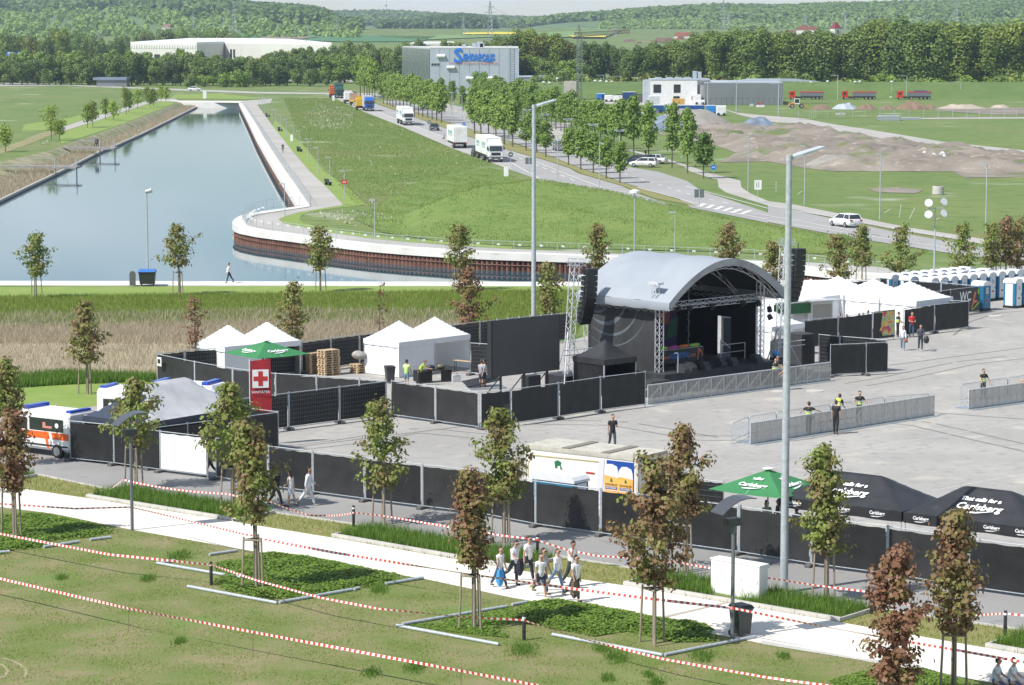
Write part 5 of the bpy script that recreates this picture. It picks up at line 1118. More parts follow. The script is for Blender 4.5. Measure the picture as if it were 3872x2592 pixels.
o=MB().slab([(-.26,-.06),(.26,-.06),(.26,.06),(-.26,.06)],0,.98).add([(.26*math.cos(a),-.06,.98+.26*math.sin(a))for a in np.linspace(0,math.pi,9)]+[(.26*math.cos(a),.06,.98+.26*math.sin(a))for a in np.linspace(0,math.pi,9)],[tuple(range(9)),tuple(reversed(range(9,18)))]+[(i,i+9,i+10,i+1)for i in range(8)]).build('round_stele',paint('grey_stele',(.12,.12,.125)))
o.location=(*G(1,0,1214,1052),.05);tag(o,'grey upright slab with rounded top beside the waste container','marker slab')
A,B=G(3,2,1818,735),G(3,2,2260,815);L=dist(A,B)
t=thing('utility_cabinet','white utility cabinet in the third kerbed bed beside the path','cabinet',(*A,0),ang(A,B));HC=hgt(nat(3,2,1818,735),nat(3,2,1818,412))
mb=MB();mb.bbox(0,L,0,.55,.0,HC,.015);mb.build('body',WHITE,t)
mb=MB();mb.box(-.03,L+.03,-.03,.58,HC+.002,HC+.05);mb.build('lid',WHITE,t)
for k in range(3):mb=MB();mb.box(L*k/3+.02,L*(k+1)/3-.02,-.014,-.002,.14,HC-.05);d_=mb.build('door',WHITE,t);mb=MB();mb.box(L*(k+.88)/3,L*(k+.92)/3,-.03,-.0145,HC*.5,HC*.5+.14);mb.build('handle',STEEL,d_)
ZC=2.65
A,B=on(nat(2,2,112,930),ZC),on(nat(2,2,1152,1050),ZC);C_=on(nat(2,2,470,852),ZC);L=dist(A,B);W=2.5;rz=ang(A,B)
t=thing('beer_container','white beer sales container with pictures of two beer glasses','container',(*A,0),rz)
CW=mat('container_paint',(.74,.74,.70),.5,col2=(.68,.68,.63),scale=.8);RIM=mat('container_rim',(.60,.58,.50),.7,col2=(.38,.36,.29),scale=2.4,ramp=(.45,.7))
mb=MB();mb.box(.03,L-.03,.03,W-.03,.12,ZC-.2);mb.build('wall',CW,t)
mb=MB();mb.box(0,L,0,W,ZC-.2,ZC-.05);mb.box(.02,L-.02,.02,W-.02,ZC-.05,ZC);mb.build('roof',mat('container_roof',(.52,.50,.43),.8,col2=(.40,.38,.32),scale=1.5,speck=[(9,.62,.72,(.2,.19,.15))]),t)
mb=MB()
for x in(0,L-.12):
 for y in(0,W-.12):mb.box(x-.004,x+.124,y-.004,y+.124,0,ZC-.2)
mb.box(.12,L-.12,-.004,.08,.0,.12);mb.build('corner_post',RIM,t)
for x0 in(L*.33,L*.68):mb=MB();mb.box(x0,x0+.42,.03,W-.03,ZC+.003,ZC+.04);mb.build('roof_plank',mat('grey_plank',(.22,.2,.17),.9,col2=(.17,.155,.13),scale=4),t)
OCH=paint('ochre_line',(.50,.40,.18));GRN=paint('dark_green_print',(.03,.17,.07));BLU=paint('blue_print',(.015,.07,.32));AMB=mat('amber_print',(.75,.37,.06),.5,col2=(.8,.48,.14),scale=2)
mb=MB();mb.prism([(.22,1.75),(.5,2.15),(L*.66,2.2),(L*.66,2.25),(.48,2.2),(.19,1.77)],.012,.022);mb.box(.19,.23,.012,.022,1.1,1.76);mb.build('ochre_line',OCH,t)
mb=MB();mb.prism([(L*.27,2.0),(L*.30,2.08),(L*.33,2.0),(L*.325,1.86),(L*.345,1.6),(L*.38,1.45),(L*.38,1.38),(L*.255,1.3),(L*.25,1.4),(L*.28,1.55),(L*.275,1.8)],.010,.020);mb.build('emblem',GRN,t)
mb=MB();mb.prism([(L*.30,1.8),(L*.32,1.82),(L*.325,1.6),(L*.31,1.4),(L*.295,1.5)],.004,.009);mb.build('emblem_light',WHITE,t)
text('Bräu',.55,GRN,t,(L*.475,.014,1.12),(R(90),0,0));text('www.braeu.de',.12,REDM,t,(L*.59,.014,1.62),(R(90),0,0))if False else None
mb=MB();mb.box(L*.55,L*.625,.012,.02,1.62,1.70);mb.build('red_strip',REDM,t)
mb=MB();mb.box(L*.73,L*.965,.010,.026,.2,2.36);mb.build('blue_panel',BLU,t)
for i,(x0,top)in enumerate(((L*.715,2.2),(L*.838,2.14))):
 w_=L*.118;mb=MB();mb.prism([(x0,.2),(x0+w_,.2),(x0+w_*1.03,1.58),(x0-.02,1.66)],-.012,.008);mb.build('beer',AMB,t)
 mb=MB();mb.prism([(x0-.02,1.662),(x0+w_*1.03,1.582),(x0+w_,1.85),(x0+w_*.9,top-.1),(x0+w_*.55,top),(x0+w_*.2,top-.02),(x0,top-.2)],-.012,.008);mb.build('foam',mat('foam_print',(.74,.74,.79),.5,col2=(.66,.66,.73),scale=1.5),t)
 text('Schönbuch',.155,DARK,t,(x0+w_/2,-.018,1.26),(R(90),0,0));mb=MB();mb.box(x0+.06,x0+w_-.06,-.02,-.013,1.04,1.16);mb.build('label_band',BLU,t);text('WEIZENBIER',.1,TEXTW,t,(x0+w_/2,-.026,1.10),(R(90),0,0))
 mb=MB();mb.prism([(x0+w_*.42,1.38),(x0+w_*.6,1.38),(x0+w_*.58,1.48),(x0+w_*.5,1.56),(x0+w_*.42,1.48)],-.018,-.0125);mb.build('crest',GRN,t)
mb=MB();mb.prism([(L*.635,.2),(L*.69,.2),(L*.71,2.36),(L*.665,2.36)],.008,.016);mb.build('glass_print',mat('glass_print',(.66,.66,.76),.5,col2=(.6,.6,.7),scale=1),t)
mb=MB();mb.box(L-.026,L-.006,.15,W-.15,.15,1.0);mb.build('end_panel',paint('blue_panel',(.03,.16,.45)),t)
mb=MB();mb.box(L-.028,L+.0,.9,W-.25,1.05,2.2);mb.build('sales_hatch',DARK,t)
# ================================================================ TENTS
def roof_grid(W,Dp,he,hp,pw=1.3,n=18,sag=0.0):
 V,F=[],[]
 for i in range(n+1):
  for j in range(n+1):
   x,y=W*i/n,Dp*j/n
   d=max(0.0,min(min(x,W-x)/(min(W,Dp)/2),min(y,Dp-y)/(min(W,Dp)/2),1.0))
   z=he+(hp-he)*d**pw-sag*math.sin(math.pi*i/n)*(1-d)*d
   V.append((x,y,z))
 for i in range(n):
  for j in range(n):a=i*(n+1)+j;F.append((a,a+n+1,a+n+2,a+1))
 return V,F
def tent(A,rz,W,Dp,he,hp,label,cloth_,valm=None,hipm=None,walls=(),wallm=None,group=None,val=.32,pw=1.3,n=18,legs=True,sag=0.0,name='party_tent'):
 """frame tent: A = front-left corner, local x along the front, local y to the back"""
 t=thing(name,label,'tent',(*A,0.016),rz,group)
 valm=valm or cloth_;wallm=wallm or cloth_
 V,F=roof_grid(W,Dp,he,hp,pw,n,sag);o=npobj('roof',V,F,[cloth_,hipm]if hipm else cloth_,t)
 if hipm:cc=[np.mean([V[i]for i in f],axis=0)for f in F];o.data.polygons.foreach_set('material_index',[int(min(c[0],W-c[0])<min(c[1],Dp-c[1]))for c in cc])
 mb=MB();k=14
 for(a,b)in(((0,0),(W,0)),((W,0),(W,Dp)),((W,Dp),(0,Dp)),((0,Dp),(0,0))):
  for q in range(k):
   p0,p1=lerp(a,b,q/k),lerp(a,b,(q+1)/k);d=lambda s:-.035*abs(math.sin(s*math.pi*3))
   mb.quad((*p0,he-val+d(q/k)),(*p1,he-val+d((q+1)/k)),(*p1,he+.0),(*p0,he+.0))
 mb.build('valance',valm,t)
 if legs:
  for x,y in((.05,.05),(W-.05,.05),(W-.05,Dp-.05),(.05,Dp-.05)):
   mb=MB();mb.box(x-.025,x+.025,y-.025,y+.025,0,he-.02);mb.build('leg',ALU,t)
 for wl_ in walls:
  (x0,y0),(x1,y1)={'left':((.06,Dp-.06),(.06,.06)),'front':((.06,.06),(W-.06,.06)),'right':((W-.06,.06),(W-.06,Dp-.06)),'back':((.06,Dp-.06),(W-.06,Dp-.06)),'fronthalf':((.06,.06),(W*.52,.06))}[wl_]
  V,F=[],[]
  for i in range(17):
   for j in range(7):
    p=lerp((x0,y0),(x1,y1),i/16);nx,ny=(y1-y0),-(x1-x0);L=math.hypot(nx,ny);w_=.03*math.sin(i*1.9+j*.7)
    V.append((p[0]+nx/L*w_,p[1]+ny/L*w_,.03+(he-.1)*j/6))
  for i in range(16):
   for j in range(6):a=i*7+j;F.append((a,a+7,a+8,a+1))
  npobj('wall',V,F,wallm,t,smooth=True)
 return t
TENTGREY=mat('grey_slope_cloth',(0.40,0.40,0.41),0.3,col2=(0.50,0.50,0.51),scale=1.2,bump=0.5,bscale=.9,spec=.9)  # pale grey for the long roof slopes; hips and valance are navy
NAVYV=mat('navy_valance',(0.030,0.040,0.065),0.5,col2=(0.04,0.05,0.08),scale=1.2)
BLKT=mat('black_tent_cloth',(0.022,0.023,0.025),0.45,col2=(0.034,0.035,0.038),scale=1.6,bump=0.5,bscale=1.4,speck=[(5,.7,.78,(.10,.10,.105))])
GREENU=mat('green_umbrella_cloth',(0.045,0.23,0.085),0.65,col2=(0.06,0.27,0.10),scale=.7,trans=.25)
GREYSH=mat('grey_tent_wall',(0.16,0.165,0.17),0.7,col2=(0.12,0.125,0.13),scale=1)
def ctr(A,rz,x,y):return(A[0]+math.cos(rz)*x-math.sin(rz)*y,A[1]+math.sin(rz)*x+math.cos(rz)*y)
nt0=tent((-18.3,130.3),R(142)-R(90),7.6,4.5,2.35,3.95,'navy and grey first aid tent behind the left fence',TENTGREY,NAVYV,NAVYV,pw=1.15,sag=.35,walls=('right','back'),wallm=NAVYV,legs=True)
for k in range(2):
 tent(ctr((-17.8,162.7),R(37),2.85*k,0),R(40),2.82,3.3,2.25,3.35,'white peaked tent left of the pallets, %s one of the pair'%('left','right')[k],WHITETENT,walls=(('left','front','back')if k==0 else('right','back')),wallm=WHITETENT if k==0 else GREYSH,group='left pair of white tents',pw=1.15)
for k in range(2):
 tent(ctr((-7.1,165.0),R(46),3.2*k,0),R(46),3.17,3.3,2.25,3.4,'white peaked tent behind the black table, %s one of the pair'%('left','right')[k],WHITETENT,walls=(('left','front','back')if k==0 else('back','right')),group='central pair of white tents',pw=1.15)
for k,(x,y,s,lab,wl_)in enumerate(((22.05,194.4,3.4,'first from the left, behind the green trailer flap',('front','left')),(24.4,197.0,4.3,'second from the left, with tall peak',('front','left')),(26.75,194.9,4.3,'third from the left',('front','left')),(29.15,192.8,4.5,'last on the right, open at the front',('left','back')))):
 rz=R(45);A=ctr((x,y),rz,-s/2,-s/2);tent(A,rz,s,s,2.3,3.5,'white backstage tent, '+lab,WHITETENT,walls=wl_,group='white backstage tents',pw=1.25,val=.38)
rz=R(45);A=ctr((17.25,177.0),rz,-1.75,-1.75)
tent(A,rz,3.5,3.5,2.15,3.15,'small white tent behind the right loudspeaker tower',WHITETENT,walls=('left','back'),pw=1.25)
rz=R(42);tent(ctr((5.5,156.6),rz,0,0),rz,2.75,2.75,2.2,3.25,'black peaked tent beside the left stage wall',BLKT,walls=('left','back','right'),wallm=BLACKTARP)
for k in range(2):
 A=((11.3,110.5),(16.05,106.85))[k];rz=R(-37.5)
 t=tent(A,rz,5.9,3.6,2.2,3.25,'black beer tent with white lettering, %s'%('left one, partly behind the olive maple','right one at the picture edge')[k],BLKT,pw=1.12,val=.42,n=24,group='black beer tents')
 for x in((.75,3.1,4.75)if k==0 else(.8,2.3,4.0,5.4)):
  text('Carlsberg',.20,TEXTW,t,(x,-.012,2.02),(R(90),0,0),shear=.15,bold=.006,name='brand_lettering',sx=.92)
  mb=MB();mb.prism([(x-.3,1.88),(x+.05,1.89),(x+.35,1.95),(x+.05,1.86),(x-.2,1.85)],-.016,-.006);mb.build('swash',TEXTW,t)
 el=math.atan2(1.05*.72,1.8);sl=math.atan2(.84,1.25)
 def onroof(y):return 2.2+1.05*(y/1.8)**1.12
 for s,y,sz,body in((.0,1.12,.30,'That calls for a'),(.1,.72,.52,'Carlsberg')):
  pit=math.atan2(onroof(y+.2)-onroof(y-.2),.4)
  text(body,sz,TEXTW,t,(2.75+s+(.2 if k else 0),y,onroof(y)+.045),(pit,0,0),shear=.18,bold=.012,name='brand_lettering',depth=.012)
 pit=math.atan2(onroof(.5)-onroof(.2),.3);mb=MB();mb.slab([(-.6,0),(.1,.06),(.9,.2),(.2,-.02),(-.4,-.07)],0,.012,Matrix.Translation((2.9,.40,onroof(.40)+.05))@Matrix.Rotation(pit,4,'X'));mb.build('swash',TEXTW,t)
for k,(x,y,L_)in enumerate(((.4,.4,5.0),(.4,.4,5.0))):
 A=ctr(((11.3,110.5),(16.05,106.85))[k],R(-37.5),x,y);t=thing('bar_counter','dark bar counter under the %s black beer tent'%('left','right')[k],'counter',(*A,.016),R(-37.5),'bar counters')
 mb=MB();mb.box(0,L_,0,.5,0,1.0);mb.build('front',DARK,t);mb=MB();mb.box(-.05,L_+.05,-.06,.6,1.002,1.06);mb.build('top',paint('blue_grey_top',(.09,.13,.22)),t)
def umbrella(c,side,rz,zc,ze,label,crown):
 t=thing('sun_umbrella',label,'umbrella',(*c,.016),rz,'green square umbrellas')
 h=side/2;V=[(0,0,zc)];n=10;F=[]
 for k in range(1,7):
  f=k/6
  ring=[]
  for(a,b)in(((-h,-h),(h,-h)),((h,-h),(h,h)),((h,h),(-h,h)),((-h,h),(-h,-h))):
   for q in range(6):p=lerp(a,b,q/6);s=math.sin(math.pi*q/6)*.05*f;ring.append((p[0]*f,p[1]*f,ze+(zc-ze)*(1-f)**1.08-s))
  V+=ring
 for q in range(24):F.append((0,1+q,1+(q+1)%24))
 me=bpy.data.meshes.new('canopy')
 for k in range(5):
  for q in range(24):F.append((1+k*24+q,1+(k+1)*24+q,1+(k+1)*24+(q+1)%24,1+k*24+(q+1)%24))
 me.from_pydata(V,[],F);me.materials.append(GREENU);me.update();link(bpy.data.objects.new('canopy',me),t)
 mb=MB();mb.tube((0,0,0),(0,0,zc-.03),.035,n=8);mb.build('pole',ALU,t);mb=MB();mb.lathe([(.24,zc+.01),(.25,zc+.05),(.1,zc+.09)],12);mb.build('cap',WHITE,t)
 mb=MB();mb.bbox(-.45,.45,-.45,.45,0,.12,.03);mb.build('base',CONC,t)
 for s in range(8):
  a=R(45*s);L=h*(1.38 if s%2 else 1.0)
  mb=MB();mb.tube((0,0,zc-.08),(math.cos(a)*L,math.sin(a)*L,ze-.06),.012,n=4);mb.build('rib',ALU,t)
 pit=math.atan2(zc-ze,h)
 for s in(0,1):
  e=Matrix.Rotation(R(-90*(1-s)*1),4,'Z')if False else None
  yaw=R(-90)if s==0 else 0
  def place(o,y,up=.03):
   f=y/h;z=ze+(zc-ze)*(1-f)**1.08
   M=Matrix.Rotation(yaw,4,'Z')@Matrix.Translation((0,-y,z+up))@Matrix.Rotation(pit,4,'X');o.matrix_local=M
  o=text('Carlsberg',.36,TEXTW,t,(0,0,0),shear=.15,bold=.012,name='brand_lettering');place(o,h*.66)
  mb=MB();mb.slab([(-.4,0),(.1,.05),(.55,.14),(.15,-.02),(-.3,-.06)],0,.008);o=mb.build('swash',TEXTW,t);place(o,h*.80)
  if crown:
   mb=MB();mb.slab([(-.22,0),(.22,0),(.27,.16),(.13,.1),(.0,.22),(-.13,.1),(-.27,.16)],0,.008);o=mb.build('crown_mark',TEXTW,t);place(o,h*.45)
 return t
umbrella((-14.9,159.2),3.75,R(38),3.05,2.3,'green square umbrella in front of the left white tents',False)
umbrella((11.0,112.1),3.7,R(-38)+R(90),3.1,2.3,'green square umbrella beside the black beer tents',True)
# ================================================================ PALLETS, TABLE, SMALL THINGS
def pallet_mesh():
 mb=MB()
 for y in(0,.34,.68):mb.box(0,1.2,y,y+.12,0,.022);[mb.box(x,x+.14,y,y+.12,.022,.1)for x in(0,.53,1.06)]
 for x in(0,.53,1.06):mb.box(x,x+.14,0,.8,.1,.122)
 for y in(0,.165,.33,.495,.66):mb.box(0,1.2,y,y+.14,.122,.144)
 return mb
pm=pallet_mesh().build('tmp_pallet',PALLET);PMM=pm.data;PMM.name='pallet';bpy.data.objects.remove(pm)
base=G(2,1,630,312)
STK=[(0,0,16,'tall front pallet stack'),(-1.0,.9,14,'second pallet stack behind the tall one'),(2.0,1.1,6,'low pallet stack under the rubbish bags')]
for sx,sy,n_,lab in STK:
 n_=int(n_*.7)
 for k in range(n_):
  o=link(bpy.data.objects.new('pallet',PMM));o.location=(base[0]+sx+rnd.uniform(-.03,.03),base[1]+sy+rnd.uniform(-.03,.03),.02+k*.147);o.rotation_euler=(0,0,R(40)+rnd.uniform(-.03,.03))
  tag(o,'wooden pallet in the %s, %s from the ground'%(lab,ord_(k)),'pallet','wooden pallets beside the white tents')
for k,(dx,dy,c)in enumerate(((2.2,1.5,(.30,.29,.27)),(2.6,1.75,(.05,.07,.09)),(2.0,1.9,(.42,.39,.34)))):
 o=MB().ell((0,0,.25),(.42,.36,.28),12,8).build('rubbish_bag',mat('bag_%d'%k,c,.5,col2=tuple(x*.7 for x in c),scale=5,bump=1,bscale=6),smooth=True);o.location=(base[0]+dx,base[1]+dy,.90);tag(o,('grey','dark','pale brown')[k]+' stuffed bag lying on the low pallet stack','bag')
A=G(2,1,1490,380);rz=ang(G(2,1,1490,380),G(2,1,1770,372))+.25
t=thing('trestle_table','long table under a black cloth in front of the white tent','table',(*A,.016),rz)
mb=MB();mb.box(0,2.2,0,.75,.71,.75);mb.build('tabletop',PALLET,t)
for x in(.15,2.05):mb=MB();mb.box(x-.02,x+.02,.08,.67,0,.71);mb.build('leg',STEEL,t)
t2=MB().box(-.03,2.23,-.03,.78,.752,.765).box(-.035,.0,-.03,.78,.1,.755).box(-.03,.9,-.04,-.02,.08,.755).box(1.5,2.23,-.04,-.02,.08,.755).box(2.2,2.235,-.03,.78,.1,.755).build('tablecloth',BLACKTARP);t2.location=(*A,.016);t2.rotation_euler=(0,0,rz);tag(t2,'black cloth hanging over the long table','tablecloth')
for x,lab,c in((1.0,'dark bag on the black table',(.03,.03,.035)),(1.7,'olive bag on the black table',(.12,.12,.07))):
 o=MB().ell((0,0,.16),(.28,.18,.17),10,6).build('travel_bag',paint(lab.split()[0]+'_bag',c),smooth=True);o.location=(*ctr(A,rz,x,.45),.78);tag(o,lab,'bag')
A=G(2,1,1800,365);o=thing('metal_case','silver metal flight case beside the table','case',(*A,.016),.4)
mb=MB();mb.bbox(0,.55,0,.3,0,.45,.02);mb.build('body',ALU,o);mb=MB();mb.pipe([(.2,-.01,.46),(.2,-.01,.52),(.36,-.01,.52),(.36,-.01,.46)],.012);mb.build('handle',DARK,o)
for(a,b,lab)in((G(2,1,1790,268),G(2,1,1960,285),'left'),(G(2,1,1955,282),G(2,1,2060,298),'right')):
 L=dist(a,b)*1.15;t=thing('beer_bench','narrow wooden folding bench, %s one before the white tent'%lab,'bench',(*a,.016),ang(a,b),'folding benches')
 mb=MB();mb.box(0,L,0,.26,.72,.76);mb.build('seat',PALLET,t)
 for x in(.2,L-.2):mb=MB();mb.tube((x,.04,0),(x,.04,.72),.018);mb.tube((x,.22,0),(x,.22,.72),.018);mb.build('leg',mat('green_steel',(.05,.08,.06),.5,col2=(.04,.06,.05),scale=3),t)
A=G(2,1,1850,400);t=thing('monitor_wedge','flat dark panel crate tilted up near the fence corner','crate',(*G(2,1,1960,440),.016),R(20))
mb=MB();mb.box(0,2.3,0,1.2,0,.12);mb.build('base',STEEL,t);mb=MB();mb.box(0.05,2.2,.1,1.15,0,.06,Matrix.Translation((-.15,0,.14))@Matrix.Rotation(R(-9),4,'Y')@Matrix.Rotation(R(12),4,'X'));mb.build('lid',DARK,t)
b=nat(2,0,2268,800);Yf=138.0
p0,p1=at(nat(2,0,2290,170),Yf),at(nat(2,1,30,655),Yf)
t=thing('beach_flag','tall red banner flag with a white square and red cross','flag',(p0[0]-.05,Yf,0),.15)
Ht=p0[2];zb_=max(1.0,p1[2]);wd=1.12
mb=MB();mb.tube((0,0,0),(0,0,Ht+.1),.025,n=8);mb.build('pole',WHITE,t);mb=MB();mb.bbox(-.35,.35,-.35,.35,0,.08,.02);mb.build('base',DARK,t)
V,F=[],[]
for i in range(9):
 for j in range(15):V.append((.04+wd*i/8-.05*j/14*(i/8),.05*math.sin(i*.9+j*.5)*(i/8),zb_+(Ht-zb_)*j/14+.12*i/8*(j==14)))
for i in range(8):
 for j in range(14):a=i*15+j;F.append((a,a+15,a+16,a+1))
npobj('cloth',V,F,mat('red_flag_cloth',(.42,.022,.03),.6,col2=(.35,.02,.028),scale=2,trans=.15),t,smooth=True)
zc=zb_+(Ht-zb_)*.68
mb=MB();mb.box(.14,1.0,-.075,-.07,zc-.52,zc+.45);mb.build('white_square',WHITE,t)
mb=MB();mb.box(.45,.69,-.086,-.078,zc-.42,zc+.36);mb.box(.2,.449,-.086,-.078,zc-.15,zc+.09);mb.box(.691,.94,-.086,-.078,zc-.15,zc+.09);mb.build('red_cross',REDM,t)
text('SANITÄTER',.19,TEXTW,t,(.57,-.08,zc-.75),(R(90),0,0))
# ================================================================ VIDEO SCREEN
A,B=on(nat(2,1,2152,325),1.45),on(nat(2,2,436,250),1.45);L=dist(A,B);rz=ang(A,B)
t=thing('video_screen','big dark video screen on legs at the fence','screen',(*A,.016),rz);HS=3.35
mb=MB();mb.box(0,L,0,.35,1.45,1.45+HS);mb.build('cabinet',mat('screen_frame',(.018,.019,.02),.5,col2=(.025,.026,.028),scale=2),t)
mb=MB();mb.box(.1,L-.05,-.02,-.004,1.5,1.42+HS);mb.build('display',mat('screen_face',(.048,.049,.051),.55,col2=(.056,.057,.059),scale=.6),t)
for k in range(6):x=L*(.1+.16*k);mb=MB();mb.tube((x,.1,1.45+HS),(x,.1,1.57+HS),.04);mb.build('lifting_eye',STEEL,t)
for x in(L*.16,L*.5,L*.84):mb=MB();mb.box(x-.05,x+.05,.1,.2,0,1.449);mb.tube((x,.2,1.4),(x,1.6,.05),.035);mb.build('leg',DARK,t)
mb=MB();mb.box(L*.60,L*.78,.36,1.0,.0,1.2);mb.build('ballast',DARK,t)
# ================================================================ STAGE
def truss(p0,p1,w,parent,name='truss',n=None,tri=False,r=.024):
 a,b=Vector(p0),Vector(p1);d=(b-a);L=d.length;d.normalize();u=d.orthogonal().normalized()
 if abs(d.z)>.8:u=Vector((1,0,0))-d*d.x;u.normalize()
 v=d.cross(u);n=n or max(3,int(L/w));mb=MB()
 cs=[(-1,-1),(1,-1),(1,1),(-1,1)]if not tri else[(-1,-.7),(1,-.7),(0,1)]
 q=[u*(c[0]*w/2)+v*(c[1]*w/2)for c in cs];m=len(q)
 for o in q:mb.tube(a+o,b+o,r,n=5)
 for k in range(n):
  s0,s1=a+d*(L*k/n),a+d*(L*(k+1)/n)
  for j in range(m):
   o0,o1=q[j],q[(j+1)%m];mb.tube(s0+(o0 if k%2 else o1),s1+(o1 if k%2 else o0),r*.55,n=4,cap=False)
 return mb.build(name,ALU,parent)
SA=R(42.4);S0=(8.9,158.6);SW,SD,DZ=9.0,6.2,1.2
st=thing('festival_stage','festival stage with silver arched roof and black walls','stage',(*S0,.016),SA)
mb=MB();mb.box(-.55,SW+.55,-1.0,SD+.3,DZ-.12,DZ);mb.build('deck',mat('stage_deck',(.035,.038,.042),.6,col2=(.05,.053,.058),scale=2),st)
mb=MB();mb.box(-.6,SW+.6,-1.05,-1.0,0,DZ-.02);mb.box(-.61,-.56,-1.0,SD,0,DZ-.02);mb.box(SW+.56,SW+.61,-1.0,SD,0,DZ-.02);mb.build('skirt',mat('stage_skirt',(.02,.023,.026),.7,col2=(.035,.04,.044),scale=1.2,bump=.8,bscale=2),st)
for x in(0,SW):
 for y in(0,SD):truss((x,y,DZ),(x,y,6.3 if y==0 else 5.6),.36,st,'tower')
truss((SW+.35,.25,DZ),(SW+.35,.25,5.4),.3,st,'tower')
for y in(0,SD):truss((.2,y,5.15),(SW-.2,y,5.15),.34,st,'crossbeam')
for x in(0,SW):truss((x,.2,5.0),(x,SD-.2,5.0),.3,st,'side_beam')
def archz(f):return 5.15+2.75*math.sin(math.pi*(0.035+.93*f))**.86
def archpts(n=22,dz=0.0,x0=-.75,x1=SW+.75):return[(x0+(x1-x0)*k/n,archz(k/n)+dz)for k in range(n+1)]
for y in(-1.0,2.4,SD-.3):
 P=archpts(10,-.28,-.5,SW+.5);mb=MB()
 for(x0,z0),(x1,z1)in zip(P[:-1],P[1:]):
  for dx,dz in((0,0),(0,-.32)):mb.tube((x0,y,z0+dz),(x1,y,z1+dz),.028,n=5)
  mb.tube((x0,y,z0),(x1,y,z1-.32),.014,n=4);mb.tube((x0,y,z0-.32),(x1,y,z1),.014,n=4)
 mb.build('roof_arch',ALU,st)
ROOFM=mat('silver_roof_sheet',(.285,.315,.355),.5,col2=(.33,.36,.395),scale=.35,spec=.5,bump=.35,bscale=.9)
V,F=[],[];P=archpts(26);ys=np.linspace(-1.55,SD+.25,16)
for i,(x,z)in enumerate(P):
 for j,y in enumerate(ys):V.append((x,y,z+.05*math.cos(j*2*math.pi/5)-(.04 if j in(0,15)else 0)))
k=len(ys)
for i in range(len(P)-1):
 for j in range(k-1):a=i*k+j;F.append((a,a+1,a+k+1,a+k))
npobj('roof_sheet',V,F,ROOFM,st,smooth=True)
mb=MB();ROOFU=mat('roof_edge_sheet',(.24,.25,.27),.6,col2=(.34,.35,.37),scale=1.1,bump=.8,bscale=1.5)
for(x0,z0),(x1,z1)in zip(P[:-1],P[1:]):
 cx=SW/2;i0,i1=[((x-cx)*.955+cx,z-.42)for x,z in((x0,z0),(x1,z1))]
 mb.quad((x0,-1.56,z0),(x1,-1.56,z1),(i1[0],-1.45,i1[1]),(i0[0],-1.45,i0[1]))
mb.build('roof_edge',ROOFU,st)
for x,s in((-.75,1),(SW+.75,-1)):
 V,F=[],[]
 for j,y in enumerate(ys):V+=[(x,y,archz(0)+.02),(x-.03*s,y,archz(0)-.25),(x+.05*s,y,archz(0)-.48+.03*math.sin(j*2))]
 for j in range(k-1):F+=[(3*j,3*j+3,3*j+4,3*j+1),(3*j+1,3*j+4,3*j+5,3*j+2)]
 npobj('roof_hem',V,F,ROOFM,st,smooth=True)
for x,y in((-.35,.0),(SW+.3,.0),(-.35,SD-.1)):
 truss((x,y,5.3),(x,y,6.55),.34,st,'tower_head');mb=MB();mb.box(x-.25,x+.25,y-.45,y+.45,6.56,6.7);mb.build('hoist_beam',ALU,st)
GAUZE=mat('black_gauze',(.022,.023,.025),.7,col2=(.038,.039,.041),scale=.9,bump=.5,bscale=1.2,speck=[(3,.7,.8,(.06,.06,.062))])
mb=MB();mb.box(-.03,.03,.25,SD,.4,5.1);wl_=mb.build('side_wall',GAUZE,st)
for r_,cy,w_ in((2.6,3.1,.16),(1.9,3.5,.26),(3.3,3.0,.08),(1.2,4.2,.14)):
 mb=MB();n=14
 for k2 in range(n):
  a0,a1=R(195+115*k2/n),R(195+115*(k2+1)/n);ww=lambda q:w_*math.sin(math.pi*(q+.02))
  p=[(cy+1.2+(r_+s*ww(q))*math.cos(a),5.6+(r_*.95+s*ww(q))*math.sin(a))for a,q,s in((a0,k2/n,-.5),(a1,(k2+1)/n,-.5),(a1,(k2+1)/n,.5),(a0,k2/n,.5))]
  if all(.4<z<5.0 and.3<y<SD for y,z in p):mb.quad(*[(-.036,y,z)for y,z in p])
 if mb.f:mb.build('wall_print',mat('grey_blue_print',(.105,.125,.15),.7,col2=(.08,.095,.115),scale=2),wl_)
BW=mat('black_backdrop',(.010,.010,.011),.9,col2=(.014,.014,.015),scale=1)
mb=MB();mb.box(0,SW,SD-.03,SD+.03,DZ,5.2);mb.build('back_wall',BW,st)
mb=MB();mb.box(SW-.03,SW+.03,.3,2.45,DZ,5.2);mb.box(SW-.03,SW+.03,3.65,SD-.04,DZ,5.2);mb.box(SW-.03,SW+.03,2.45,3.65,DZ+2.5,5.2);mb.build('right_wall',BW,st)
mb=MB();LP_=archpts(20,-.12)
for(x0,z0),(x1,z1)in zip(LP_[:-1],LP_[1:]):mb.quad((x0,-1.4,z0),(x1,-1.4,z1),(x1,SD+.1,z1),(x0,SD+.1,z0))
mb.build('roof_lining',BW,st)
V=[(x,SD+.02,z)for x,z in archpts(20,-.05)];V2=[(x,SD+.02,5.15)for x,z in archpts(20)]
npobj('back_gable',V+V2,[(i,i+1,i+22,i+21)for i in range(20)],BW,st)
mb=MB();mb.box(4.3,7.3,SD-.6,SD-.56,DZ,5.1);dr=mb.build('colour_drape',mat('dark_drape',(.03,.05,.10),.8,col2=(.10,.04,.12),scale=.6),st)
def drape(c,poly,nm):
 mb=MB();mb.slab([(0,0)]*0 or poly,0,.01,Matrix(((0,0,1,0),(1,0,0,0),(0,1,0,0),(0,0,0,1)))@Matrix.Translation((0,0,-1.165*0)));o=mb.build('colour_patch',paint(nm,c),dr);return o
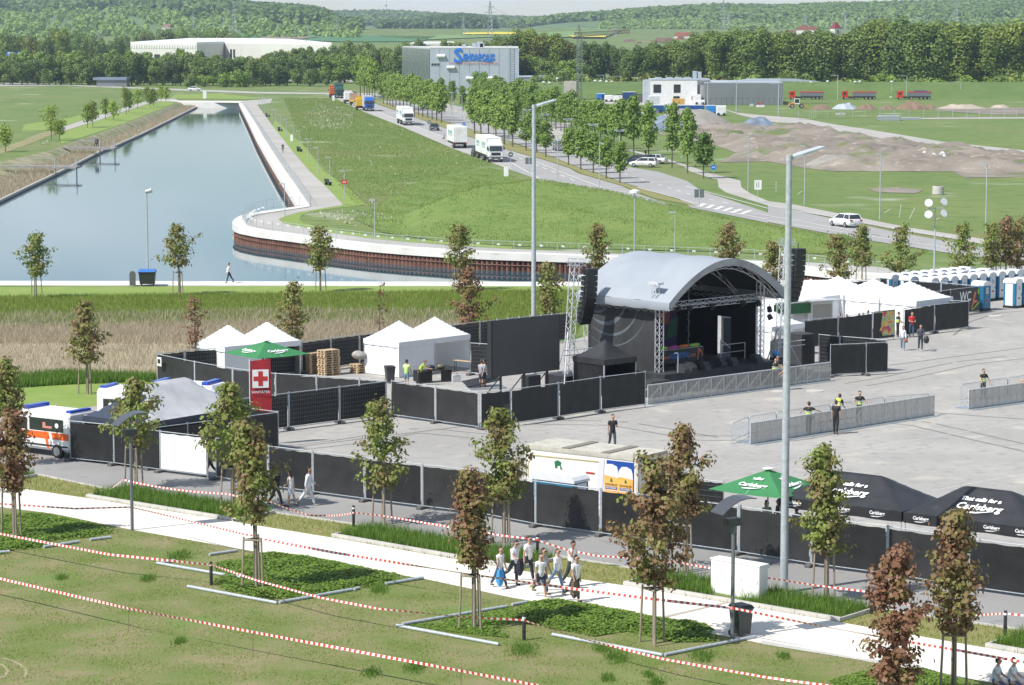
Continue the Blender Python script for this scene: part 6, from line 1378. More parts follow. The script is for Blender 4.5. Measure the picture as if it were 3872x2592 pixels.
cols=[((.16,.05,.22),'violet_print',[(1.7,1.3),(2.9,1.4),(3.2,2.6),(2.7,3.6),(2.0,3.4),(1.65,2.4)]),((.03,.10,.25),'deep_blue_print',[(1.65,3.5),(2.4,3.7),(2.5,4.9),(1.65,4.95)]),((.32,.07,.06),'dull_red_print',[(2.7,3.3),(3.7,3.2),(3.8,4.8),(2.7,4.9)]),((.03,.14,.07),'dull_green_print',[(3.4,2.2),(4.4,2.4),(4.5,3.6),(3.8,3.4)])]
for c,nm,P2 in cols:
 mb=MB();mb.add([(y+2.9,SD-.615,z)for y,z in P2]+[(y+2.9,SD-.605,z)for y,z in P2],[tuple(reversed(range(len(P2)))),tuple(range(len(P2),2*len(P2)))]+[(i,(i+1)%len(P2),(i+1)%len(P2)+len(P2),i+len(P2))for i in range(len(P2))]);mb.build('colour_patch',paint(nm,c),dr)
for x,z in((1.4,5.0),(2.4,4.95),(4.4,4.9),(7.2,4.9),(8.6,4.8),(9.3,4.4),(9.35,3.9),(3.2,6.4),(5.5,6.6)):
 t=thing('stage_light','black stage spotlight hanging under the arched roof','spotlight',ctr(S0,SA,x,-.2 if x<9 else-.5),SA+rnd.uniform(-.5,.5),'stage spotlights');t.location.z=z+.016
 mb=MB();M=Matrix.Rotation(R(150),4,'X');mb.lathe([(.08,-.2),(.15,-.15),(.17,.15)],10,M=M);mb.build('body',DARK,t);mb=MB();mb.tube((0,0,0),(0,0,.35),.02);mb.build('yoke',DARK,t)
A=ctr(S0,SA,1.5,1.5);t=thing('performer_desk','long desk on the stage with festival web banner','desk',(*A,DZ+.016),SA)
mb=MB();mb.box(0,4.1,.2,1.2,.95,1.0)
for x in(.1,2.0,4.0):mb.tube((x,.25,0),(x,.25,.95),.03);mb.tube((x,1.1,0),(x,1.1,.95),.03)
mb.build('table',ALU,t);mb=MB();mb.box(0,4.15,.16,.18,.12,.98);mb.build('banner',mat('desk_banner',(.035,.036,.042),.7,col2=(.05,.05,.056),scale=1),t)
text('www.',.34,ORANGE,t,(.72,.145,.55),(R(90),0,0),bold=.01);text('HOLIFESTIVAL',.46,paint('blue_lettering',(.06,.20,.55)),t,(1.95,.145,.56),(R(90),0,0),sx=.62,bold=.012);text('.com',.38,ORANGE,t,(3.1,.145,.54),(R(90),0,0),sx=.85,bold=.01)
mb=MB();mb.prism([(3.55,.2),(3.62,.2),(3.75,.75),(4.0,.5),(3.85,.35),(4.05,.45),(3.95,.75),(3.72,.92),(3.6,.9)],.135,.15);mb.build('orange_mark',ORANGE,t)
o=thing('colour_cloth','bright green, orange and pink cloth on top of the stage desk','cloth',(*ctr(S0,SA,1.6,1.7),DZ+1.03),SA)
for k,(c,nm)in enumerate((((.30,.55,.06),'lime_cloth'),((.45,.06,.30),'pink_cloth'),((.62,.17,.05),'orange_cloth'),((.30,.55,.06),'lime_cloth'))):mb=MB();mb.ell((.5+k*.95,.1,.1),(.52,.16,.13),9,5);mb.build('fold',paint(nm,c),o,True)
for k,(x,y,lab)in enumerate(((1.8,-.3,'second'),(2.7,-.6,'third'),(4.6,-.2,'fourth'),(5.3,-.5,'fifth'),(7.6,-.4,'right'),(.75,-.7,'left corner'))):
 t=thing('stage_monitor','black wedge monitor on the stage edge, %s one'%lab,'loudspeaker',(*ctr(S0,SA,x,y),DZ+.016),SA,'wedge monitors');mb=MB();mb.prism([(0,0),(.7,0),(.7,.2),(.45,.5),(0,.5)],0,.5,Matrix.Rotation(R(-90),4,'Z'));mb.build('cabinet',mat('speaker_black',(.03,.031,.033),.7,col2=(.042,.043,.045),scale=5),t);mb=MB();mb.quad((.02,-.68,.22),(.48,-.68,.22),(.48,-.46,.48),(.02,-.46,.48));mb.build('grille',DARK,t)
t=thing('stage_rail','silver handrail on the stage behind the monitors','railing',(*ctr(S0,SA,6.4,.9),DZ+.016),SA)
mb=MB();mb.pipe([(0,0,0),(0,0,1.05),(2.2,0,1.05),(2.2,0,0)],.025);mb.tube((0,0,.55),(2.2,0,.55),.02);mb.build('rail',ALU,t)
t=thing('stage_rail','short bent silver handrail at the left stage corner','railing',(*ctr(S0,SA,.75,-.85),DZ+.016),SA)
mb=MB();mb.pipe([(0,0,0),(0,0,1.1),(-.05,0,1.2),(-.3,0,1.2)],.025);mb.build('rail',ALU,t)
t=thing('metal_stairs','silver metal stairs outside the right stage doorway','stairs',(*ctr(S0,SA,SW+.4,3.7),.016),SA-R(90))
mb=MB()
for k in range(6):mb.box(0,1.2,.3*k,.3*k+.28,1.15-.2*k,1.19-.2*k)
mb.build('step',ALU,t);mb=MB()
for x in(-.03,1.23):mb.tube((x,0,2.1),(x,1.7,1.0),.03);mb.tube((x,0,1.1),(x,1.7,0),.04);mb.tube((x,0,1.1),(x,0,2.1),.03);mb.tube((x,1.7,0),(x,1.7,1.0),.03)
mb.build('handrail',ALU,t)
def pa(base,z0,top,label,hang,n=10,lean=(0,0),yaw=SA,dirx=1):
 t=thing('speaker_tower',label+', silver lattice tower','speaker tower',(*base,.016),yaw,'loudspeaker towers')
 tp=(lean[0],lean[1],top);truss((0,0,z0),tp,.42,t,'tower',r=.03);truss((lean[0]-.6,lean[1],top+.12),(lean[0]+1.0,lean[1],top-.02),.3,t,'boom')
 for p in((-1.3,-1.0),(1.2,-1.1),(.2,1.5)):mb=MB();mb.tube((p[0],p[1],max(0,z0-.9)),(0,0,z0+2.6),.04,n=6);mb.build('brace',ALU,t)
 mb=MB();mb.box(-1.0,1.0,-.9,1.0,0,max(.4,z0));mb.build('ballast',DARK,t)
 mb=MB();mb.pipe([(-1.2,-.9,z0+1.3),(1.3,-1.0,z0+1.3)],.03);mb.pipe([(-1.2,-.9,z0+1.6),(1.3,-1.0,z0+1.6)],.03);mb.build('outrigger',ALU,t)
 a=thing('line_array','black curved column of loudspeakers hanging from the '+label,'loudspeaker',(*ctr(base,yaw,lean[0]+hang[0],lean[1]+hang[1]),top-.45),yaw,'hanging line arrays')
 mb=MB();mb.box(-.42,.42,-.3,.3,.0,.1);mb.tube((0,0,.1),(0,0,.45),.03);mb.build('bumper',DARK,a)
 z,y,th=0.0,0.0,0.0;hh=.335
 for k in range(n):
  th=R(1+24*(k/(n-1))**1.5);M=Matrix.Translation((0,y,z))@Matrix.Rotation(th,4,'X')
  mb=MB();mb.loft([[(-.44,-.3,-hh+.02),(.44,-.3,-hh+.02),(.40,.3,-hh+.10),(-.40,.3,-hh+.10)],[(-.44,-.3,-.01),(.44,-.3,-.01),(.40,.3,-.03),(-.40,.3,-.03)]],M);o=mb.build('speaker_box',mat('array_black',(.012,.0125,.013),.55,col2=(.018,.018,.019),scale=4),a)
  mb=MB();mb.box(-.45,-.425,-.02,.16,-hh+.13,-.1,M);mb.build('side_handle',mat('horn_grey',(.09,.095,.10),.4,col2=(.06,.064,.068),scale=6),o)
  y+=math.sin(th)*hh;z-=math.cos(th)*hh
 return t
pl_=at(nat(2,2,512,290),160);pt_=at(nat(1,2,620,850),160)
pa((pl_[0],160),pl_[2],pt_[2],'left loudspeaker tower beside the stage',(.95,-.3),lean=(.55,.0),yaw=SA)
pr_=at(nat(2,3,100,250),167.5);pt_=at(nat(1,3,210,665),167.5)
pa((pr_[0],167.5),.5,pt_[2],'right loudspeaker tower beside the stage',(.95,-.3),lean=(.4,.0),yaw=SA)
def sub(A,rz,W,Dp,H,label):
 t=thing('speaker_stack',label,'loudspeaker',(*A,.016),rz);m=mat('speaker_black',(.03,.031,.033),.7);n_=max(1,round(H/1.0))
 for k in range(n_):mb=MB();mb.bbox(0,W,0,Dp,H*k/n_+.01,H*(k+1)/n_,.02);o=mb.build('cabinet',m,t);mb=MB();mb.box(.08,W-.08,-.012,-.002,H*k/n_+.1,H*(k+1)/n_-.08);mb.build('grille',DARK,o)
sub(G(2,3,150,190),SA,1.3,1.3,1.35,'black covered speaker stack right of the stage');sub((at(nat(2,3,300,160),171)[0],170.6),SA-R(8),1.15,1.5,2.1,'tall black speaker cabinet right of the stage');sub(ctr(S0,SA,-2.3,-1.6),SA,1.7,1.3,.95,'low black speaker stack left of the stage')
o=MB().ell((0,0,.2),(.26,.24,.22),10,6).build('blue_bag',mat('blue_bag',(.06,.32,.68),.4,col2=(.05,.26,.55),scale=5,bump=1,bscale=8),smooth=True);o.location=(*ctr(S0,SA,SW+1.2,-.3),1.32);tag(o,'light blue plastic bag right of the stage front','bag')
t=thing('equipment_crate','dark equipment crate under the blue bag beside the stage','crate',(*ctr(S0,SA,SW+.9,-.6),.016),SA);mb=MB();mb.bbox(0,.6,0,.6,0,1.3,.02);mb.build('body',DARK,t);mb=MB();mb.box(.0,.6,-.01,.0,.6,.65);mb.build('latch',ALU,t)
A=at(nat(1,3,60,1360),183);A=(A[0],183.0);t=thing('sales_trailer','white sales trailer with green raised flap behind the stage','trailer',(*A,.3),R(28))
mb=MB();mb.box(0,1.6,0,2.2,.3,2.5);mb.box(2.9,4.9,0,2.2,.3,2.5);mb.box(1.6,2.9,.5,2.2,.3,2.5);mb.box(0,4.9,-.02,2.25,2.502,2.6);mb.build('body',WHITE,t)
mb=MB();mb.box(-.1,3.0,-.06,-.03,1.75,2.45);mb.build('green_flap',paint('green_sign',(.03,.13,.05)),t);text('Subway',.3,TEXTW,t,(1.3,-.075,2.1),(R(90),0,0))if False else None
mb=MB();mb.box(2.4,4.9,-1.2,0,2.66,2.7);mb.build('awning',mat('grey_awning',(.45,.46,.47),.5,col2=(.4,.41,.42),scale=2),t);mb=MB();mb.box(3.2,4.8,-.012,-.002,.4,2.3);mb.build('door',mat('cream_door',(.50,.47,.41),.6,col2=(.45,.42,.37),scale=1),t)
A,B=G(1,3,962,1525),G(1,3,1155,1512);A,B=T_(1,3,960,1287),T_(1,3,1152,1268);d=Vector((B[0]-A[0],B[1]-A[1])).normalized()
t=thing('colour_poster','square poster with rainbow colour powder on the backstage fence','poster',(A[0]+d.y*.12,A[1]-d.x*.12,0.0),ang(A,B));L=dist(A,B)
m=bpy.data.materials.new('powder_print');m.use_nodes=True;n,l=nt(m);b=n['Principled BSDF'];tc2=n.new('ShaderNodeTexCoord');nz2=n.new('ShaderNodeTexNoise');nz2.inputs['Scale'].default_value=1.7;nz2.inputs['Detail'].default_value=4;rp=n.new('ShaderNodeValToRGB');l.new(tc2.outputs['Object'],nz2.inputs['Vector']);l.new(nz2.outputs[0],rp.inputs[0]);l.new(rp.outputs[0],b.inputs['Base Color'])
el_=rp.color_ramp.elements;el_[0].position,el_[0].color=.30,(.20,.08,.45,1);el_[1].position,el_[1].color=.72,(.08,.2,.6,1)
for p_,c_ in((.40,(.55,.05,.06)),(.47,(.62,.40,.10)),(.53,(.58,.50,.30)),(.58,(.15,.42,.10)),(.65,(.5,.35,.45))):e=el_.new(p_);e.color=(*c_,1)
mb=MB();mb.box(.05,L-.05,-.02,0,.35,2.05);mb.build('print',m,t);mb=MB();mb.box(0,L,.004,.05,.2,2.12);mb.build('frame',DARK,t)
mb=MB();mb.prism([(.15,.42),(.3,.42),(L-.25,1.95),(L-.4,1.98)],-.028,-.022);mb.build('light_ray',paint('yellow_print',(.70,.50,.08)),t)
# ================================================================ PORTABLE TOILETS
TBLUE=paint('toilet_blue',(.02,.19,.34));TWHITE=mat('toilet_white',(.74,.75,.76),.4,col2=(.68,.69,.70),scale=1.5)
def toilet(g,rz,label,allblue=False):
 t=thing('portable_toilet',label,'portable toilet',(*g,.016),rz,'portable toilets');w=.56
 mb=MB();mb.box(-w,w,-w,w,0,.16);mb.build('base',DARK,t)
 mb=MB();mb.bbox(-w+.01,w-.01,-w+.01,w-.01,.16,1.98,.07);mb.build('cabin',TBLUE,t)
 mb=MB();n=9
 for x0,x1 in((-w,w),):
  arc=[(y,1.98+.34*math.sqrt(max(0,1-(abs(y)/(w+.02))**2.4)))for y in np.linspace(-w,w,n)]
  M=Matrix.Rotation(R(90),4,'Z');mb.prism([(-w,1.96)]+arc+[(w,1.96)],-w-.02,w+.02)
 mb.build('roof',TWHITE,t,False)
 mb=MB();mb.box(-.36,.36,-w-.012,-w+.008,.2,1.95);d_=mb.build('door',TBLUE if allblue else TWHITE,t)
 mb=MB();mb.box(.26,.32,-w-.03,-w-.014,1.0,1.14);mb.build('latch',DARK,d_)
 mb=MB();mb.box(-.16,.16,-w-.016,-w-.0125,.72,.84);mb.build('sticker',REDM,d_)
 if allblue:mb=MB();mb.box(-.15,.15,-w-.018,-w-.013,1.35,1.8);mb.build('logo_plate',TWHITE,d_)
 text('TOI\nTOI',.17,TBLUE if not allblue else DARK,d_,(0,-w-.02,1.58),(R(90),0,0),name='brand_lettering')
 mb=MB();mb.box(-w-.012,-w+.006,-.34,.34,.2,1.92);mb.build('side_panel',TBLUE if allblue else TWHITE,t)
 return t
first=toilet((30.2,210.6),R(45),'x');masters=first
def trow(A,n,word,gap=1.22,ang_=R(42)):
 for k in range(n):
  g=(A[0]+math.cos(ang_)*gap*k,A[1]+math.sin(ang_)*gap*k);c=copy_thing(masters,(*g,.016),R(45)+rnd.uniform(-.05,.05))
  c['label']='white and blue portable toilet, %s in the %s row'%(ord_(k),word)
trow((30.2,210.6),9,'rear');trow((32.9,207.6),10,'middle');trow((39.4,207.0),5,'front right');trow((31.5,209.0),9,'second rear')
for ch in list(first.children_recursive):bpy.data.objects.remove(ch)
bpy.data.objects.remove(first)
toilet((36.55,205.0),R(45),'all blue portable toilet beside the WC banner',True)
for x,lab in((500,'left'),(680,'middle'),(830,'right')):
 px_=1940+x/3.734;Yt=float(np.interp((px_-1936)/FPX*118,[q[0]for q in nearrow],[q[1]for q in nearrow]))+1.75
 toilet(at((px_,1800),Yt)[:2],R(-38)+math.pi,'white portable toilet between fence and beer container, %s one'%lab)
t=thing('doorway_dark_box','dark grey box with orange end, added to darken the stage doorway','container',(*ctr(S0,SA,SW+1.9,4.9),.016),SA-R(40))  # dark box added behind the doorway, hiding the bright ground seen through it
mb=MB();mb.box(0,1.5,0,1.2,0,3.3);mb.build('body',mat('doorway_box_grey',(.09,.09,.10),.6,col2=(.075,.075,.085),scale=1),t);mb=MB();mb.box(1.0,1.5,-.02,-.002,2.2,3.25);mb.build('orange_panel',ORANGE,t)
# ================================================================ VEHICLES
RIMM=mat('wheel_rim',(.45,.46,.47),.35,.7,col2=(.36,.37,.38),scale=8)
HEADL=mat('headlamp',(.72,.74,.76),.15,col2=(.6,.62,.64),scale=9);TAILL=mat('tail_lamp',(.42,.02,.015),.25,col2=(.34,.02,.015),scale=9)
PLATEW=mat('number_plate',(.7,.7,.68),.5,col2=(.62,.62,.6),scale=9)
def wheel(t,x,y,r,w=.22):
 mb=MB();mb.tube((x,y-w/2,r),(x,y+w/2,r),r,n=16);o=mb.build('wheel',RUBBER,t)
 s=1 if y>0 else-1;mb=MB();mb.tube((x,y+s*(w/2+.002),r),(x,y+s*(w/2+.02),r),r*.62,n=12);mb.build('rim',RIMM,o)
def ring8(x,w,z0,z1,c=.1):return[(x,-w+c,z0),(x,w-c,z0),(x,w,z0+c),(x,w,z1-c),(x,w-c,z1),(x,-w+c,z1),(x,-w,z1-c),(x,-w,z0+c)]
def car(g,rz,label,col,kind='estate',z=0.03,group='cars on the roads'):
 t=thing('car',label,'car',(g[0],g[1],z),rz,group);m=paint('car_paint_%d%d%d'%tuple(int(c*99)for c in col),col,.3)
 h=1.0 if kind!='van' else 1.25
 mb=MB();mb.loft([ring8(-2.28,.72,.42,.82*h),ring8(-2.18,.86,.26,.96*h),ring8(-1.0,.90,.22,.98*h),ring8(.9,.90,.22,.95*h),ring8(1.75,.86,.25,.84),ring8(2.2,.74,.36,.66)]);mb.build('body',m,t,True)
 rb={'estate':-2.1,'hatch':-1.7,'saloon':-1.2,'van':-2.1,'pickup':-.5}[kind];rt={'estate':-1.85,'hatch':-1.3,'saloon':-.75,'van':-2.0,'pickup':-.35}[kind];zt=1.46*(1.22 if kind=='van' else 1)
 mb=MB();mb.loft([[(rb,-.80,.93*h),(rb,.80,.93*h),(rt,.62,zt-.03),(rt,-.62,zt-.03)],[(1.15,-.80,.92*h),(1.15,.80,.92*h),(.25,.62,zt-.03),(.25,-.62,zt-.03)]]);mb.build('windows',GLASS,t)
 mb=MB();mb.loft([[(rt-.03,-.64,zt-.03),(rt-.03,.64,zt-.03),(rt+.1,.56,zt+.03),(rt+.1,-.56,zt+.03)],[(.3,-.64,zt-.03),(.3,.64,zt-.03),(.15,.56,zt+.03),(.15,-.56,zt+.03)]])
 for s in(-1,1):
  for xa,xb in((rb,rt),(rb*.45,rt*.5),(1.15,.27)):mb.tube((xa,.81*s,.93*h),(xb,.63*s,zt-.02),.045,n=4)
 mb.build('roof',m,t)
 for x in(-1.35,1.38):
  for y in(-.80,.80):wheel(t,x,y,.32,.2)
 for y in(-.62,.62):
  mb=MB();mb.box(2.0,2.17,y-.16,y+.16,.60,.74);mb.build('headlight',HEADL,t);mb=MB();mb.box(-2.30,-2.16,y-.15,y+.15,.74*h,.90*h);mb.build('taillight',TAILL,t)
  mb=MB();mb.box(.75,.9,y*1.5-.08,y*1.5+.08,.95*h,1.06*h);mb.build('wing_mirror',m,t)
 for x in(-2.31,2.2):mb=MB();mb.box(x-.01,x+.02,-.26,.26,.48,.59);mb.build('number_plate',PLATEW,t)
 return t
def truck(g,rz,label,cabcol,boxcol,L=7.2,trailer=0,rear=False,boxh=3.75,sign=None,s=1.0,group='trucks on the main road',spoiler=True,cab=True):
 """x forward; origin at the front (cab) or at the rear (trailer only)"""
 t=thing('truck' if cab else 'semi_trailer',label,'truck' if cab else 'trailer',(g[0],g[1],.03),rz,group);t.scale=(s,s,s)
 cm,bm=paint('cab_%d%d%d'%tuple(int(c*99)for c in cabcol),cabcol,.35),paint('box_%d%d%d'%tuple(int(c*99)for c in boxcol),boxcol,.5)
 x0=0
 if cab:
  mb=MB();mb.loft([[(-2.1,-1.22,.9),(-2.1,1.22,.9),(-2.1,1.2,3.0),(-2.1,-1.2,3.0)],[(-.12,-1.22,.9),(-.12,1.22,.9),(-.2,1.2,2.9),(-.2,-1.2,2.9)],[(0,-1.1,.95),(0,1.1,.95),(-.14,1.08,2.8),(-.14,-1.08,2.8)]]);mb.build('cab',cm,t)
  mb=MB();mb.quad((-.018,-1.02,1.85),(-.018,1.02,1.85),(-.112,1.0,2.65),(-.112,-1.0,2.65));mb.quad((-1.2,1.228,1.9),(-.3,1.228,1.9),(-.4,1.215,2.6),(-1.2,1.215,2.6));mb.quad((-1.2,-1.228,1.9),(-1.2,-1.215,2.6),(-.4,-1.215,2.6),(-.3,-1.228,1.9));mb.build('windscreen',GLASS,t)
  mb=MB();mb.box(0,.03,-.75,.75,1.15,1.6);mb.build('grille',DARK,t);mb=MB();mb.box(-.9,.08,-1.24,1.24,.38,.9);mb.build('bumper',mat('bumper_grey',(.10,.105,.11),.5,col2=(.08,.085,.09),scale=3),t)
  for y in(-.95,.95):mb=MB();mb.box(.082,.10,y-.18,y+.18,.58,.78);mb.build('headlight',HEADL,t);mb=MB();mb.box(-.2,.0,y*1.42-.08,y*1.42+.08,2.0,2.55);mb.build('mirror',DARK,t)
  mb=MB();mb.box(.085,.1,-.28,.28,.45,.56);mb.build('number_plate',PLATEW,t)
  if spoiler:mb=MB();mb.loft([[(-.3,-1.1,2.92),(-.3,1.1,2.92),(-.6,.95,3.35),(-.6,-.95,3.35)],[(-2.0,-1.15,2.95),(-2.0,1.15,2.95),(-2.0,1.05,3.65),(-2.0,-1.05,3.65)]]);mb.build('roof_spoiler',cm,t)
  for y in(-1.0,1.0):wheel(t,-1.1,y,.5,.3)
  x0=-2.5
 def box(xf,Lb,nm='cargo_box'):
  mb=MB();mb.bbox(xf-Lb,xf,-1.27,1.27,1.1,boxh,.04);o=mb.build(nm,bm,t)
  mb=MB()
  for k in range(9 if not cab else 3):y=-1.12+2.24*k/(8 if not cab else 2);mb.box(xf-Lb-.03,xf-Lb-.001,y-.03,y+.03,1.15,boxh-.05)
  mb.build('door_rib',bm,o)
  mb=MB();mb.box(xf-Lb+.1,xf-.1,-1.1,1.1,.7,1.08);mb.build('chassis',DARK,t)
  for x in(xf-Lb+1.3,xf-Lb+2.5)if Lb>6 else(xf-Lb+1.2,):
   for y in(-1.02,1.02):wheel(t,x,y,.48,.35)
  if sign:
   for s_ in(1,-1):mb=MB();[mb.box(xf-Lb*.78+k*Lb*.085,xf-Lb*.78+k*Lb*.085+Lb*(.05 if k%3 else.06),1.275*s_-.008,1.275*s_+.008,2.45+.12*(k%2),3.1-.1*(k%3==2))for k in range(7)];mb.build('faded_lettering',paint('green_blue_lettering',(.16,.34,.42)),o);mb=MB();mb.box(xf-Lb*.8,xf-Lb*.22,1.275*s_-.008,1.275*s_+.008,2.2,2.32);mb.build('sign_stripe',paint('teal_stripe',(.04,.32,.27)),o)
  for y in(-1.0,1.0):mb=MB();mb.box(xf-Lb-.04,xf-Lb-.0,y-.18,y+.18,.8,.95);mb.build('taillight',TAILL,t)
 box(x0,L)
 if trailer:box(x0-L-.8,trailer,'trailer_box')
 return t
rd=lambda p,q:ang(G(*p),G(*q))
TOW=rd((0,1,1440,1075),(0,1,2342,1392))
AWAY=TOW+math.pi
truck(G(0,1,2195,1490),TOW,'nearest white box truck with trailer, on the main road',(.72,.74,.76),(.78,.79,.78),7.0,7.0,sign='KRUMM',boxh=3.9)
truck(G(0,1,1398,1152),TOW,'second white box truck with trailer, further up the main road',(.76,.76,.75),(.78,.79,.78),7.0,6.5,sign='KRUMM',boxh=3.9)
truck(G(0,1,1040,1022),TOW,'truck with bright blue cab and grey box on the main road',(.02,.12,.5),(.5,.52,.54),7.2,boxh=3.9)
truck(G(0,1,1872,1365),AWAY,'white semi trailer seen from behind on the main road',(.7,.7,.7),(.78,.78,.77),11.5,cab=False,boxh=3.9,sign='DORNER').location=(*ctr(G(0,1,1872,1362),AWAY,11.5,0),.03)
truck(G(0,1,768,903),TOW,'dark green box truck at the far end of the main road',(.02,.10,.08),(.025,.10,.08),7.0,boxh=4.3)
truck(G(0,1,702,893),AWAY,'orange red truck cab at the far end of the main road',(.62,.10,.03),(.62,.12,.04),4.0,boxh=3.2)
truck(G(0,1,950,1005),AWAY,'yellow truck behind the blue one on the main road',(.70,.42,.02),(.70,.42,.02),3.0,boxh=3.0)
t=truck(G(0,1,838,945),AWAY,'small white box van far up the main road',(.75,.75,.74),(.77,.77,.77),4.5,boxh=3.2)
truck(ctr(G(0,1,445,780),0,0,120),R(-12),'white car transporter on the motorway behind the bushes',(.7,.72,.75),(.74,.75,.76),9.0,boxh=4.2,group='motorway traffic')
t=thing('flatbed_trailer','yellow flatbed trailer with pale boards, far up the main road','trailer',(*G(0,1,900,965),.03),AWAY);mb=MB();mb.box(-3.5,3.5,-1.25,1.25,1.0,1.3);mb.build('bed',paint('trailer_yellow',(.65,.38,.03)),t);mb=MB();mb.box(-3.4,3.4,-1.2,-1.1,1.3,3.4);mb.box(3.3,3.4,-1.1,1.1,1.3,3.4);mb.build('load_board',paint('pale_board',(.42,.33,.25)),t)
for x in(-2.4,2.4):
 for y in(-1,1):wheel(t,x,y,.5,.3)
car(G(0,1,1632,1196),TOW,'dark green saloon car on the main road behind the white trucks',(.025,.045,.045),'saloon')
car(G(0,1,2025,1432),AWAY,'dark estate car beside the nearest white truck',(.03,.045,.05),'estate')
car(G(0,1,852,868),R(170),'dark pickup car crossing at the far end of the road',(.015,.02,.03),'pickup');car(G(0,1,1545,1000),TOW,'silver blue car on the second carriageway behind the trees',(.32,.38,.45),'hatch');car(G(0,1,1378,918),AWAY,'small grey car parked among the far avenue trees',(.35,.37,.4),'hatch')
car(G(0,2,430,1380),rd((1,2,1150,145),(0,2,300,1430)),'grey van seen from behind under the avenue trees',(.18,.20,.22),'van');car(G(0,2,806,1500),rd((1,2,1150,145),(0,2,640,1550)),'silver car seen from behind beside the lamp post',(.50,.53,.56),'hatch')
PK=rd((0,2,1060,1530),(0,2,1290,1440));car(G(0,2,1140,1505),R(150),'dark blue estate car parked behind the white one',(.02,.035,.06),'estate');car(G(0,2,1205,1530),R(160),'white estate car parked by the avenue end',(.76,.77,.78),'estate');car(G(0,2,930,1478),R(160),'dark car parked under the small avenue trees',(.03,.035,.04),'hatch');car(G(0,2,1290,1500),R(160),'white car half hidden behind the parked estate',(.72,.73,.74),'hatch')
RR_=ang(G(1,3,1660,700),G(1,3,0,385));car(ctr(G(1,3,735,515),RR_,.9,0),RR_+R(9),'white estate car driving away on the right road',(.78,.79,.80),'estate')
car(G(0,0,40,758),R(5),'silver and dark car at the left end of the far road',(.25,.28,.32),'van');car(G(0,0,1782,834),R(-8),'small white car on the far lake road',(.72,.74,.75),'hatch')
for x,y,lab in((620,772,'black car on the motorway'),(540,762,'grey car on the motorway behind the transporter'),(740,766,'dark car on the motorway, right one')):p=at(nat(0,1,x,y),1080);car((p[0],1080),R(-10),lab,(.03,.035,.05),'saloon',group='motorway traffic')
for x,lab in((1160,'left'),(1190,'middle'),(1225,'right')):car(G(0,2,x,905),R(160),'silver car parked beside the white office block, %s one'%lab,(.45,.5,.55),'hatch',group='cars parked in the business yard')
OR_=paint('signal_orange',(.75,.13,.02));VANW=paint('ambulance_white',(.80,.80,.80),.35)
def ambulance(A,rz,label,box=False):
 t=thing('ambulance',label,'ambulance',(*A,.02),rz,'ambulances');z1=2.55 if box else 2.35
 mb=MB();mb.loft([ring8(-2.6,.93,.45,z1-.1,.12),ring8(-2.5,.98,.35,z1,.14),ring8(1.1,.98,.35,z1,.16),ring8(1.95,.96,.35,1.35,.14),ring8(2.55,.86,.4,1.05,.14)]);mb.build('body',VANW,t,False)
 for s in(1,-1):
  mb=MB();mb.quad(*[(x,.992*s,z)for x,z in((-2.2,1.35),(.2,1.35),(.2,2.0),(-2.2,2.0))][::s]);mb.quad(*[(x,.992*s,z)for x,z in((.35,1.35),(1.4,1.35),(1.05,1.95),(.35,1.95))][::s]);mb.build('side_window',GLASS,t)
  mb=MB();mb.box(-2.55,1.9,.985*s-.006,.985*s+.006,.95,1.3)
  mb.build('orange_band',OR_,t)
  for x in(-1.35,-1.0):mb=MB();mb.prism([(x-.22,.45),(x-.04,.45),(x+.18,1.32),(x,1.32)],.995*s-.004,.995*s+.004);mb.build('slanted_stripe',WHITE if x<-1.2 else OR_,t)
  mb=MB();mb.box(-2.5,1.7,.99*s-.02,.99*s+.02,.58,.66);mb.build('trim',DARK,t)
  for x in(-1.75,1.65):wheel(t,x,.9*s,.36,.24)
  mb=MB();mb.box(-1.4,-.75,.996*s-.004,.996*s+.004,1.5,1.62);mb.box(-.95,-.75,.996*s-.004,.996*s+.004,1.62,1.8);mb.build('red_print',mat('pale_red_print',(.62,.25,.2),.5,col2=(.5,.2,.17),scale=9),t)
  mb=MB();mb.tube((-1.75,.998*s,1.68),(-1.75,1.004*s,1.68),.13,n=12);mb.build('round_badge',WHITE,t)
 mb=MB();mb.quad((1.17,-.82,2.05),(1.17,.82,2.05),(1.93,.84,1.42),(1.93,-.84,1.42));mb.build('windscreen',GLASS,t)
 mb=MB();mb.box(.5,.85,-.8,.8,z1,z1+.18);mb.build('light_bar',mat('blue_beacon',(.03,.09,.5),.2,col2=(.02,.06,.4),scale=6),t);mb=MB();mb.box(-2.5,-2.2,-.75,.75,z1,z1+.12);mb.build('rear_beacon',MATS['blue_beacon'],t)
 return t
AR=ang(nearrow[2],nearrow[0]);g=G(2,0,530,1062);ambulance(ctr(g,AR,1.75,-.95),AR,'white ambulance van with orange band at the left fence')
p=on(nat(2,0,962,392),2.6);ambulance(ctr(p,R(-20),2.6,0),R(-20),'white ambulance with blue beacon behind the left end of the navy tent',True)
p=on(nat(2,0,2050,400),2.6);ambulance(ctr(p,R(-20),-1.9,.9),R(-20),'white ambulance roof with blue beacon behind the right end of the navy tent',True)
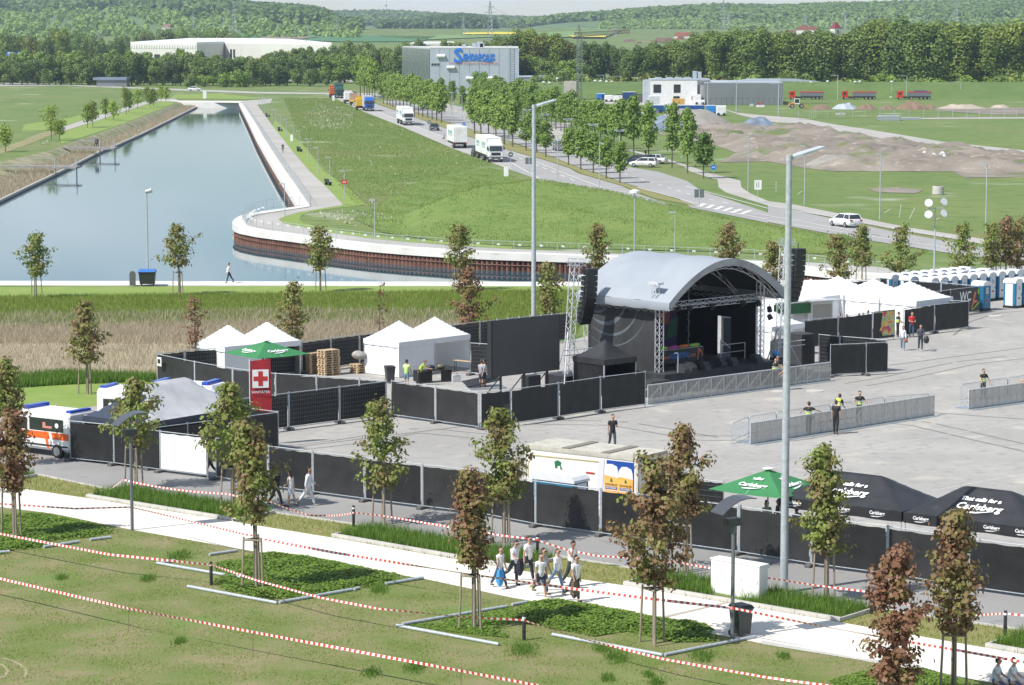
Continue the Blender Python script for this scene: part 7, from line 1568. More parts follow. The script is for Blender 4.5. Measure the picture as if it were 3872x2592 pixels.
for k,(x,lab)in enumerate(((190,'left'),(672,'middle'),(1175,'right'))):
 g=G(0,3,x+160,914);t=thing('tipper_truck','red cab tipper truck with grey trough, %s one before the embankment'%lab,'truck',(*g,0),0,'red tipper trucks');t.scale=(.85,.85,.82)
 RC=paint('tipper_red',(.60,.03,.02),.35)
 mb=MB();mb.loft([[(-6.1,-1.2,.8),(-6.1,1.2,.8),(-6.0,1.15,3.0),(-6.0,-1.15,3.0)],[(-4.0,-1.2,.8),(-4.0,1.2,.8),(-4.0,1.15,3.3),(-4.0,-1.15,3.3)]]);c_=mb.build('cab',RC,t)
 mb=MB();mb.box(-5.6,-4.7,-1.225,-1.19,1.9,2.7);mb.box(-6.11,-6.02,-1,1,1.9,2.7);mb.build('cab_window',GLASS,c_)
 mb=MB();mb.prism([(-2.2,1.7),(-1.5,1.25),(5.4,1.25),(6.0,1.9),(6.1,2.7),(-2.3,2.7)],-1.2,1.2);tr_=mb.build('trough',mat('tipper_grey',(.22,.23,.26),.45,.3,col2=(.17,.18,.2),scale=1.2),t)
 mb=MB();mb.box(-2.3,6.1,-1.25,1.25,2.702,3.0);mb.build('trough_rim',RC,tr_)
 if k==2:mb=MB();mb.box(0,4.5,-1.0,1.0,3.002,3.3);mb.build('folded_cover',BLU,tr_)
 mb=MB();mb.box(-4.2,5.9,-.6,.6,.7,1.2);mb.box(-3.6,-2.4,-1.1,1.1,.5,1.1);mb.build('chassis',DARK,t)
 for x_ in(-5.1,-1.2,2.4,3.8,5.2):
  for y in(-1.02,1.02):wheel(t,x_,y,.55,.35)
g=G(0,3,265,992);t=thing('wheel_loader','small orange and white wheel loader on the meadow','loader',(*g,0),0);OL=paint('loader_orange',(.60,.27,.06));t.scale=(.8,.8,.8)
mb=MB();mb.prism([(-2.9,.8),(-2.9,1.7),(-.9,1.9),(-.9,.7)],-.8,.8);mb.prism([(.9,.7),(.9,1.5),(1.6,1.3),(1.6,.7)],-.6,.6);mb.build('body',OL,t)
mb=MB();mb.box(-.95,.8,-.75,.75,1.4,1.75);mb.box(-.95,.8,-.78,.78,3.05,3.2);[mb.box(x-.06,x+.06,y-.06,y+.06,1.75,3.05)for x in(-.88,.73)for y in(-.7,.7)];c_=mb.build('cab',WHITE,t);mb=MB();mb.box(-.8,.66,-.62,.62,1.75,3.04);mb.build('cab_window',GLASS,c_)
mb=MB();mb.prism([(.8,1.6),(1.0,1.75),(3.2,.7),(3.0,.5)],-.6,.6);mb.build('lift_arm',OL,t);mb=MB();mb.prism([(2.9,.1),(4.1,.05),(3.2,.35),(3.1,1.1),(2.9,1.1)],-1.2,1.2);mb.build('bucket',OL,t)
for x_ in(-1.7,1.5):
 for y in(-.85,.85):wheel(t,x_,y,.75,.45)
# ================================================================ BUILDINGS
HALLG=mat('grey_cladding',(.40,.45,.50),.6,col2=(.37,.42,.47),scale=.3);HALLD=mat('dark_cladding',(.20,.215,.23),.6,col2=(.18,.195,.21),scale=.2);GLASSD=mat('green_glass_front',(.12,.15,.15),.25,col2=(.16,.19,.185),scale=.5)
Y0=872.0;xa,xb=at(nat(0,1,1590,445),Y0),at(nat(0,1,2405,450),Y0);H=xa[2];W=xb[0]-xa[0]
t=thing('leisure_hall','big grey hall with blue curly name on its front','building',(xa[0],Y0,0))
mb=MB();lb=at(nat(0,1,1338,433),Y0+62);lx,ly=lb[0]-xa[0],62.0
mb.slab([(0,0),(W,0),(W,60),(lx,ly)],0,H);w_=mb.build('wall',HALLG,t)
mb=MB();mb.slab([(0,0),(W,0),(W,60),(lx,ly)],H+.004,H+.35,Matrix.Scale(.995,4));mb.build('roof',mat('pale_roof',(.55,.56,.55),.8,col2=(.48,.49,.48),scale=.2),t)
mb=MB();n_=Vector((-ly,lx,0)).normalized()*.15;mb.quad((n_.x,n_.y,.5),(lx+n_.x,ly+n_.y,.5),(lx+n_.x,ly+n_.y,H-.2),(n_.x,n_.y,H-.2));mb.build('glass_front',GLASSD,t)
for k in range(1,9):mb=MB();mb.box(W*k/9-.05,W*k/9+.05,-.04,-.003,.3,H-.1);mb.build('panel_joint',HALLD,w_)
for fx,fy in((.125,.71),(.235,.46),(.45,.22),(.665,.22)):mb=MB();mb.tube((W*fx-W*.045,-.25,H*fy+H*.12),(W*fx+W*.045,-.25,H*fy+H*.12),.55,n=10);mb.build('light_tube',WHITE,t)
mb=MB();mb.box(W*.01,W*.112,-.12,-.005,H*.62,H*.68);f_=mb.build('window',STEEL,t);mb=MB();[mb.box(W*(.018+.032*k),W*(.042+.032*k),-.17,-.125,H*.63,H*.67)for k in range(3)];mb.build('pane',GLASS,f_)
BL2=paint('sign_blue',(.02,.19,.66));text('S',6.6,BL2,t,(W*.32,-.2,H*.825),(R(90),0,0),bold=.2);text('ENSAPOLIS',2.9,BL2,t,(W*.55,-.2,H*.80),(R(90),0,0),bold=.14,sx=.72)
mb=MB();mb.prism([(W*.29,H*.715),(W*.5,H*.745),(W*.70,H*.70),(W*.70,H*.725),(W*.5,H*.757)],-.22,-.18);mb.build('swash',BL2,t);text('Der Indoor-Freizeitpark für die ganze Familie',.85,REDM,t,(W*.5,-.2,H*.67),(R(90),0,0))
mb=MB();[mb.tube((W*f,-.6,0),(W*f,-.6,H+1.2),.07,n=4)for f in(.875,.92)];[mb.tube((W*.875,-.6,z),(W*.92,-.6,z),.05,n=4)for z in np.arange(.5,H+1,.8)];mb.build('ladder',STEEL,t)
for x_,s_ in((W*.36,1.2),(W*.47,1.6),(W*.52,2.2),(W*.56,1.4)):mb=MB();mb.box(x_,x_+s_,8,8+s_,H+.36,H+.4+s_*.8);mb.build('roof_unit',HALLG,t)
xa2,xb2=at(nat(0,2,66,710),860),at(nat(0,2,312,710),860);t=thing('storage_shed','low grey shed right of the big grey hall','building',(xa2[0],860,0));mb=MB();mb.box(0,xb2[0]-xa2[0],0,20,0,xa2[2]);mb.build('wall',mat('shed_cladding',(.33,.35,.38),.6,col2=(.28,.3,.33),scale=2,stretch=(3,1,.1)),t);mb=MB();mb.box(-.2,xb2[0]-xa2[0]+.2,-.2,20,xa2[2]+.003,xa2[2]+.3);mb.build('roof',HALLG,t)
Yb=752.0;xa,xb=at(nat(0,2,1272,735),Yb),at(nat(0,2,1815,735),Yb);H=xa[2];W=xb[0]-xa[0];u=W/543
t=thing('office_block','white office block with dark square windows','building',(xa[0],Yb,0));mb=MB();mb.box(0,W*.78,0,14,0,H);mb.box(W*.785,W,1.2,14,H*.72,H-.05);mb.box(W*.7,W*.84,-1.5,0,0,H*.42);mb.build('wall',paint('white_render',(.80,.80,.79)),t)
mb=MB();mb.box(-.1,W,-.1,14,H+.002,H+.25);r_=mb.build('roof',HALLG,t);mb=MB();[mb.prism([(W*f,H+.26),(W*f+2.6,H+.26),(W*f+2.0,H+.75),(W*f+.6,H+.75)],2,5)for f in(.06,.25,.4,.56)];mb.build('skylight',HALLG,r_);mb=MB();mb.box(W*.72,W*.78,3,5,H+.26,H+2.5);mb.box(W*.80,W*.86,3,5,H+.26,H+2.3);mb.build('vent_stack',HALLG,r_)
for x0,x1,z0,z1 in((22,92,.48,.82),(208,270,.48,.82),(205,262,.15,.34),(372,392,.18,.35)):mb=MB();mb.box(x0*u,x1*u,-.06,-.004,H*z0,H*z1);f_=mb.build('window',GLASS,t);mb=MB();mb.box((x0+x1)/2*u-.05,(x0+x1)/2*u+.05,-.09,-.062,H*z0,H*z1);mb.build('window_bar',DARK,f_)
xl=at(nat(0,2,1208,728),Yb+6)[0]-xa[0];mb=MB();mb.box(xl,-.01,3,14,0,H*.98);mb.build('side_wing',mat('grey_print_wall',(.42,.45,.5),.6,col2=(.34,.36,.42),scale=.8),t)
mb=MB();mb.lathe([(2.3,0),(2.3,H*.8)],16,c=(W*.9,2.5,0));mb.build('stair_tower',mat('grey_tower',(.30,.30,.29),.6,col2=(.26,.26,.25),scale=1),t)
xc,xd=at(nat(0,2,1760,762),Yb-3),at(nat(0,3,140,760),Yb-3);t=thing('grey_hall','long flat dark grey hall right of the white office block','building',(xc[0],Yb-3,0));H=xc[2];mb=MB();mb.box(0,xd[0]-xc[0],0,30,0,H);mb.build('wall',HALLD,t);mb=MB();mb.box(.1,xd[0]-xc[0]-.1,.2,30,H+.003,H+.2);r_=mb.build('roof',HALLG,t)
mb=MB();mb.prism([(8,H+.2),(34,H+.2),(27,H+.95),(14,H+1.0)],10,14);mb.build('skylight',HALLG,r_)
t=thing('mesh_fence','low dark wire fence in front of the grey hall','fence',(xc[0],Yb-8,0));mb=MB();L=xd[0]-xc[0];mb.box(0,L+4,-.02,.02,.1,.14);mb.box(0,L+4,-.02,.02,1.9,1.94);mb.build('rail',DARK,t)
for k in range(17):mb=MB();mb.tube((L*k/15,0,0),(L*k/15,0,2.2),.05,n=4);mb.build('post',DARK,t)
ZT=13.6;P=[on(nat(0,0,1195,405),ZT),on(nat(0,0,1800,408),ZT),on(nat(0,0,2050,400),ZT),on(nat(0,1,690,412),ZT),on(nat(0,1,300,372),ZT),on(nat(0,0,1840,357),ZT)]
t=thing('factory_hall','very long white factory hall beyond the tree belt','building',(0,0,0));mb=MB();mb.slab(P,0,ZT);w_=mb.build('wall',mat('cream_cladding',(.60,.60,.55),.7,col2=(.55,.55,.5),scale=.1,world_co=True),t);mb=MB();mb.slab([(p[0],p[1])for p in P],ZT+.01,ZT+1.0);mb.build('roof',mat('white_roof',(.74,.75,.75),.6,col2=(.68,.69,.7),scale=.05,world_co=True),t)
for a,b,f0,f1,z0,z1 in((0,1,.18,.28,.45,.62),(0,1,.36,.44,.5,.65),(0,1,.5,.58,.5,.65),(0,1,.70,.73,.6,.85),(2,3,.06,.075,.5,.8),(2,3,.09,.105,.5,.8)):
 A,B=lerp(P[a],P[b],f0),lerp(P[a],P[b],f1);mb=MB();mb.slab([(A[0],A[1]-.5),(B[0],B[1]-.5),(B[0],B[1]+.2),(A[0],A[1]+.2)],ZT*z0,ZT*z1);mb.build('window',GLASS,t)
for k in range(26):A,B=lerp(P[0],P[1],k/26),lerp(P[0],P[1],(k+.3)/26);mb=MB();mb.slab([(A[0],A[1]-.4),(B[0],B[1]-.4),(B[0],B[1]+.1),(A[0],A[1]+.1)],ZT*.86,ZT*.97);mb.build('roof_rib',WHITE,w_)
t=thing('factory_annex','low white flat-roofed annex before the factory hall','building',(0,0,0));mb=MB();Q=[on(nat(0,0,1985,485),9),on(nat(0,1,200,495),9),on(nat(0,1,220,468),9),on(nat(0,0,2080,455),9)];mb.slab(Q,0,9);mb.build('wall',MATS['cream_cladding'],t);mb=MB();mb.slab(Q,9.01,9.5);mb.build('roof',MATS['white_roof'],t)
t=thing('distant_hall','white flat hall roof showing behind the big grey hall','building',(0,0,0));Q=[on(nat(0,1,1400,405),11),on(nat(0,1,1810,405),11),on(nat(0,1,1810,390),11),on(nat(0,1,1460,390),11)];mb=MB();mb.slab(Q,0,11);mb.build('wall',MATS['cream_cladding'],t);mb=MB();mb.slab(Q,11.01,11.6);mb.build('roof',MATS['white_roof'],t)
xa=at(nat(0,0,850,735),975);xb=at(nat(0,0,1158,735),975);t=thing('pavilion','flat grey blue pavilion before the tree belt','building',(xa[0],975,0));W=xb[0]-xa[0];H=xa[2];mb=MB();mb.box(.10*W,W,.5,8,0,H);mb.build('wall',HALLD,t);mb=MB();mb.box(0,W,0,9,H,H+.9);mb.build('roof',mat('blue_grey_roof',(.22,.27,.36),.5,col2=(.18,.23,.31),scale=.4),t)
for x0,x1,lab in((60,140,'left'),(158,241,'right')):a,b=at(nat(0,0,x0,514),1150),at(nat(0,0,x1,476),1150);t=thing('motorway_sign','blue motorway sign above the trees, %s one'%lab,'road sign',(a[0],1150,0),0,'blue motorway signs');mb=MB();mb.box(0,b[0]-a[0],0,.2,a[2],b[2]);mb.build('board',paint('sign_blue',(.02,.14,.55)),t);mb=MB();[mb.box((b[0]-a[0])*f,(b[0]-a[0])*f+.5+1.6*(k%2),-.05,-.003,a[2]+(b[2]-a[2])*g_,a[2]+(b[2]-a[2])*g_+.3)for k,(f,g_)in enumerate(((.15,.7),(.3,.7),(.15,.4),(.3,.4),(.75,.55)))];mb.build('sign_lettering',WHITE,t);mb=MB();mb.tube(((b[0]-a[0])/2,.3,0),((b[0]-a[0])/2,.3,a[2]),.2);mb.build('post',STEEL,t)
a=at(nat(0,1,10,640),1120);b=at(nat(0,1,178,600),1120);t=thing('road_bridge','grey road bridge gap in the trees left of the transporter','bridge',(a[0],1120,0));mb=MB();mb.box(0,b[0]-a[0],0,10,a[2]+1.2,b[2]);mb.build('deck',CONC,t);mb=MB();[mb.box(x,x+.6,2,8,0,a[2]+1.19)for x in(0,b[0]-a[0]-.6)];mb.build('pier',CONC,t);mb=MB();mb.tube((0,0,b[2]+1),(b[0]-a[0],0,b[2]+1),.08);mb.build('rail',STEEL,t)
HW=paint('house_white',(.68,.66,.62));HR=mat('red_tiles',(.30,.09,.055),.8,col2=(.24,.08,.05),scale=.5);HB=mat('brown_tiles',(.20,.12,.09),.8,col2=(.16,.1,.08),scale=.5)
VH=[(0,2,1555,335,20,'red'),(0,2,1625,330,18,'red'),(0,2,1540,362,16,'red'),(0,2,1075,385,15,'white'),(0,2,1165,398,13,'white'),(0,2,1235,378,12,'brown'),(0,2,1390,395,22,'brown'),(0,2,1440,390,16,'brown'),(0,2,670,382,10,'white'),(0,3,330,262,24,'red'),(0,3,400,255,20,'red'),(0,3,230,270,14,'brown'),(0,3,870,262,16,'red'),(0,3,800,262,8,'white'),(0,3,1520,255,12,'white'),(0,0,1530,240,14,'brown')]
for i,(r_,c_,x,y,w,kind)in enumerate(VH):
 p=nat(r_,c_,x,y);g=onfar(p)if y>300 else None;Yv=min(2200,g[1])if g else 2150.0;q=at(p,Yv);w*=.55;h=w*.28
 t=thing('house','far village house with %s roof, %s from the left'%('red' if kind=='red' else 'brown' if kind=='brown' else 'white gable and dark',ord_(i)),'house',(q[0],Yv,q[2]-(5 if c_==3 else 3)),R(rnd.choice((20,-25,65))),'far village houses')
 mb=MB();mb.box(-w/2,w/2,-w*.32,w*.32,-6,h);mb.build('wall',HW,t);mb=MB();Mz=Matrix.Rotation(R(90),4,'Z');mb.prism([(-w*.36,h),(w*.36,h),(0,h+w*.3)],-w*.52,w*.52,Mz);mb.build('roof',HR if kind=='red' else HB,t)
 mb=MB();[mb.box(-w*.3+k*w*.2,-w*.3+k*w*.2+w*.08,-w*.325,-w*.321,h*.3,h*.7)for k in range(4)];mb.build('window',GLASS,t)
a=at(nat(0,3,618,310),1500);b=at(nat(0,3,618,262),1500);t=thing('church_tower','white church tower with dark red roof above the trees','church tower',(a[0],1500,0),.5);hw=2.2;mb=MB();mb.box(-hw,hw,-hw,hw,0,b[2]);mb.build('wall',HW,t);mb=MB();mb.loft([[(-hw-.3,-hw-.3,b[2]),(hw+.3,-hw-.3,b[2]),(hw+.3,hw+.3,b[2]),(-hw-.3,hw+.3,b[2])],[(-.6,-.3,b[2]+3.4),(.6,-.3,b[2]+3.4),(.6,.3,b[2]+3.4),(-.6,.3,b[2]+3.4)]]);mb.build('roof',mat('church_tiles',(.20,.03,.04),.7,col2=(.16,.03,.035),scale=.5),t);mb=MB();mb.box(-.6,.6,-hw-.06,-hw-.004,b[2]-3,b[2]-1.2);mb.build('window',GLASS,t)
PYM=mat('pylon_steel',(.36,.39,.40),.6,.3,col2=(.3,.33,.34),scale=.2)
def lattice(p0,p1,w0,w1,n,r,t,name,mm=PYM):
 mb=MB();a,b=Vector(p0),Vector(p1);d=b-a;vert=abs(d.z)>d.length*.7;u,v=(Vector((1,0,0)),Vector((0,1,0)))if vert else(Vector((0,1,0)),Vector((0,0,1)))
 q=[[a+d*(k/n)+u*(sx*(w0+(w1-w0)*k/n)/2)+v*(sy*(w0+(w1-w0)*k/n)/2)for sx,sy in((-1,-1),(1,-1),(1,1),(-1,1))]for k in range(n+1)]
 for k in range(n):
  for j in range(4):mb.tube(q[k][j],q[k+1][j],r,n=4);mb.tube(q[k][j],q[k+1][(j+1)%4],r*.6,n=3,cap=False)
 return mb.build(name,mm,t)
PY=[(0,1,737,155,385,2250),(0,1,1897,145,310,2300),(0,1,2142,12,330,1900),(0,2,945,190,340,2300),(0,2,1981,112,232,2700),(0,2,1932,5,235,2300),(0,3,342,130,240,2500),(0,3,702,95,240,2200),(0,3,1722,0,215,2100),(0,0,2140,10,290,2150),(0,0,1765,120,290,2400),(0,0,905,290,430,1500)]
tops=[]
for i,(r_,c_,x,y0,y1,Yp)in enumerate(sorted(PY,key=lambda q:968*q[1]+q[2]*KZ)):
 a,b=at(nat(r_,c_,x,y1),Yp),at(nat(r_,c_,x,y0),Yp);t=thing('power_pylon','far lattice power pylon, %s from the left'%ord_(i),'pylon',(a[0],Yp,a[2]),.3,'power pylons');H=b[2]-a[2]
 lattice((0,0,-4),(0,0,H),H*.16,.6,9,.16,t,'tower');tops.append(Vector((a[0],Yp,a[2]+H*.85)))
 for z,w in((.68,.2),(.84,.15)):mb=MB();mb.tube((-H*w,0,H*z),(H*w,0,H*z),.18,n=4);mb.build('cross_arm',PYM,t)
for i,(a,b)in enumerate(zip(tops[:-1],tops[1:])):
 if(b-a).length<1500:
  for k in(0,1):mb=MB();mb.pipe([tuple(a.lerp(b,s)+Vector((0,0,-18*4*s*(1-s)*.6-6*k)))for s in np.linspace(0,1,9)],.09,3);o=mb.build('power_line',PYM);tag(o,'thin power line sagging between pylons %s and %s, %s wire'%(ord_(i),ord_(i+1),('upper','lower')[k]),'power line','power lines')
a,b=at(nat(0,1,1187,68),6200),at(nat(0,1,1187,10),6200);t=thing('radio_mast','white radio mast on the distant ridge','mast',(a[0],6200,a[2]-8));mb=MB();mb.tube((0,0,0),(0,0,b[2]-a[2]+8),2.0,1.2,8);mb.build('shaft',WHITE,t);mb=MB();mb.lathe([(3.2,(b[2]-a[2])*.8),(3.4,(b[2]-a[2])*.95)],10);mb.build('platform',HALLG,t)
Yc=800.0;a,b,c_,e_=at(nat(0,2,616,862),Yc),at(nat(0,2,612,320),Yc),at(nat(0,2,1080,302),Yc),at(nat(0,2,608,230),Yc);t=thing('tower_crane','slim construction crane with horizontal jib right of the grey hall','crane',(a[0],Yc,0));CG=mat('crane_grey',(.16,.20,.22),.6,col2=(.12,.15,.17),scale=.4)
lattice((0,0,0),(0,0,b[2]),1.5,1.5,26,.13,t,'tower',CG);lattice((-1.6,0,b[2]),(c_[0]-a[0],0,b[2]+1.0),1.3,.9,24,.15,t,'jib',paint('crane_rust',(.16,.12,.10)));lattice((.2,0,b[2]),(-.2,0,e_[2]),.9,.3,6,.08,t,'mast_head',paint('crane_rust',(.16,.12,.10)))
mb=MB();mb.tube((-.2,0,e_[2]),((c_[0]-a[0])*.42,0,b[2]+1.1),.05,n=4);mb.tube((-.2,0,e_[2]),(-1.6,0,b[2]),.05,n=4);mb.build('stay',CG,t);mb=MB();mb.box(-4.6,-.9,-1.2,1.2,0,5.6);mb.build('counterweight',mat('pale_blocks',(.50,.47,.42),.8,col2=(.4,.37,.33),scale=.8),t)
def crate(x0,x1,y0,y1,name,label,cat,m,Yd=None,dep=2.5,extra=None):
 g=on(nat(0,2,(x0+x1)/2,y1));Yd=Yd or g[1];a,b=at(nat(0,2,x0,y1),Yd),at(nat(0,2,x1,y0),Yd);t=thing(name,label,cat,(a[0],Yd,0));W,H=b[0]-a[0],b[2]
 mb=MB();mb.bbox(0,W,0,dep,.3 if extra=='wheels' else 0,H,.06);mb.build('body',m,t);mb=MB();[mb.box(W*f,W*f+W*.02,-.04,-.002,H*.2,H*.95)for f in(.3,.5,.75)];mb.build('ribs',m,t)
 mb=MB();mb.box(W*.02,W*.98,.1,dep-.1,H+.003,H+.08);mb.build('roof',WHITE if extra!='dark' else m,t)
 if extra=='wheels':
  for f in(.2,.8):wheel(t,W*f,.1,.4,.25)
 return t
crate(712,800,852,905,'shipping_container','rusty red container in the business yard','container',paint('rust_red',(.45,.08,.05)),extra='dark');tb=crate(776,856,860,922,'box_lorry','blue lorry in the business yard beside the red container','truck',BL2,extra='wheels');mb=MB();mb.box(1.5,3.6,-.05,-.045,.9,1.7);mb.build('window',GLASS,tb)
crate(848,925,876,935,'caravan','white caravan left in the business yard','caravan',VANW,extra='wheels');crate(930,1010,880,940,'caravan','white caravan beside the navy container','caravan',VANW,extra='wheels');crate(1012,1138,845,940,'shipping_container','big navy container in the business yard','container',paint('navy_box',(.015,.05,.16)));crate(1246,1350,880,966,'shipping_container','pale grey container before the white office block','container',paint('pale_box',(.62,.65,.68)))
crate(1158,1240,880,940,'wood_screen','dark timber screen beside the navy container','screen',mat('dark_timber',(.10,.10,.09),.8,col2=(.14,.13,.12),scale=3),dep=.3,extra='dark');crate(1466,1580,906,960,'site_board','ochre yellow board before the white office block','board',paint('ochre_board',(.58,.36,.10)),dep=.4,extra='dark');crate(1262,1760,966,1036,'curtain_lorry','long blue curtain-sided lorry behind the soil heap','truck',paint('lorry_blue',(.01,.08,.30)),extra='wheels',dep=2.5);crate(1780,1870,968,1010,'lorry_cab','light blue lorry cab in front of the long blue trailer','truck',paint('cab_blue',(.04,.25,.62)),Yd=660,dep=2.4,extra='wheels');crate(1872,1960,972,1012,'delivery_van','white van in front of the light blue lorry cab','van',VANW,Yd=655,dep=2.0,extra='wheels');crate(1672,1765,920,962,'delivery_van','white van parked at the office entrance','van',VANW,dep=2.0,extra='wheels');crate(770,885,1066,1118,'white_tarp_pile','white sheet-covered pile behind the avenue trees','pile',VANW,dep=2.0)
crate(2176,2212,955,982,'info_board','pale grey board on the meadow right of the lorries','board',paint('grey_board',(.5,.52,.54)),dep=.3,extra='dark');tb=crate(2236,2312,962,985,'warning_barrier','red and white striped warning barrier on the meadow','barrier',VANW,dep=.2,extra='dark');mb=MB();[mb.box(.2+k*.45,.42+k*.45,-.06,-.045,.7,1.4)for k in range(4)];mb.build('red_stripe',REDM,tb)
# ================================================================ HEAPS
def heap(P0,P1,top,m,label,dep=None,name='soil_heap',cat='heap',seed=0,rough=.2,r_=0,c_=3,lean=0):
 """heap standing between two ground pixels, its top at pixel row top"""
 a,b=G(r_,c_,*P0),G(r_,c_,*P1);Yd=(a[1]+b[1])/2;dep=dep or(b[0]-a[0])*.45;W=b[0]-a[0];Yc_=Yd+dep*.45;H=at(nat(r_,c_,P0[0],top),Yc_)[2]
 rs=np.random.RandomState(seed);V,F=[],[];nx,ny=34,16
 for i in range(nx+1):
  for j in range(ny+1):
   x,y=i/nx*2-1,j/ny*2-1;d=max(0,1-math.hypot(x,y));z=H*(min(1,d*1.55)**(.85))*(1+rough*math.sin(x*7+seed)*math.cos(y*5+x*3))+rs.uniform(-1,1)*rough*.16*H*(d>.03)
   V.append((x*W/2*1.04,y*dep,z-.05))
 F=[(i*(ny+1)+j,(i+1)*(ny+1)+j,(i+1)*(ny+1)+j+1,i*(ny+1)+j+1)for i in range(nx)for j in range(ny)]
 o=npobj(name,V,F,m,smooth=rough<.15);o.location=((a[0]+b[0])/2,Yc_,0);return tag(o,label,cat)
SANDM=mat('pale_sand',(.42,.37,.29),.95,col2=(.36,.31,.25),scale=.5);GRAVH=mat('grey_gravel_heap',(.30,.28,.25),.95,col2=(.24,.225,.2),scale=.6,bump=1,bscale=4);BRN=mat('brown_earth',(.17,.115,.075),.95,col2=(.23,.16,.11),scale=.5,bump=1,bscale=2);RUB=mat('broken_concrete',(.50,.49,.46),.9,col2=(.2,.19,.17),scale=.9,ramp=(.45,.55),bump=1,bscale=2);PLASTIC=mat('grey_sheeting',(.10,.13,.17),.35,col2=(.22,.27,.33),scale=.35,bump=1,bscale=1.2,spec=.8)
h0=heap((1215,1205),(2080,1190),1005,GRAVH,'big smooth soil heap partly covered with dark sheeting',c_=2,seed=3,rough=.06,dep=16)
heap((1190,1215),(1790,1205),1060,PLASTIC,'dark plastic sheeting over the left flank of the big soil heap',c_=2,seed=5,rough=.1,dep=13,name='plastic_sheet',cat='sheeting');heap((2065,1195),(2460,1195),1078,PLASTIC,'grey plastic sheeting on the heap by the gravel road',c_=2,seed=7,rough=.12,dep=8,name='plastic_sheet',cat='sheeting')
heap((340,1535),(960,1535),1425,GRAVH,'broad grey gravel heap at the front of the soil site',seed=9,rough=.08,dep=9);heap((1340,1490),(1730,1490),1405,RUB,'heap of pale broken concrete slabs',seed=11,rough=.5,dep=5);heap((1770,1520),(2110,1520),1425,mat('tan_sand',(.36,.28,.2),.95,col2=(.3,.23,.17),scale=.5),'tan earth heap left of the pale sand cone',seed=13,rough=.12,dep=6);heap((2040,1480),(2310,1480),1405,SANDM,'pale sand cone near the right edge',seed=15,rough=.04,dep=6);heap((2230,1450),(2460,1450),1398,mat('asphalt_rubble',(.06,.06,.065),.8,col2=(.2,.2,.2),scale=1.5),'dark rubble heap at the right picture edge',seed=17,rough=.5,dep=5);heap((1720,1480),(2000,1480),1412,GRAVH,'small grey heap behind the tan one',seed=18,rough=.1,dep=5)
for i,(x0,x1,y,tp,m,lab)in enumerate(((390,590,1003,962,BRN,'brown earth heap right of the wheel loader'),(595,830,1000,950,mat('silver_sheet',(.42,.47,.52),.4,col2=(.34,.39,.44),scale=.5,bump=1,bscale=1),'silver sheeting covered heap'),(800,1010,1006,962,BRN,'dark earth heap right of the silver one'),(1020,1180,1004,970,BRN,'low brown earth heap'),(1170,1480,1004,935,BRN,'largest brown earth heap before the tippers'),(1440,1540,992,960,BRN,'small tan earth heap'),(1560,2000,996,958,SANDM,'long pale earth bank on the right'),(2050,2220,988,960,SANDM,'short pale earth bank at the far right'),(500,640,905,872,GRAVH,'grey gravel heap behind the left tipper'),(610,790,905,848,GRAVH,'taller grey gravel heap behind the middle tipper'))):heap((x0,y),(x1,y),tp,m,lab,seed=30+i,rough=.25,dep=4)
for x0,x1,y0,y1,nm,lab,m,dep in((1015,1215,1062,1105,'steel_stack','flat stack of grey steel panels on the meadow',STEEL,4),(1230,1405,1078,1100,'steel_stack','low spread of grey panels beside the stack',STEEL,3),(624,708,1030,1058,'concrete_block','pair of pale blocks behind the wire fence',CONC,1.2),(1112,1136,882,910,'white_tank','small white tank before the embankment',VANW,1.2)):
 g=G(0,3,x0,y1);b=G(0,3,x1,y1);H=at(nat(0,3,x0,y0),g[1])[2];t=thing(nm,lab,nm.replace('_',' '),(*g,0));W=b[0]-g[0];n_=6 if 'stack' in nm else 1
 for k in range(n_):mb=MB();mb.bbox(rnd.uniform(0,.4)*(n_>1),W-rnd.uniform(0,.4)*(n_>1),0,dep,H*k/n_,H*(k+.8)/n_,.02);mb.build('panel' if n_>1 else 'body',m,t)
 if n_==1:mb=MB();mb.box(W*.48,W*.5,-.01,-.002,0,H);mb.build('joint',DARK,t)
P=[G(0,3,278,1098),G(0,3,372,1100),G(0,3,440,1085),G(0,3,880,1078),G(0,3,1410,1080),G(0,3,1810,1080),G(0,3,2500,1070)]
t=thing('wire_fence','wire mesh fence with posts along the far meadow','fence',(0,0,0));mb=MB();[mb.pipe([(*p,z)for p in P],.02,3)for z in(.1,.7,1.3,1.9)];mb.build('wires',WIREM,t)
for k,p in enumerate(resample(P,22)):mb=MB();mb.tube((*p,0),(*p,2.1),.06,n=5);mb.build('post',STEEL,t)
for i,(r_,c_,x,y0,y1,dx)in enumerate(((1,3,75,95,190,0),(1,3,270,180,215,45),(1,3,1065,345,385,55),(1,3,1203,305,425,15),(1,3,1295,335,438,50),(0,2,1185,1310,1355,50),(0,2,1545,1385,1450,35),(1,3,1540,430,445,30))):
 g=G(r_,c_,x,y1);q=at(nat(r_,c_,x+dx,y0),g[1]);mb=MB();mb.tube((0,0,0),(q[0]-g[0],0,max(.2,q[2])),.05,n=6);o=mb.build('fence_post',CONC);o.location=(*g,0);tag(o,'old leaning concrete fence post on the right meadow, %s of them'%ord_(i),'post','old leaning fence posts')
g=G(1,3,1557,212);t=thing('concrete_ring','pale concrete shaft ring on the right meadow','concrete ring',(*g,0));mb=MB();mb.lathe([(.75,0),(.78,.05),(.78,1.0),(.75,1.1)],18);mb.build('ring',CONC,t,False);mb=MB();mb.lathe([(.6,1.102),(.6,1.11)],18);mb.build('opening_shade',DARK,t)  # dark disc on the closed ring paints the shade inside its hole
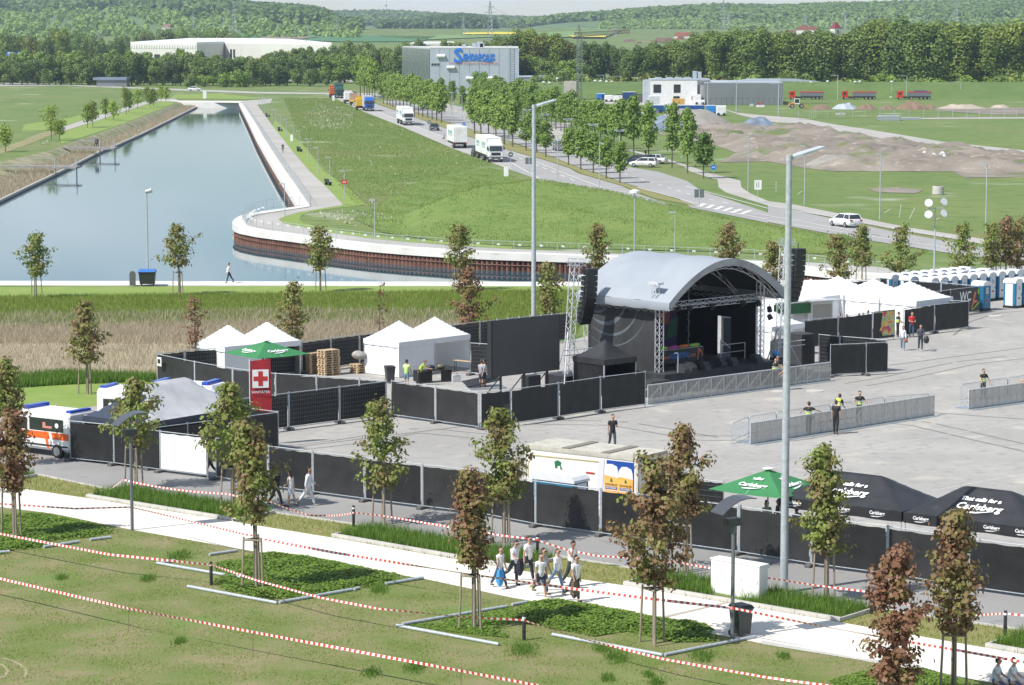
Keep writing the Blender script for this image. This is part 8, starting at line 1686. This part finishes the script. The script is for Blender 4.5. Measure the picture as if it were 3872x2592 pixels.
def sign(r_,c_,x,y0,y1,kind,label,m):
 b=nat(r_,c_,x,y1);g=on(b);H=hgt(b,nat(r_,c_,x,y0));t=thing('road_sign',label,'road sign',(*g,.0),0,'road signs');mb=MB();mb.tube((0,0,0),(0,0,H),.04,n=6);mb.build('post',STEEL,t);mb=MB()
 if kind=='round':mb.tube((0,-.05,H-.35),(0,-.03,H-.35),.42,n=16);o=mb.build('plate',m,t);mb=MB();mb.box(-.2,.2,-.06,-.052,H-.38,H-.3);mb.build('symbol',WHITE,o)
 elif kind=='twin':mb.box(-.58,-.06,-.05,-.03,H-1.0,H);mb.box(.06,.58,-.05,-.03,H-1.0,H);mb.build('plate',m,t)
 else:mb.box(-.45,.45,-.05,-.03,H-1.2,H);o=mb.build('plate',m,t);mb=MB();mb.box(-.2,-.14,-.06,-.052,H-.9,H-.3);mb.box(.06,.12,-.06,-.052,H-.9,H-.2);mb.build('symbol',DARK,o)
SB=mat('sign_back',(.14,.16,.16),.5,col2=(.11,.13,.13),scale=4);sign(0,1,1903,1128,1165,'round','round blue sign in the avenue',BL2);sign(0,2,1842,1510,1640,'round','round blue cycle path sign by the footpath',BL2);sign(0,2,157,1443,1590,'twin','grey backs of two signs by the truck lane',SB);sign(1,2,1712,165,362,'twin','grey backs of two signs by the hatched road marking',SB);sign(1,2,2248,82,290,'panel','white lane sign beside the right footpath',VANW);sign(0,1,1585,1103,1230,'round','grey round sign back by the main road, left one',SB);sign(0,1,2330,1395,1540,'round','grey round sign back by the main road, right one',SB);sign(0,1,1985,1098,1200,'round','small grey sign in the avenue',SB)
g=G(1,1,810,266);t=thing('rescue_sign','small red sign on a promenade lamp','sign',(g[0],g[1]-.08,hgt(nat(1,1,810,266),nat(1,1,810,118))));mb=MB();mb.box(-.35,.35,-.03,0,0,.55);mb.build('plate',REDM,t);mb=MB();mb.box(-.2,.2,-.036,-.031,.15,.2);mb.box(-.2,.2,-.036,-.031,.32,.37);mb.build('sign_lettering',WHITE,t)
for i,(r_,c_,x,y)in enumerate(((0,1,222,1203),(0,1,400,1390),(1,1,662,130),(0,1,108,1072))):t=thing('park_bench','dark bench along the lake promenade, %s from the near end'%ord_((1,2,0,3).index(i)if False else(2,1,0,3)[i]),'bench',(*G(r_,c_,x,y),.02),R(115),'promenade benches');mb=MB();mb.box(-.9,.9,-.25,.25,.40,.46);mb.build('seat',DARK,t);mb=MB();mb.box(-.9,.9,.2,.27,.5,.9);mb.build('backrest',DARK,t);mb=MB();[mb.box(x_-.04,x_+.04,-.2,.25,0,.4)for x_ in(-.7,.7)];mb.build('leg',DARK,t)
for x,y,w,r_,c_ in((710,925,1.0,0,1),(1875,905,1.6,0,0),(330,1295,.8,0,1),(2290,50,1.0,1,1)):g=G(r_,c_,x,y);t=thing('marker_block','pale upright block %s'%{710:'by the green truck',1875:'on the far lake quay',330:'on the promenade verge',2290:'on the meadow before the main road'}[x],'block',(*g,0));mb=MB();mb.bbox(-.35*w,.35*w,-.3,.3,0,1.6*w,.04);mb.build('body',WHITE,t);mb=MB();mb.box(-.36*w,.36*w,-.31,.31,1.602*w,1.66*w);mb.build('cap',CONC,t)
# ================================================================ RAILINGS AND JETTIES
def railing(P,label,step,h=1.15,signs=False):
 t=thing('lake_railing',label,'railing',(0,0,0),0);P=resample(P,max(8,min(96,int(sum(dist(a,b)for a,b in zip(P[:-1],P[1:]))/step))));mb=MB()
 for z in(.15,h):mb.pipe([(*p,z)for p in P],.022,4)
 for z in(.4,.65,.9):mb.pipe([(*p,z)for p in P],.008,3)
 mb.build('rails',STEEL,t)
 for k,p in enumerate(P):
  mb=MB();mb.tube((*p,.05),(*p,h),.03,n=5);mb.build('post',STEEL,t)
  if signs and k%1==0:mb=MB();mb.box(p[0]+.4,p[0]+.7,p[1]-.05,p[1]-.03,.72,.9);mb.build('notice_plate',WHITE,t)
dense2=offset(resample(rwall[9:],120),1.35);railing(dense2,'grey railing along the curved lake wall with small white plates',2.2,signs=True)
railing([G(1,1,500,318),G(1,1,290,0),G(0,1,280,1568),G(0,1,60,1230),G(0,0,2220,960)],'grey mesh railing along the straight promenade',4.0)
railing([G(1,1,500,318),G(1,1,280,330),G(1,1,100,350),G(1,0,2300,385),G(1,0,2225,425),G(1,0,2220,460)],'grey railing around the back of the curved lake wall',1.5)
for i,(A,B,C_,lab)in enumerate((((0,0,580,1345),(0,0,1035,1362),1035,'upper'),((0,0,30,1515),(0,0,655,1545),655,'lower'))):
 a,b=G(*A),G(*B);b=(b[0],a[1]-1.5);L=dist(a,b);t=thing('jetty','%s wooden jetty over the reeds on the left shore'%lab,'jetty',(*a,0),ang(a,b),'wooden jetties');mb=MB();mb.box(0,L,-1.0,1.0,-.25,.0);mb.box(L-4,L,-2.4,-1.0,-.35,-.1);mb.build('deck',mat('jetty_wood',(.30,.29,.28),.9,col2=(.22,.21,.2),scale=1),t)
 mb=MB();mb.pipe([(2,1,0),(2,1,1.1),(L*.65,1,1.1),(L*.65,1,0)],.035,4);mb.tube((2,1,.5),(L*.65,1,.5),.015,n=3);mb.build('handrail',STEEL,t)
 for x in(L-.3,L*.7):mb=MB();mb.tube((x,-1,-2.4),(x,-1,1.2),.12,n=6);mb.build('pile',STEEL,t)
g=G(0,0,415,1330);t=thing('bicycle','pale bicycle standing on the lakeside grass','bicycle',(*g,.02),.2);mb=MB();mb.pipe([(-.5,0,.35),(-.1,0,.8),(.45,0,.85),(.0,0,.3),(-.5,0,.35)],.025,5);mb.tube((.45,0,.85),(.5,0,.35),.025);mb.tube((.45,0,.85),(.42,0,1.05),.02);mb.tube((-.1,0,.8),(-.12,0,.95),.02);mb.build('frame',WHITE,t);mb=MB();mb.box(-.25,0,-.07,.07,.94,1.0);mb.build('saddle',DARK,t)
for x in(-.5,.5):mb=MB();[mb.tube((x+.34*math.cos(a),0,.35+.34*math.sin(a)),(x+.34*math.cos(a+.52),0,.35+.34*math.sin(a+.52)),.025,n=4)for a in np.arange(0,6.28,.52)];mb.build('wheel',RUBBER,t)
# ================================================================ PEOPLE
SKIN=mat('skin',(.50,.31,.22),.55,col2=(.45,.27,.19),scale=9);SKIN2=mat('tanned_skin',(.36,.20,.13),.55,col2=(.32,.18,.115),scale=9)
PENDING=[]
def skinmesh(name,V,E,Rr,m,parent,lvl=1):
 """continuous body or garment: a joint graph with a radius per joint, grown with a Skin modifier"""
 me=bpy.data.meshes.new(name);me.from_pydata([tuple(v)for v in V],E,[]);o=link(bpy.data.objects.new(name,me),parent)
 o.modifiers.new('skin','SKIN');o.modifiers.new('subsurf','SUBSURF').levels=lvl;o.modifiers['subsurf'].render_levels=lvl
 if not me.skin_vertices:me.attributes.new
 for i,r in enumerate(Rr):d=me.skin_vertices[0].data[i];d.radius=(r,r)if not isinstance(r,tuple)else r;d.use_root=i==0
 me.materials.append(m);PENDING.append((o,m));return o
def cloth_m(c):return mat('cloth_%d_%d_%d'%tuple(int(x*99)for x in c),c,.8,col2=tuple(x*.86 for x in c),scale=5,bump=.2,bscale=9)
def person(pos,face,label,top=(.78,.78,.77),legs=(.03,.05,.09),H=1.76,sex='m',hair=(.05,.03,.02),sleeve=.5,leg=(22,-18),knee=(8,22),arm=(-15,18),elbow=(20,25),abd=(8,8),lean=3,shorts=False,glasses=False,vest=False,z=.02,sit=False,shoes=(.02,.02,.02),nod=0,group='visitors',inward=(0,0),skin=None,longhair=False,bald=False,lowleg=None):
 """pos: ground point; face: heading in degrees from +X; legs/arms: swing, forward positive"""
 s=H/1.76;t=thing('person',label,'person',(*pos[:2],z),R(face-90),group);t.scale=(s,s,s);sk=skin or SKIN
 la=R(lean);hip=Vector((0,0,.93));L={}
 def limb(o,a,l,x=0):return o+Vector((x*l,math.sin(a)*l,-math.cos(a)*l))
 low=9
 for k,sx in((0,-1),(1,1)):
  h_=hip+Vector((.095*sx,0,-.02));a=R(leg[k]);kn=limb(h_,a,.43);an=limb(kn,a-R(knee[k]),.41);L[k]=[h_,kn,an,an+Vector((0,.15,-.05))if not sit else an+Vector((0,.12,.03))];low=min(low,an.z)
 dz=.075-low if not sit else-.80
 up=lambda d,x=0,y=0:hip+Vector((x,math.sin(la)*d+y,math.cos(la)*d))
 w=.175 if sex=='m' else.15
 sp=[up(0),up(.16),up(.34),up(.47),up(.55,0,.01)];nod_=R(nod);hd=up(.60,0,.015);hv=lambda d,f=0:hd+Vector((0,d*math.sin(la+nod_)+f*math.cos(nod_),d*math.cos(la+nod_)-f*math.sin(nod_)))
 A={}
 for k,sx in((0,-1),(1,1)):
  sh=up(.46,w*sx);a,e,b=R(arm[k]),R(elbow[k]),R(abd[k]);dirv=Vector((math.sin(b)*sx,math.sin(a)*math.cos(b),-math.cos(a)*math.cos(b)));el=sh+dirv*.29;iw=inward[k]
  f=Vector((math.sin(b*.6)*sx-iw*sx,math.sin(a+e),-math.cos(a+e))).normalized();wr=el+f*.25;A[k]=[sh,el,wr,wr+f*.075,f]
 D_=Vector((0,0,dz));V,E,Rr=[],[],[]
 def add(p,r,par=None):V.append(p+D_);Rr.append(r);(E.append((par,len(V)-1))if par is not None else None);return len(V)-1
 tr=1.0 if sex=='m' else.9
 a0=add(sp[0],.095*tr);a1=add(sp[1],.08*tr,a0);a2=add(sp[2],.09*tr,a1);a3=add(sp[3],.065,a2);n_=add(sp[4],.052,a3)
 j=add(hv(.03,.02),.062,n_);c=add(hv(.11,.01),.088,j);add(hv(.19,-.005),.07,c);add(hv(.085,.112),.014,c)
 for sx in(-1,1):add(hv(.09,0)+Vector((.094*sx,0,0)),.016,c)
 for k in(0,1):
  p=A[k];i=add(p[0],.050*tr,a3);i=add(p[1],.042*tr,i);i=add(p[2],.030,i);i=add(p[3],.034,i);f=p[4];sd_=Vector((1,0,0));sd_=(sd_-f*sd_.dot(f)).normalized();cu=f.cross(sd_)*(1 if f.cross(sd_).y<0 else-1)
  for q in range(4):b0=add(p[3]+sd_*(.027-.018*q)+f*.035,.0095,i);add(p[3]+sd_*(.028-.019*q)+f*(.075+.01*(q in(1,2)))+cu*.02*(-1),.0075,b0)
  b0=add(p[3]+sd_*.04*(1 if k==0 else-1)+f*.01,.011,i);add(p[3]+sd_*.058*(1 if k==0 else-1)+f*.045,.009,b0)
  p=L[k];i=add(p[0],.082,a0);i=add(p[1],.055,i);i=add(p[2],.038,i);add(p[3],.034,i)
 skinmesh('body',V,E,Rr,sk,t)
 V,E,Rr=[],[],[];g=1.16
 a0=add(sp[0]+Vector((0,0,-.12)),.165*tr);a1=add(sp[1]+Vector((0,0,-.05)),.155*tr,a0);a2=add(sp[2],.16*tr,a1);a3=add(sp[3],.115,a2);add(up(.53),.075,a3)
 for k in(0,1):
  p=A[k];i=add(p[0],.078*tr if sleeve else.07,a3)
  if sleeve:i=add(p[0].lerp(p[1],min(1,sleeve*1.3)),.062,i)
  if sleeve>.8:i=add(p[1].lerp(p[2],.9),.042,i)
 skinmesh('shirt',V,E,Rr,cloth_m(top),t)
 V,E,Rr=[],[],[];a0=add(sp[0]+Vector((0,0,-.03)),.135*tr);add(sp[1]+Vector((0,0,.02)),.125*tr,a0)
 for k in(0,1):
  p=L[k];i=add(p[0]+Vector((0,0,-.03)),.098*tr,a0);i=add(p[1].lerp(p[0],.12)if shorts else p[1],.074 if not shorts else.082,i)
  if not shorts:add(p[2]+Vector((0,0,.01)),.055,i)
 skinmesh('shorts' if shorts else 'trousers',V,E,Rr,cloth_m(legs),t)
 for k in(0,1):V,E,Rr=[],[],[];p=L[k];i=add(p[2]+Vector((0,-.03,-.035)),.044);i=add(p[2]+Vector((0,.06,-.035)),.042,i);add(p[3]+Vector((0,.03,.012)),.032,i);skinmesh('shoe',V,E,Rr,cloth_m(shoes),t)
 if not bald:
  V,E,Rr=[],[],[];i=add(hv(.205,.012),.092);i=add(hv(.165,-.035),.102,i);i=add(hv(.085,-.05),.085,i);i=add(hv(.02,-.05),.06,i)
  if longhair:i=add(hv(-.06,-.08),.06,i);add(hv(-.2,-.10),.045,i)
  skinmesh('hair',V,E,Rr,mat('hair_%d%d%d'%tuple(int(x*99)for x in hair),hair,.6,col2=tuple(x*.7 for x in hair),scale=20),t)
 F_=Matrix.Translation(hv(.105,.0)+D_)@Matrix.Rotation(-nod_-la,4,'X');mb=MB()
 if glasses:mb.box(-.075,.075,.078,.096,-.015,.025,F_);mb.build('sunglasses',DARK,t)
 else:
  for sx in(-1,1):mb=MB();mb.ell((.034*sx,.084,.005),(.012,.008,.008),6,4,F_);mb.build('eye',DARK,t)
 mb=MB();mb.box(-.026,.026,.074,.086,-.062,-.052,F_);mb.build('mouth',mat('lips',(.30,.10,.09),.5,col2=(.26,.09,.08),scale=20),t)
 if vest:
  V,E,Rr=[],[],[];i=add(sp[0]+Vector((0,0,-.02)),.185);i=add(sp[1],.18,i);i=add(sp[2],.185,i);q=add(sp[3]+Vector((0,0,-.01)),.14,i)
  for k in(0,1):add(A[k][0].lerp(sp[3],.2),.10,q)
  skinmesh('safety_vest',V,E,Rr,mat('hi_vis_yellow',(.62,.80,.04),.6,col2=(.55,.72,.04),scale=5),t)
  mb=MB()
  for d in(.12,.26):mb.lathe([(.175,0),(.178,.02),(.175,.045)],12,M=Matrix.Translation(up(d)+D_)@Matrix.Rotation(-la,4,'X'))
  mb.build('reflective_band',ALU,t)
 return t,(lambda k,d=.12:(A[k][3]+D_+A[k][4]*d,R(face-90),s))
def held(pr,k,name,label,shape,m,cat):
 """something hanging from hand k of a person"""
 t,f=pr;p,rz,s=f(k,.02);M=Matrix.Translation(t.location)@Matrix.Rotation(rz,4,'Z')@Matrix.Scale(s,4);q=M@p;mb=MB();shape(mb);o=mb.build(name,m,None,True);o.location=q;o.rotation_euler=(0,0,rz);tag(o,label,cat)
def jacket(mb):
 mb.loft([[(-.10,-.05,.06),(.10,-.05,.06),(.10,.05,.06),(-.10,.05,.06)],[(-.15,-.08,-.1),(.13,-.08,-.1),(.15,.08,-.1),(-.12,.08,-.1)],[(-.13,-.06,-.38),(.17,-.1,-.36),(.14,.08,-.40),(-.16,.06,-.37)],[(-.05,-.03,-.60),(.12,-.05,-.52),(.1,.05,-.62),(-.07,.04,-.56)]])
Z=lambda x,y:on((1780+x/3.905,2020+y/3.905))
JE=(.05,.075,.13);WT=(.79,.79,.78);PF=-38
WG='group of visitors in white walking along the gravel path'
a=person(Z(430,800),PF-6,'woman with long brown hair, white tee and jeans, leftmost of the walking group',WT,(.05,.09,.17),1.70,'f',(.08,.045,.025),.35,(22,-24),(4,12),(8,12),(12,15),group=WG,longhair=True)
held(a,1,'blue_jacket','bright blue jacket hanging from the hand of the leftmost walking woman',jacket,cloth_m((.05,.30,.60)),'jacket')
a=person(Z(645,765),PF,'man in open white shirt and dark jeans looking down, second of the walking group',WT,(.035,.05,.06),1.85,'m',(.07,.045,.03),.5,(4,-30),(4,28),(-6,22),(8,55),nod=25,group=WG,glasses=True);held(a,1,'navy_jacket','dark navy jacket over the arm of the man in white shirt',jacket,cloth_m((.015,.018,.035)),'jacket')
person(Z(850,705),PF,'stout man in white tee with grey sweater around the waist and sunglasses',WT,(.03,.045,.07),1.86,'m',(.06,.04,.03),.5,(12,-36),(2,20),(-8,-4),(5,10),abd=(10,16),group=WG,glasses=True)
a=person(Z(1030,958),PF-20,'man in white tee, blue shorts and neon shoes, in front of the walking group',WT,(.045,.07,.12),1.82,'m',(.05,.035,.02),.5,(16,-32),(4,34),(2,-4),(12,12),shorts=True,shoes=(.55,.75,.15),group=WG);held(a,0,'cloth_cap','beige cap in the hand of the man in shorts',lambda mb:mb.ell((0,0,-.1),(.11,.14,.12),9,6),cloth_m((.28,.23,.17)),'cap')
person(Z(1065,900),PF,'man with sunglasses and grey and red tee, half hidden behind the man in shorts',(.42,.38,.38),(.05,.08,.14),1.86,'m',(.05,.03,.02),.5,(10,-20),(4,18),(10,20),(15,20),group=WG,glasses=True)
person(Z(1270,852),PF+4,'woman in white cardigan, light ripped jeans and sunglasses in the walking group',WT,(.17,.27,.40),1.74,'f',(.16,.09,.05),1.0,(18,-32),(3,16),(4,10),(6,10),group=WG,glasses=True)
a=person(Z(1490,790),PF-10,'man in white tank top with navy sweater over the shoulder, hand at his face',WT,(.04,.045,.05),1.88,'m',(.04,.03,.02),0,(8,-20),(3,18),(-4,45),(6,118),nod=22,group=WG,skin=SKIN2)
a=person(Z(1545,1008),PF-4,'man with sunglasses, white printed tee and plaid jacket, foremost of the group',WT,(.04,.05,.06),1.84,'m',(.015,.012,.01),.5,(6,-26),(3,24),(-4,6),(10,14),group=WG,glasses=True)
held(a,1,'plaid_jacket','brown plaid jacket hanging from the hand of the foremost man',jacket,mat('plaid_cloth',(.23,.15,.09),.8,col2=(.04,.03,.025),scale=26,ramp=(.48,.52)),'jacket')
FW='passers-by along the fence'
a=person(G(2,1,320,1505),150,'young woman in white top and white shorts walking along the fence',(.74,.73,.70),(.74,.75,.78),1.70,'f',(.05,.03,.02),0,(6,-14),(2,14),(12,-12),(45,8),shorts=True,group=FW,longhair=True)
person(G(2,1,480,1498),150-180+20,'man dressed all in white walking along the fence',(.76,.77,.80),(.74,.75,.78),1.86,'m',(.02,.015,.012),.9,(20,-26),(4,16),(14,-14),(40,8),shoes=(.3,.32,.35),group=FW,skin=SKIN2)
person(G(2,1,185,1500),-30,'person in black half hidden behind the two-tone maple by the fence',(.02,.02,.02),(.06,.06,.06),1.78,'m',arm=(-20,15),group=FW)
hp=lambda r,c,x,y,H:on(nat(r,c,x,y),H+.02)
person(hp(2,2,920,652,1.85),-75,'man in black polo shirt with a white badge on a lanyard, crossing the square',(.02,.02,.022),(.05,.07,.08),1.85,'m',(.10,.05,.03),.5,(14,-14),(4,16),(10,-8),(105,12),inward=(.55,0),group='staff on the square')
SG='stewards and security on the square'
person(G(2,3,620,842),60,'security man all in black seen from behind in front of the middle barrier',(.012,.012,.014),(.014,.014,.015),1.88,'m',(.06,.045,.035),.5,(2,-4),(2,3),(-6,8),(10,10),lean=0,group=SG)
for r_,c_,x,y,fc,lab,kw in((2,3,375,540,70,'steward in yellow vest leaning on the middle barrier, left one',dict(arm=(30,55),elbow=(30,15),abd=(50,50))),(2,3,640,465,60,'steward in yellow vest bending over behind the security man',dict(lean=22)),(2,3,838,442,-80,'steward in yellow vest facing the camera at the middle barrier',dict(arm=(15,45),elbow=(10,30),abd=(35,40))),(2,3,1972,240,-70,'steward in yellow vest behind the right barrier row',dict(arm=(10,40),elbow=(15,20),abd=(30,25))),(2,3,2370,262,170,'steward in yellow vest cut by the right picture edge',dict(arm=(50,50),elbow=(10,10))),(2,3,62,140,20,'bald steward in yellow vest before the stage, left of the pair',dict(arm=(50,50),elbow=(40,40),bald=True)),(2,3,90,118,-90,'steward in yellow vest with glasses behind the bald one',dict(glasses=True)),(2,3,165,165,180,'steward in yellow vest partly hidden by the right lamp mast',dict())):
 person(hp(r_,c_,x,y,1.8),fc,lab,(.02,.02,.02),(.02,.02,.022),1.8,'m',(.05,.035,.025),.5,(3,-4),(2,4),**{**dict(arm=(10,14),elbow=(30,40)),**kw},vest=True,group=SG)
z2=lambda x,y:on((3340+x/4.355,980+y/4.355))
person(z2(235,1285),10,'steward in yellow vest standing at the backstage passage',(.02,.02,.02),(.015,.015,.016),1.8,'m',(.1,.07,.05),.5,(0,2),(2,2),(18,18),(40,40),vest=True,nod=15,group=SG)
BG='people near the backstage fence'
person(z2(465,1292),-80,'man in red polo shirt and jeans at the backstage fence',(.50,.03,.035),(.05,.09,.16),1.82,'m',(.03,.02,.015),.5,(8,-8),(3,8),(10,12),(75,80),inward=(.5,.5),group=BG)
a=person(z2(320,1510),-100,'woman in white blouse and blue jeans walking from the backstage fence',(.74,.76,.80),(.12,.24,.36),1.70,'f',(.03,.02,.015),1.0,(10,-12),(3,14),(8,-10),(15,12),shoes=(.7,.7,.7),group=BG,longhair=True);held(a,0,'shoulder_bag','small brown bag at the side of the woman in white',lambda mb:mb.bbox(-.12,.12,-.05,.05,-.2,.08,.03),cloth_m((.30,.11,.05)),'bag')
a=person(z2(610,1518),-95,'man in dark jacket carrying bags and papers, walking right of the woman in white',(.06,.07,.10),(.06,.08,.09),1.84,'m',(.03,.02,.015),1.0,(12,-10),(3,14),(20,22),(55,60),shoes=(.6,.6,.6),nod=18,group=BG);held(a,0,'black_bag','big black bag carried by the man in the dark jacket',lambda mb:mb.ell((-.1,0,-.25),(.2,.15,.28),10,6),DARK,'bag')
z3=lambda x,y:on((2860+x/4.339,1020+y/4.339),1.72)
for i,(x,y)in enumerate(((1375,705),(1480,720),(1690,705),(1755,698),(1840,658))):g=z3(x,y);person((g[0],g[1]),(200,20,100,260,170)[i],'person behind the backstage fence with only the head showing, %s from the left'%ord_(i),((.1,.1,.1),(.5,.5,.5),(.3,.1,.1),(.1,.15,.3),(.05,.05,.05))[i],H=1.7,hair=((.1,.05,.03),(.25,.15,.07),(.2,.1,.06),(.12,.06,.04),(.06,.04,.03))[i],group='heads behind the backstage fence')
CT='helpers by the central white tents'
person(hp(2,1,1377,155,1.8),70,'man in neon green tee with back to the camera at the black table',(.55,.80,.28),(.14,.24,.32),1.8,'m',(.02,.015,.012),.5,(4,-4),(2,4),(10,12),(30,20),shorts=True,group=CT);person(hp(2,1,1490,172,1.5),0,'person in yellow green tee leaning on the black table',(.40,.50,.06),(.03,.03,.03),1.72,'f',(.16,.09,.05),.5,(4,-6),(2,6),(45,50),(35,30),lean=35,group=CT)
person(hp(2,1,2062,155,1.82),60,'man in grey tee and dark shorts before the video screen',(.30,.32,.36),(.05,.06,.08),1.82,'m',(.07,.04,.025),.5,(2,-3),(2,2),(12,14),(55,60),shorts=True,group=CT);person(hp(2,1,2092,150,1.84),180,'man in white tee and navy shorts before the video screen',(.76,.77,.79),(.03,.04,.08),1.84,'m',(.02,.015,.01),.5,(3,-2),(2,2),(4,8),(15,40),shorts=True,group=CT)
person(hp(2,0,517,550,1.75),-95,'balding man in dark jacket standing behind the ambulance van',(.03,.035,.045),(.04,.04,.05),1.75,'m',(.2,.15,.1),1.0,bald=True,nod=12,group='first aid helpers');person(G(2,0,1925,1225),200,'person with yellow green vest hidden in the fence gap by the white panel',(.05,.05,.05),(.02,.02,.02),1.72,'m',vest=True,group='first aid helpers')
z7=lambda x,y,H:on((2620+x/3.254,1740+y/3.254),H)
UM='bar staff under the tents on the right'
person(z7(905,480,1.78),-60,'young man in pale tee with backpack, hand at his forehead, under the right umbrella',(.45,.52,.50),(.05,.06,.08),1.76,'m',(.02,.015,.012),.5,arm=(15,70),elbow=(20,120),group=UM);person(z7(1062,470,1.70),190,'woman with long black hair under the right umbrella',(.05,.05,.06),(.05,.05,.06),1.70,'f',(.012,.01,.01),.5,group=UM,longhair=True);person(z7(1285,575,1.72),120,'person in pale tee under the left black beer tent',(.5,.55,.56),(.04,.05,.07),1.76,'m',(.03,.02,.015),.5,group=UM)
for x,lab,H,fc in((2075,'left',1.74,-20),(2220,'right',1.74,-20)):person(G(3,3,x,1590),fc,'person in white tee sitting at the path edge in the lower right corner, %s one'%lab,(.70,.74,.80),(.10,.16,.28),1.76,'m',(.04,.025,.018),.5,(78,70),(100,95),(28,22),(30,30),lean=8,sit=True,glasses=lab=='left',z=.1,group='seated visitors')
person(G(1,0,2098,1030),175,'person in white sweater walking on the quay',(.78,.78,.78),(.03,.04,.07),1.78,'m',(.02,.015,.012),1.0,(16,-20),(4,14),(10,18),(30,100),z=.06,group='walkers by the lake');person(G(0,1,245,1402),-80,'walker with white cap on the lake promenade',(.10,.10,.13),(.25,.25,.3),1.78,'m',(.7,.7,.7),.5,group='walkers by the lake');person(G(0,1,1717,1302),-60,'jogger in pale blue shirt on the footway of the main road',(.45,.55,.68),(.1,.1,.12),1.76,'m',(.3,.2,.12),.5,(30,-35),(20,60),(-30,35),(80,80),shorts=True,group='walkers by the lake')
for x,lab,c in((855,'in bright blue jacket, left one',(.05,.16,.55)),(872,'in dark jacket, right one',(.03,.03,.05))):g=G(0,0,x,1352);person((g[0],G(0,0,580,1345)[1]-.6),-60,'person standing on the upper jetty '+lab,c,(.02,.02,.03),1.75,z=0,group='people on the jetty')
person(G(0,2,1222,1452),200,'person in black on the footpath beside the parked cars',(.015,.015,.015),(.015,.015,.015),1.75,'f',(.4,.3,.15),.9,group='walkers by the lake',longhair=True)
bpy.context.view_layer.update();dg=bpy.context.evaluated_depsgraph_get()
NEWM=[(o,m,bpy.data.meshes.new_from_object(o.evaluated_get(dg)))for o,m in PENDING]
for o,m,me in NEWM:
 o.modifiers.clear();o.data=me;me.materials.clear();me.materials.append(m);me.polygons.foreach_set('use_smooth',[True]*len(me.polygons))
# ================================================================ HAZE
mb=MB();mb.box(-3600,3600,-60,9500,-4.5,330)
hz=mb.build('haze',[],None);hm_=bpy.data.materials.new('haze');hm_.use_nodes=True;n,l=nt(hm_);n.remove(n['Principled BSDF'])
pv=n.new('ShaderNodeVolumePrincipled');pv.inputs['Color'].default_value=(.66,.82,1.0,1);pv.inputs['Density'].default_value=0.00009;pv.inputs['Anisotropy'].default_value=0.2
l.new(pv.outputs[0],n['Material Output'].inputs['Volume']);hz.data.materials.append(hm_);stuff(hz,'thin pale haze over the whole valley','haze')
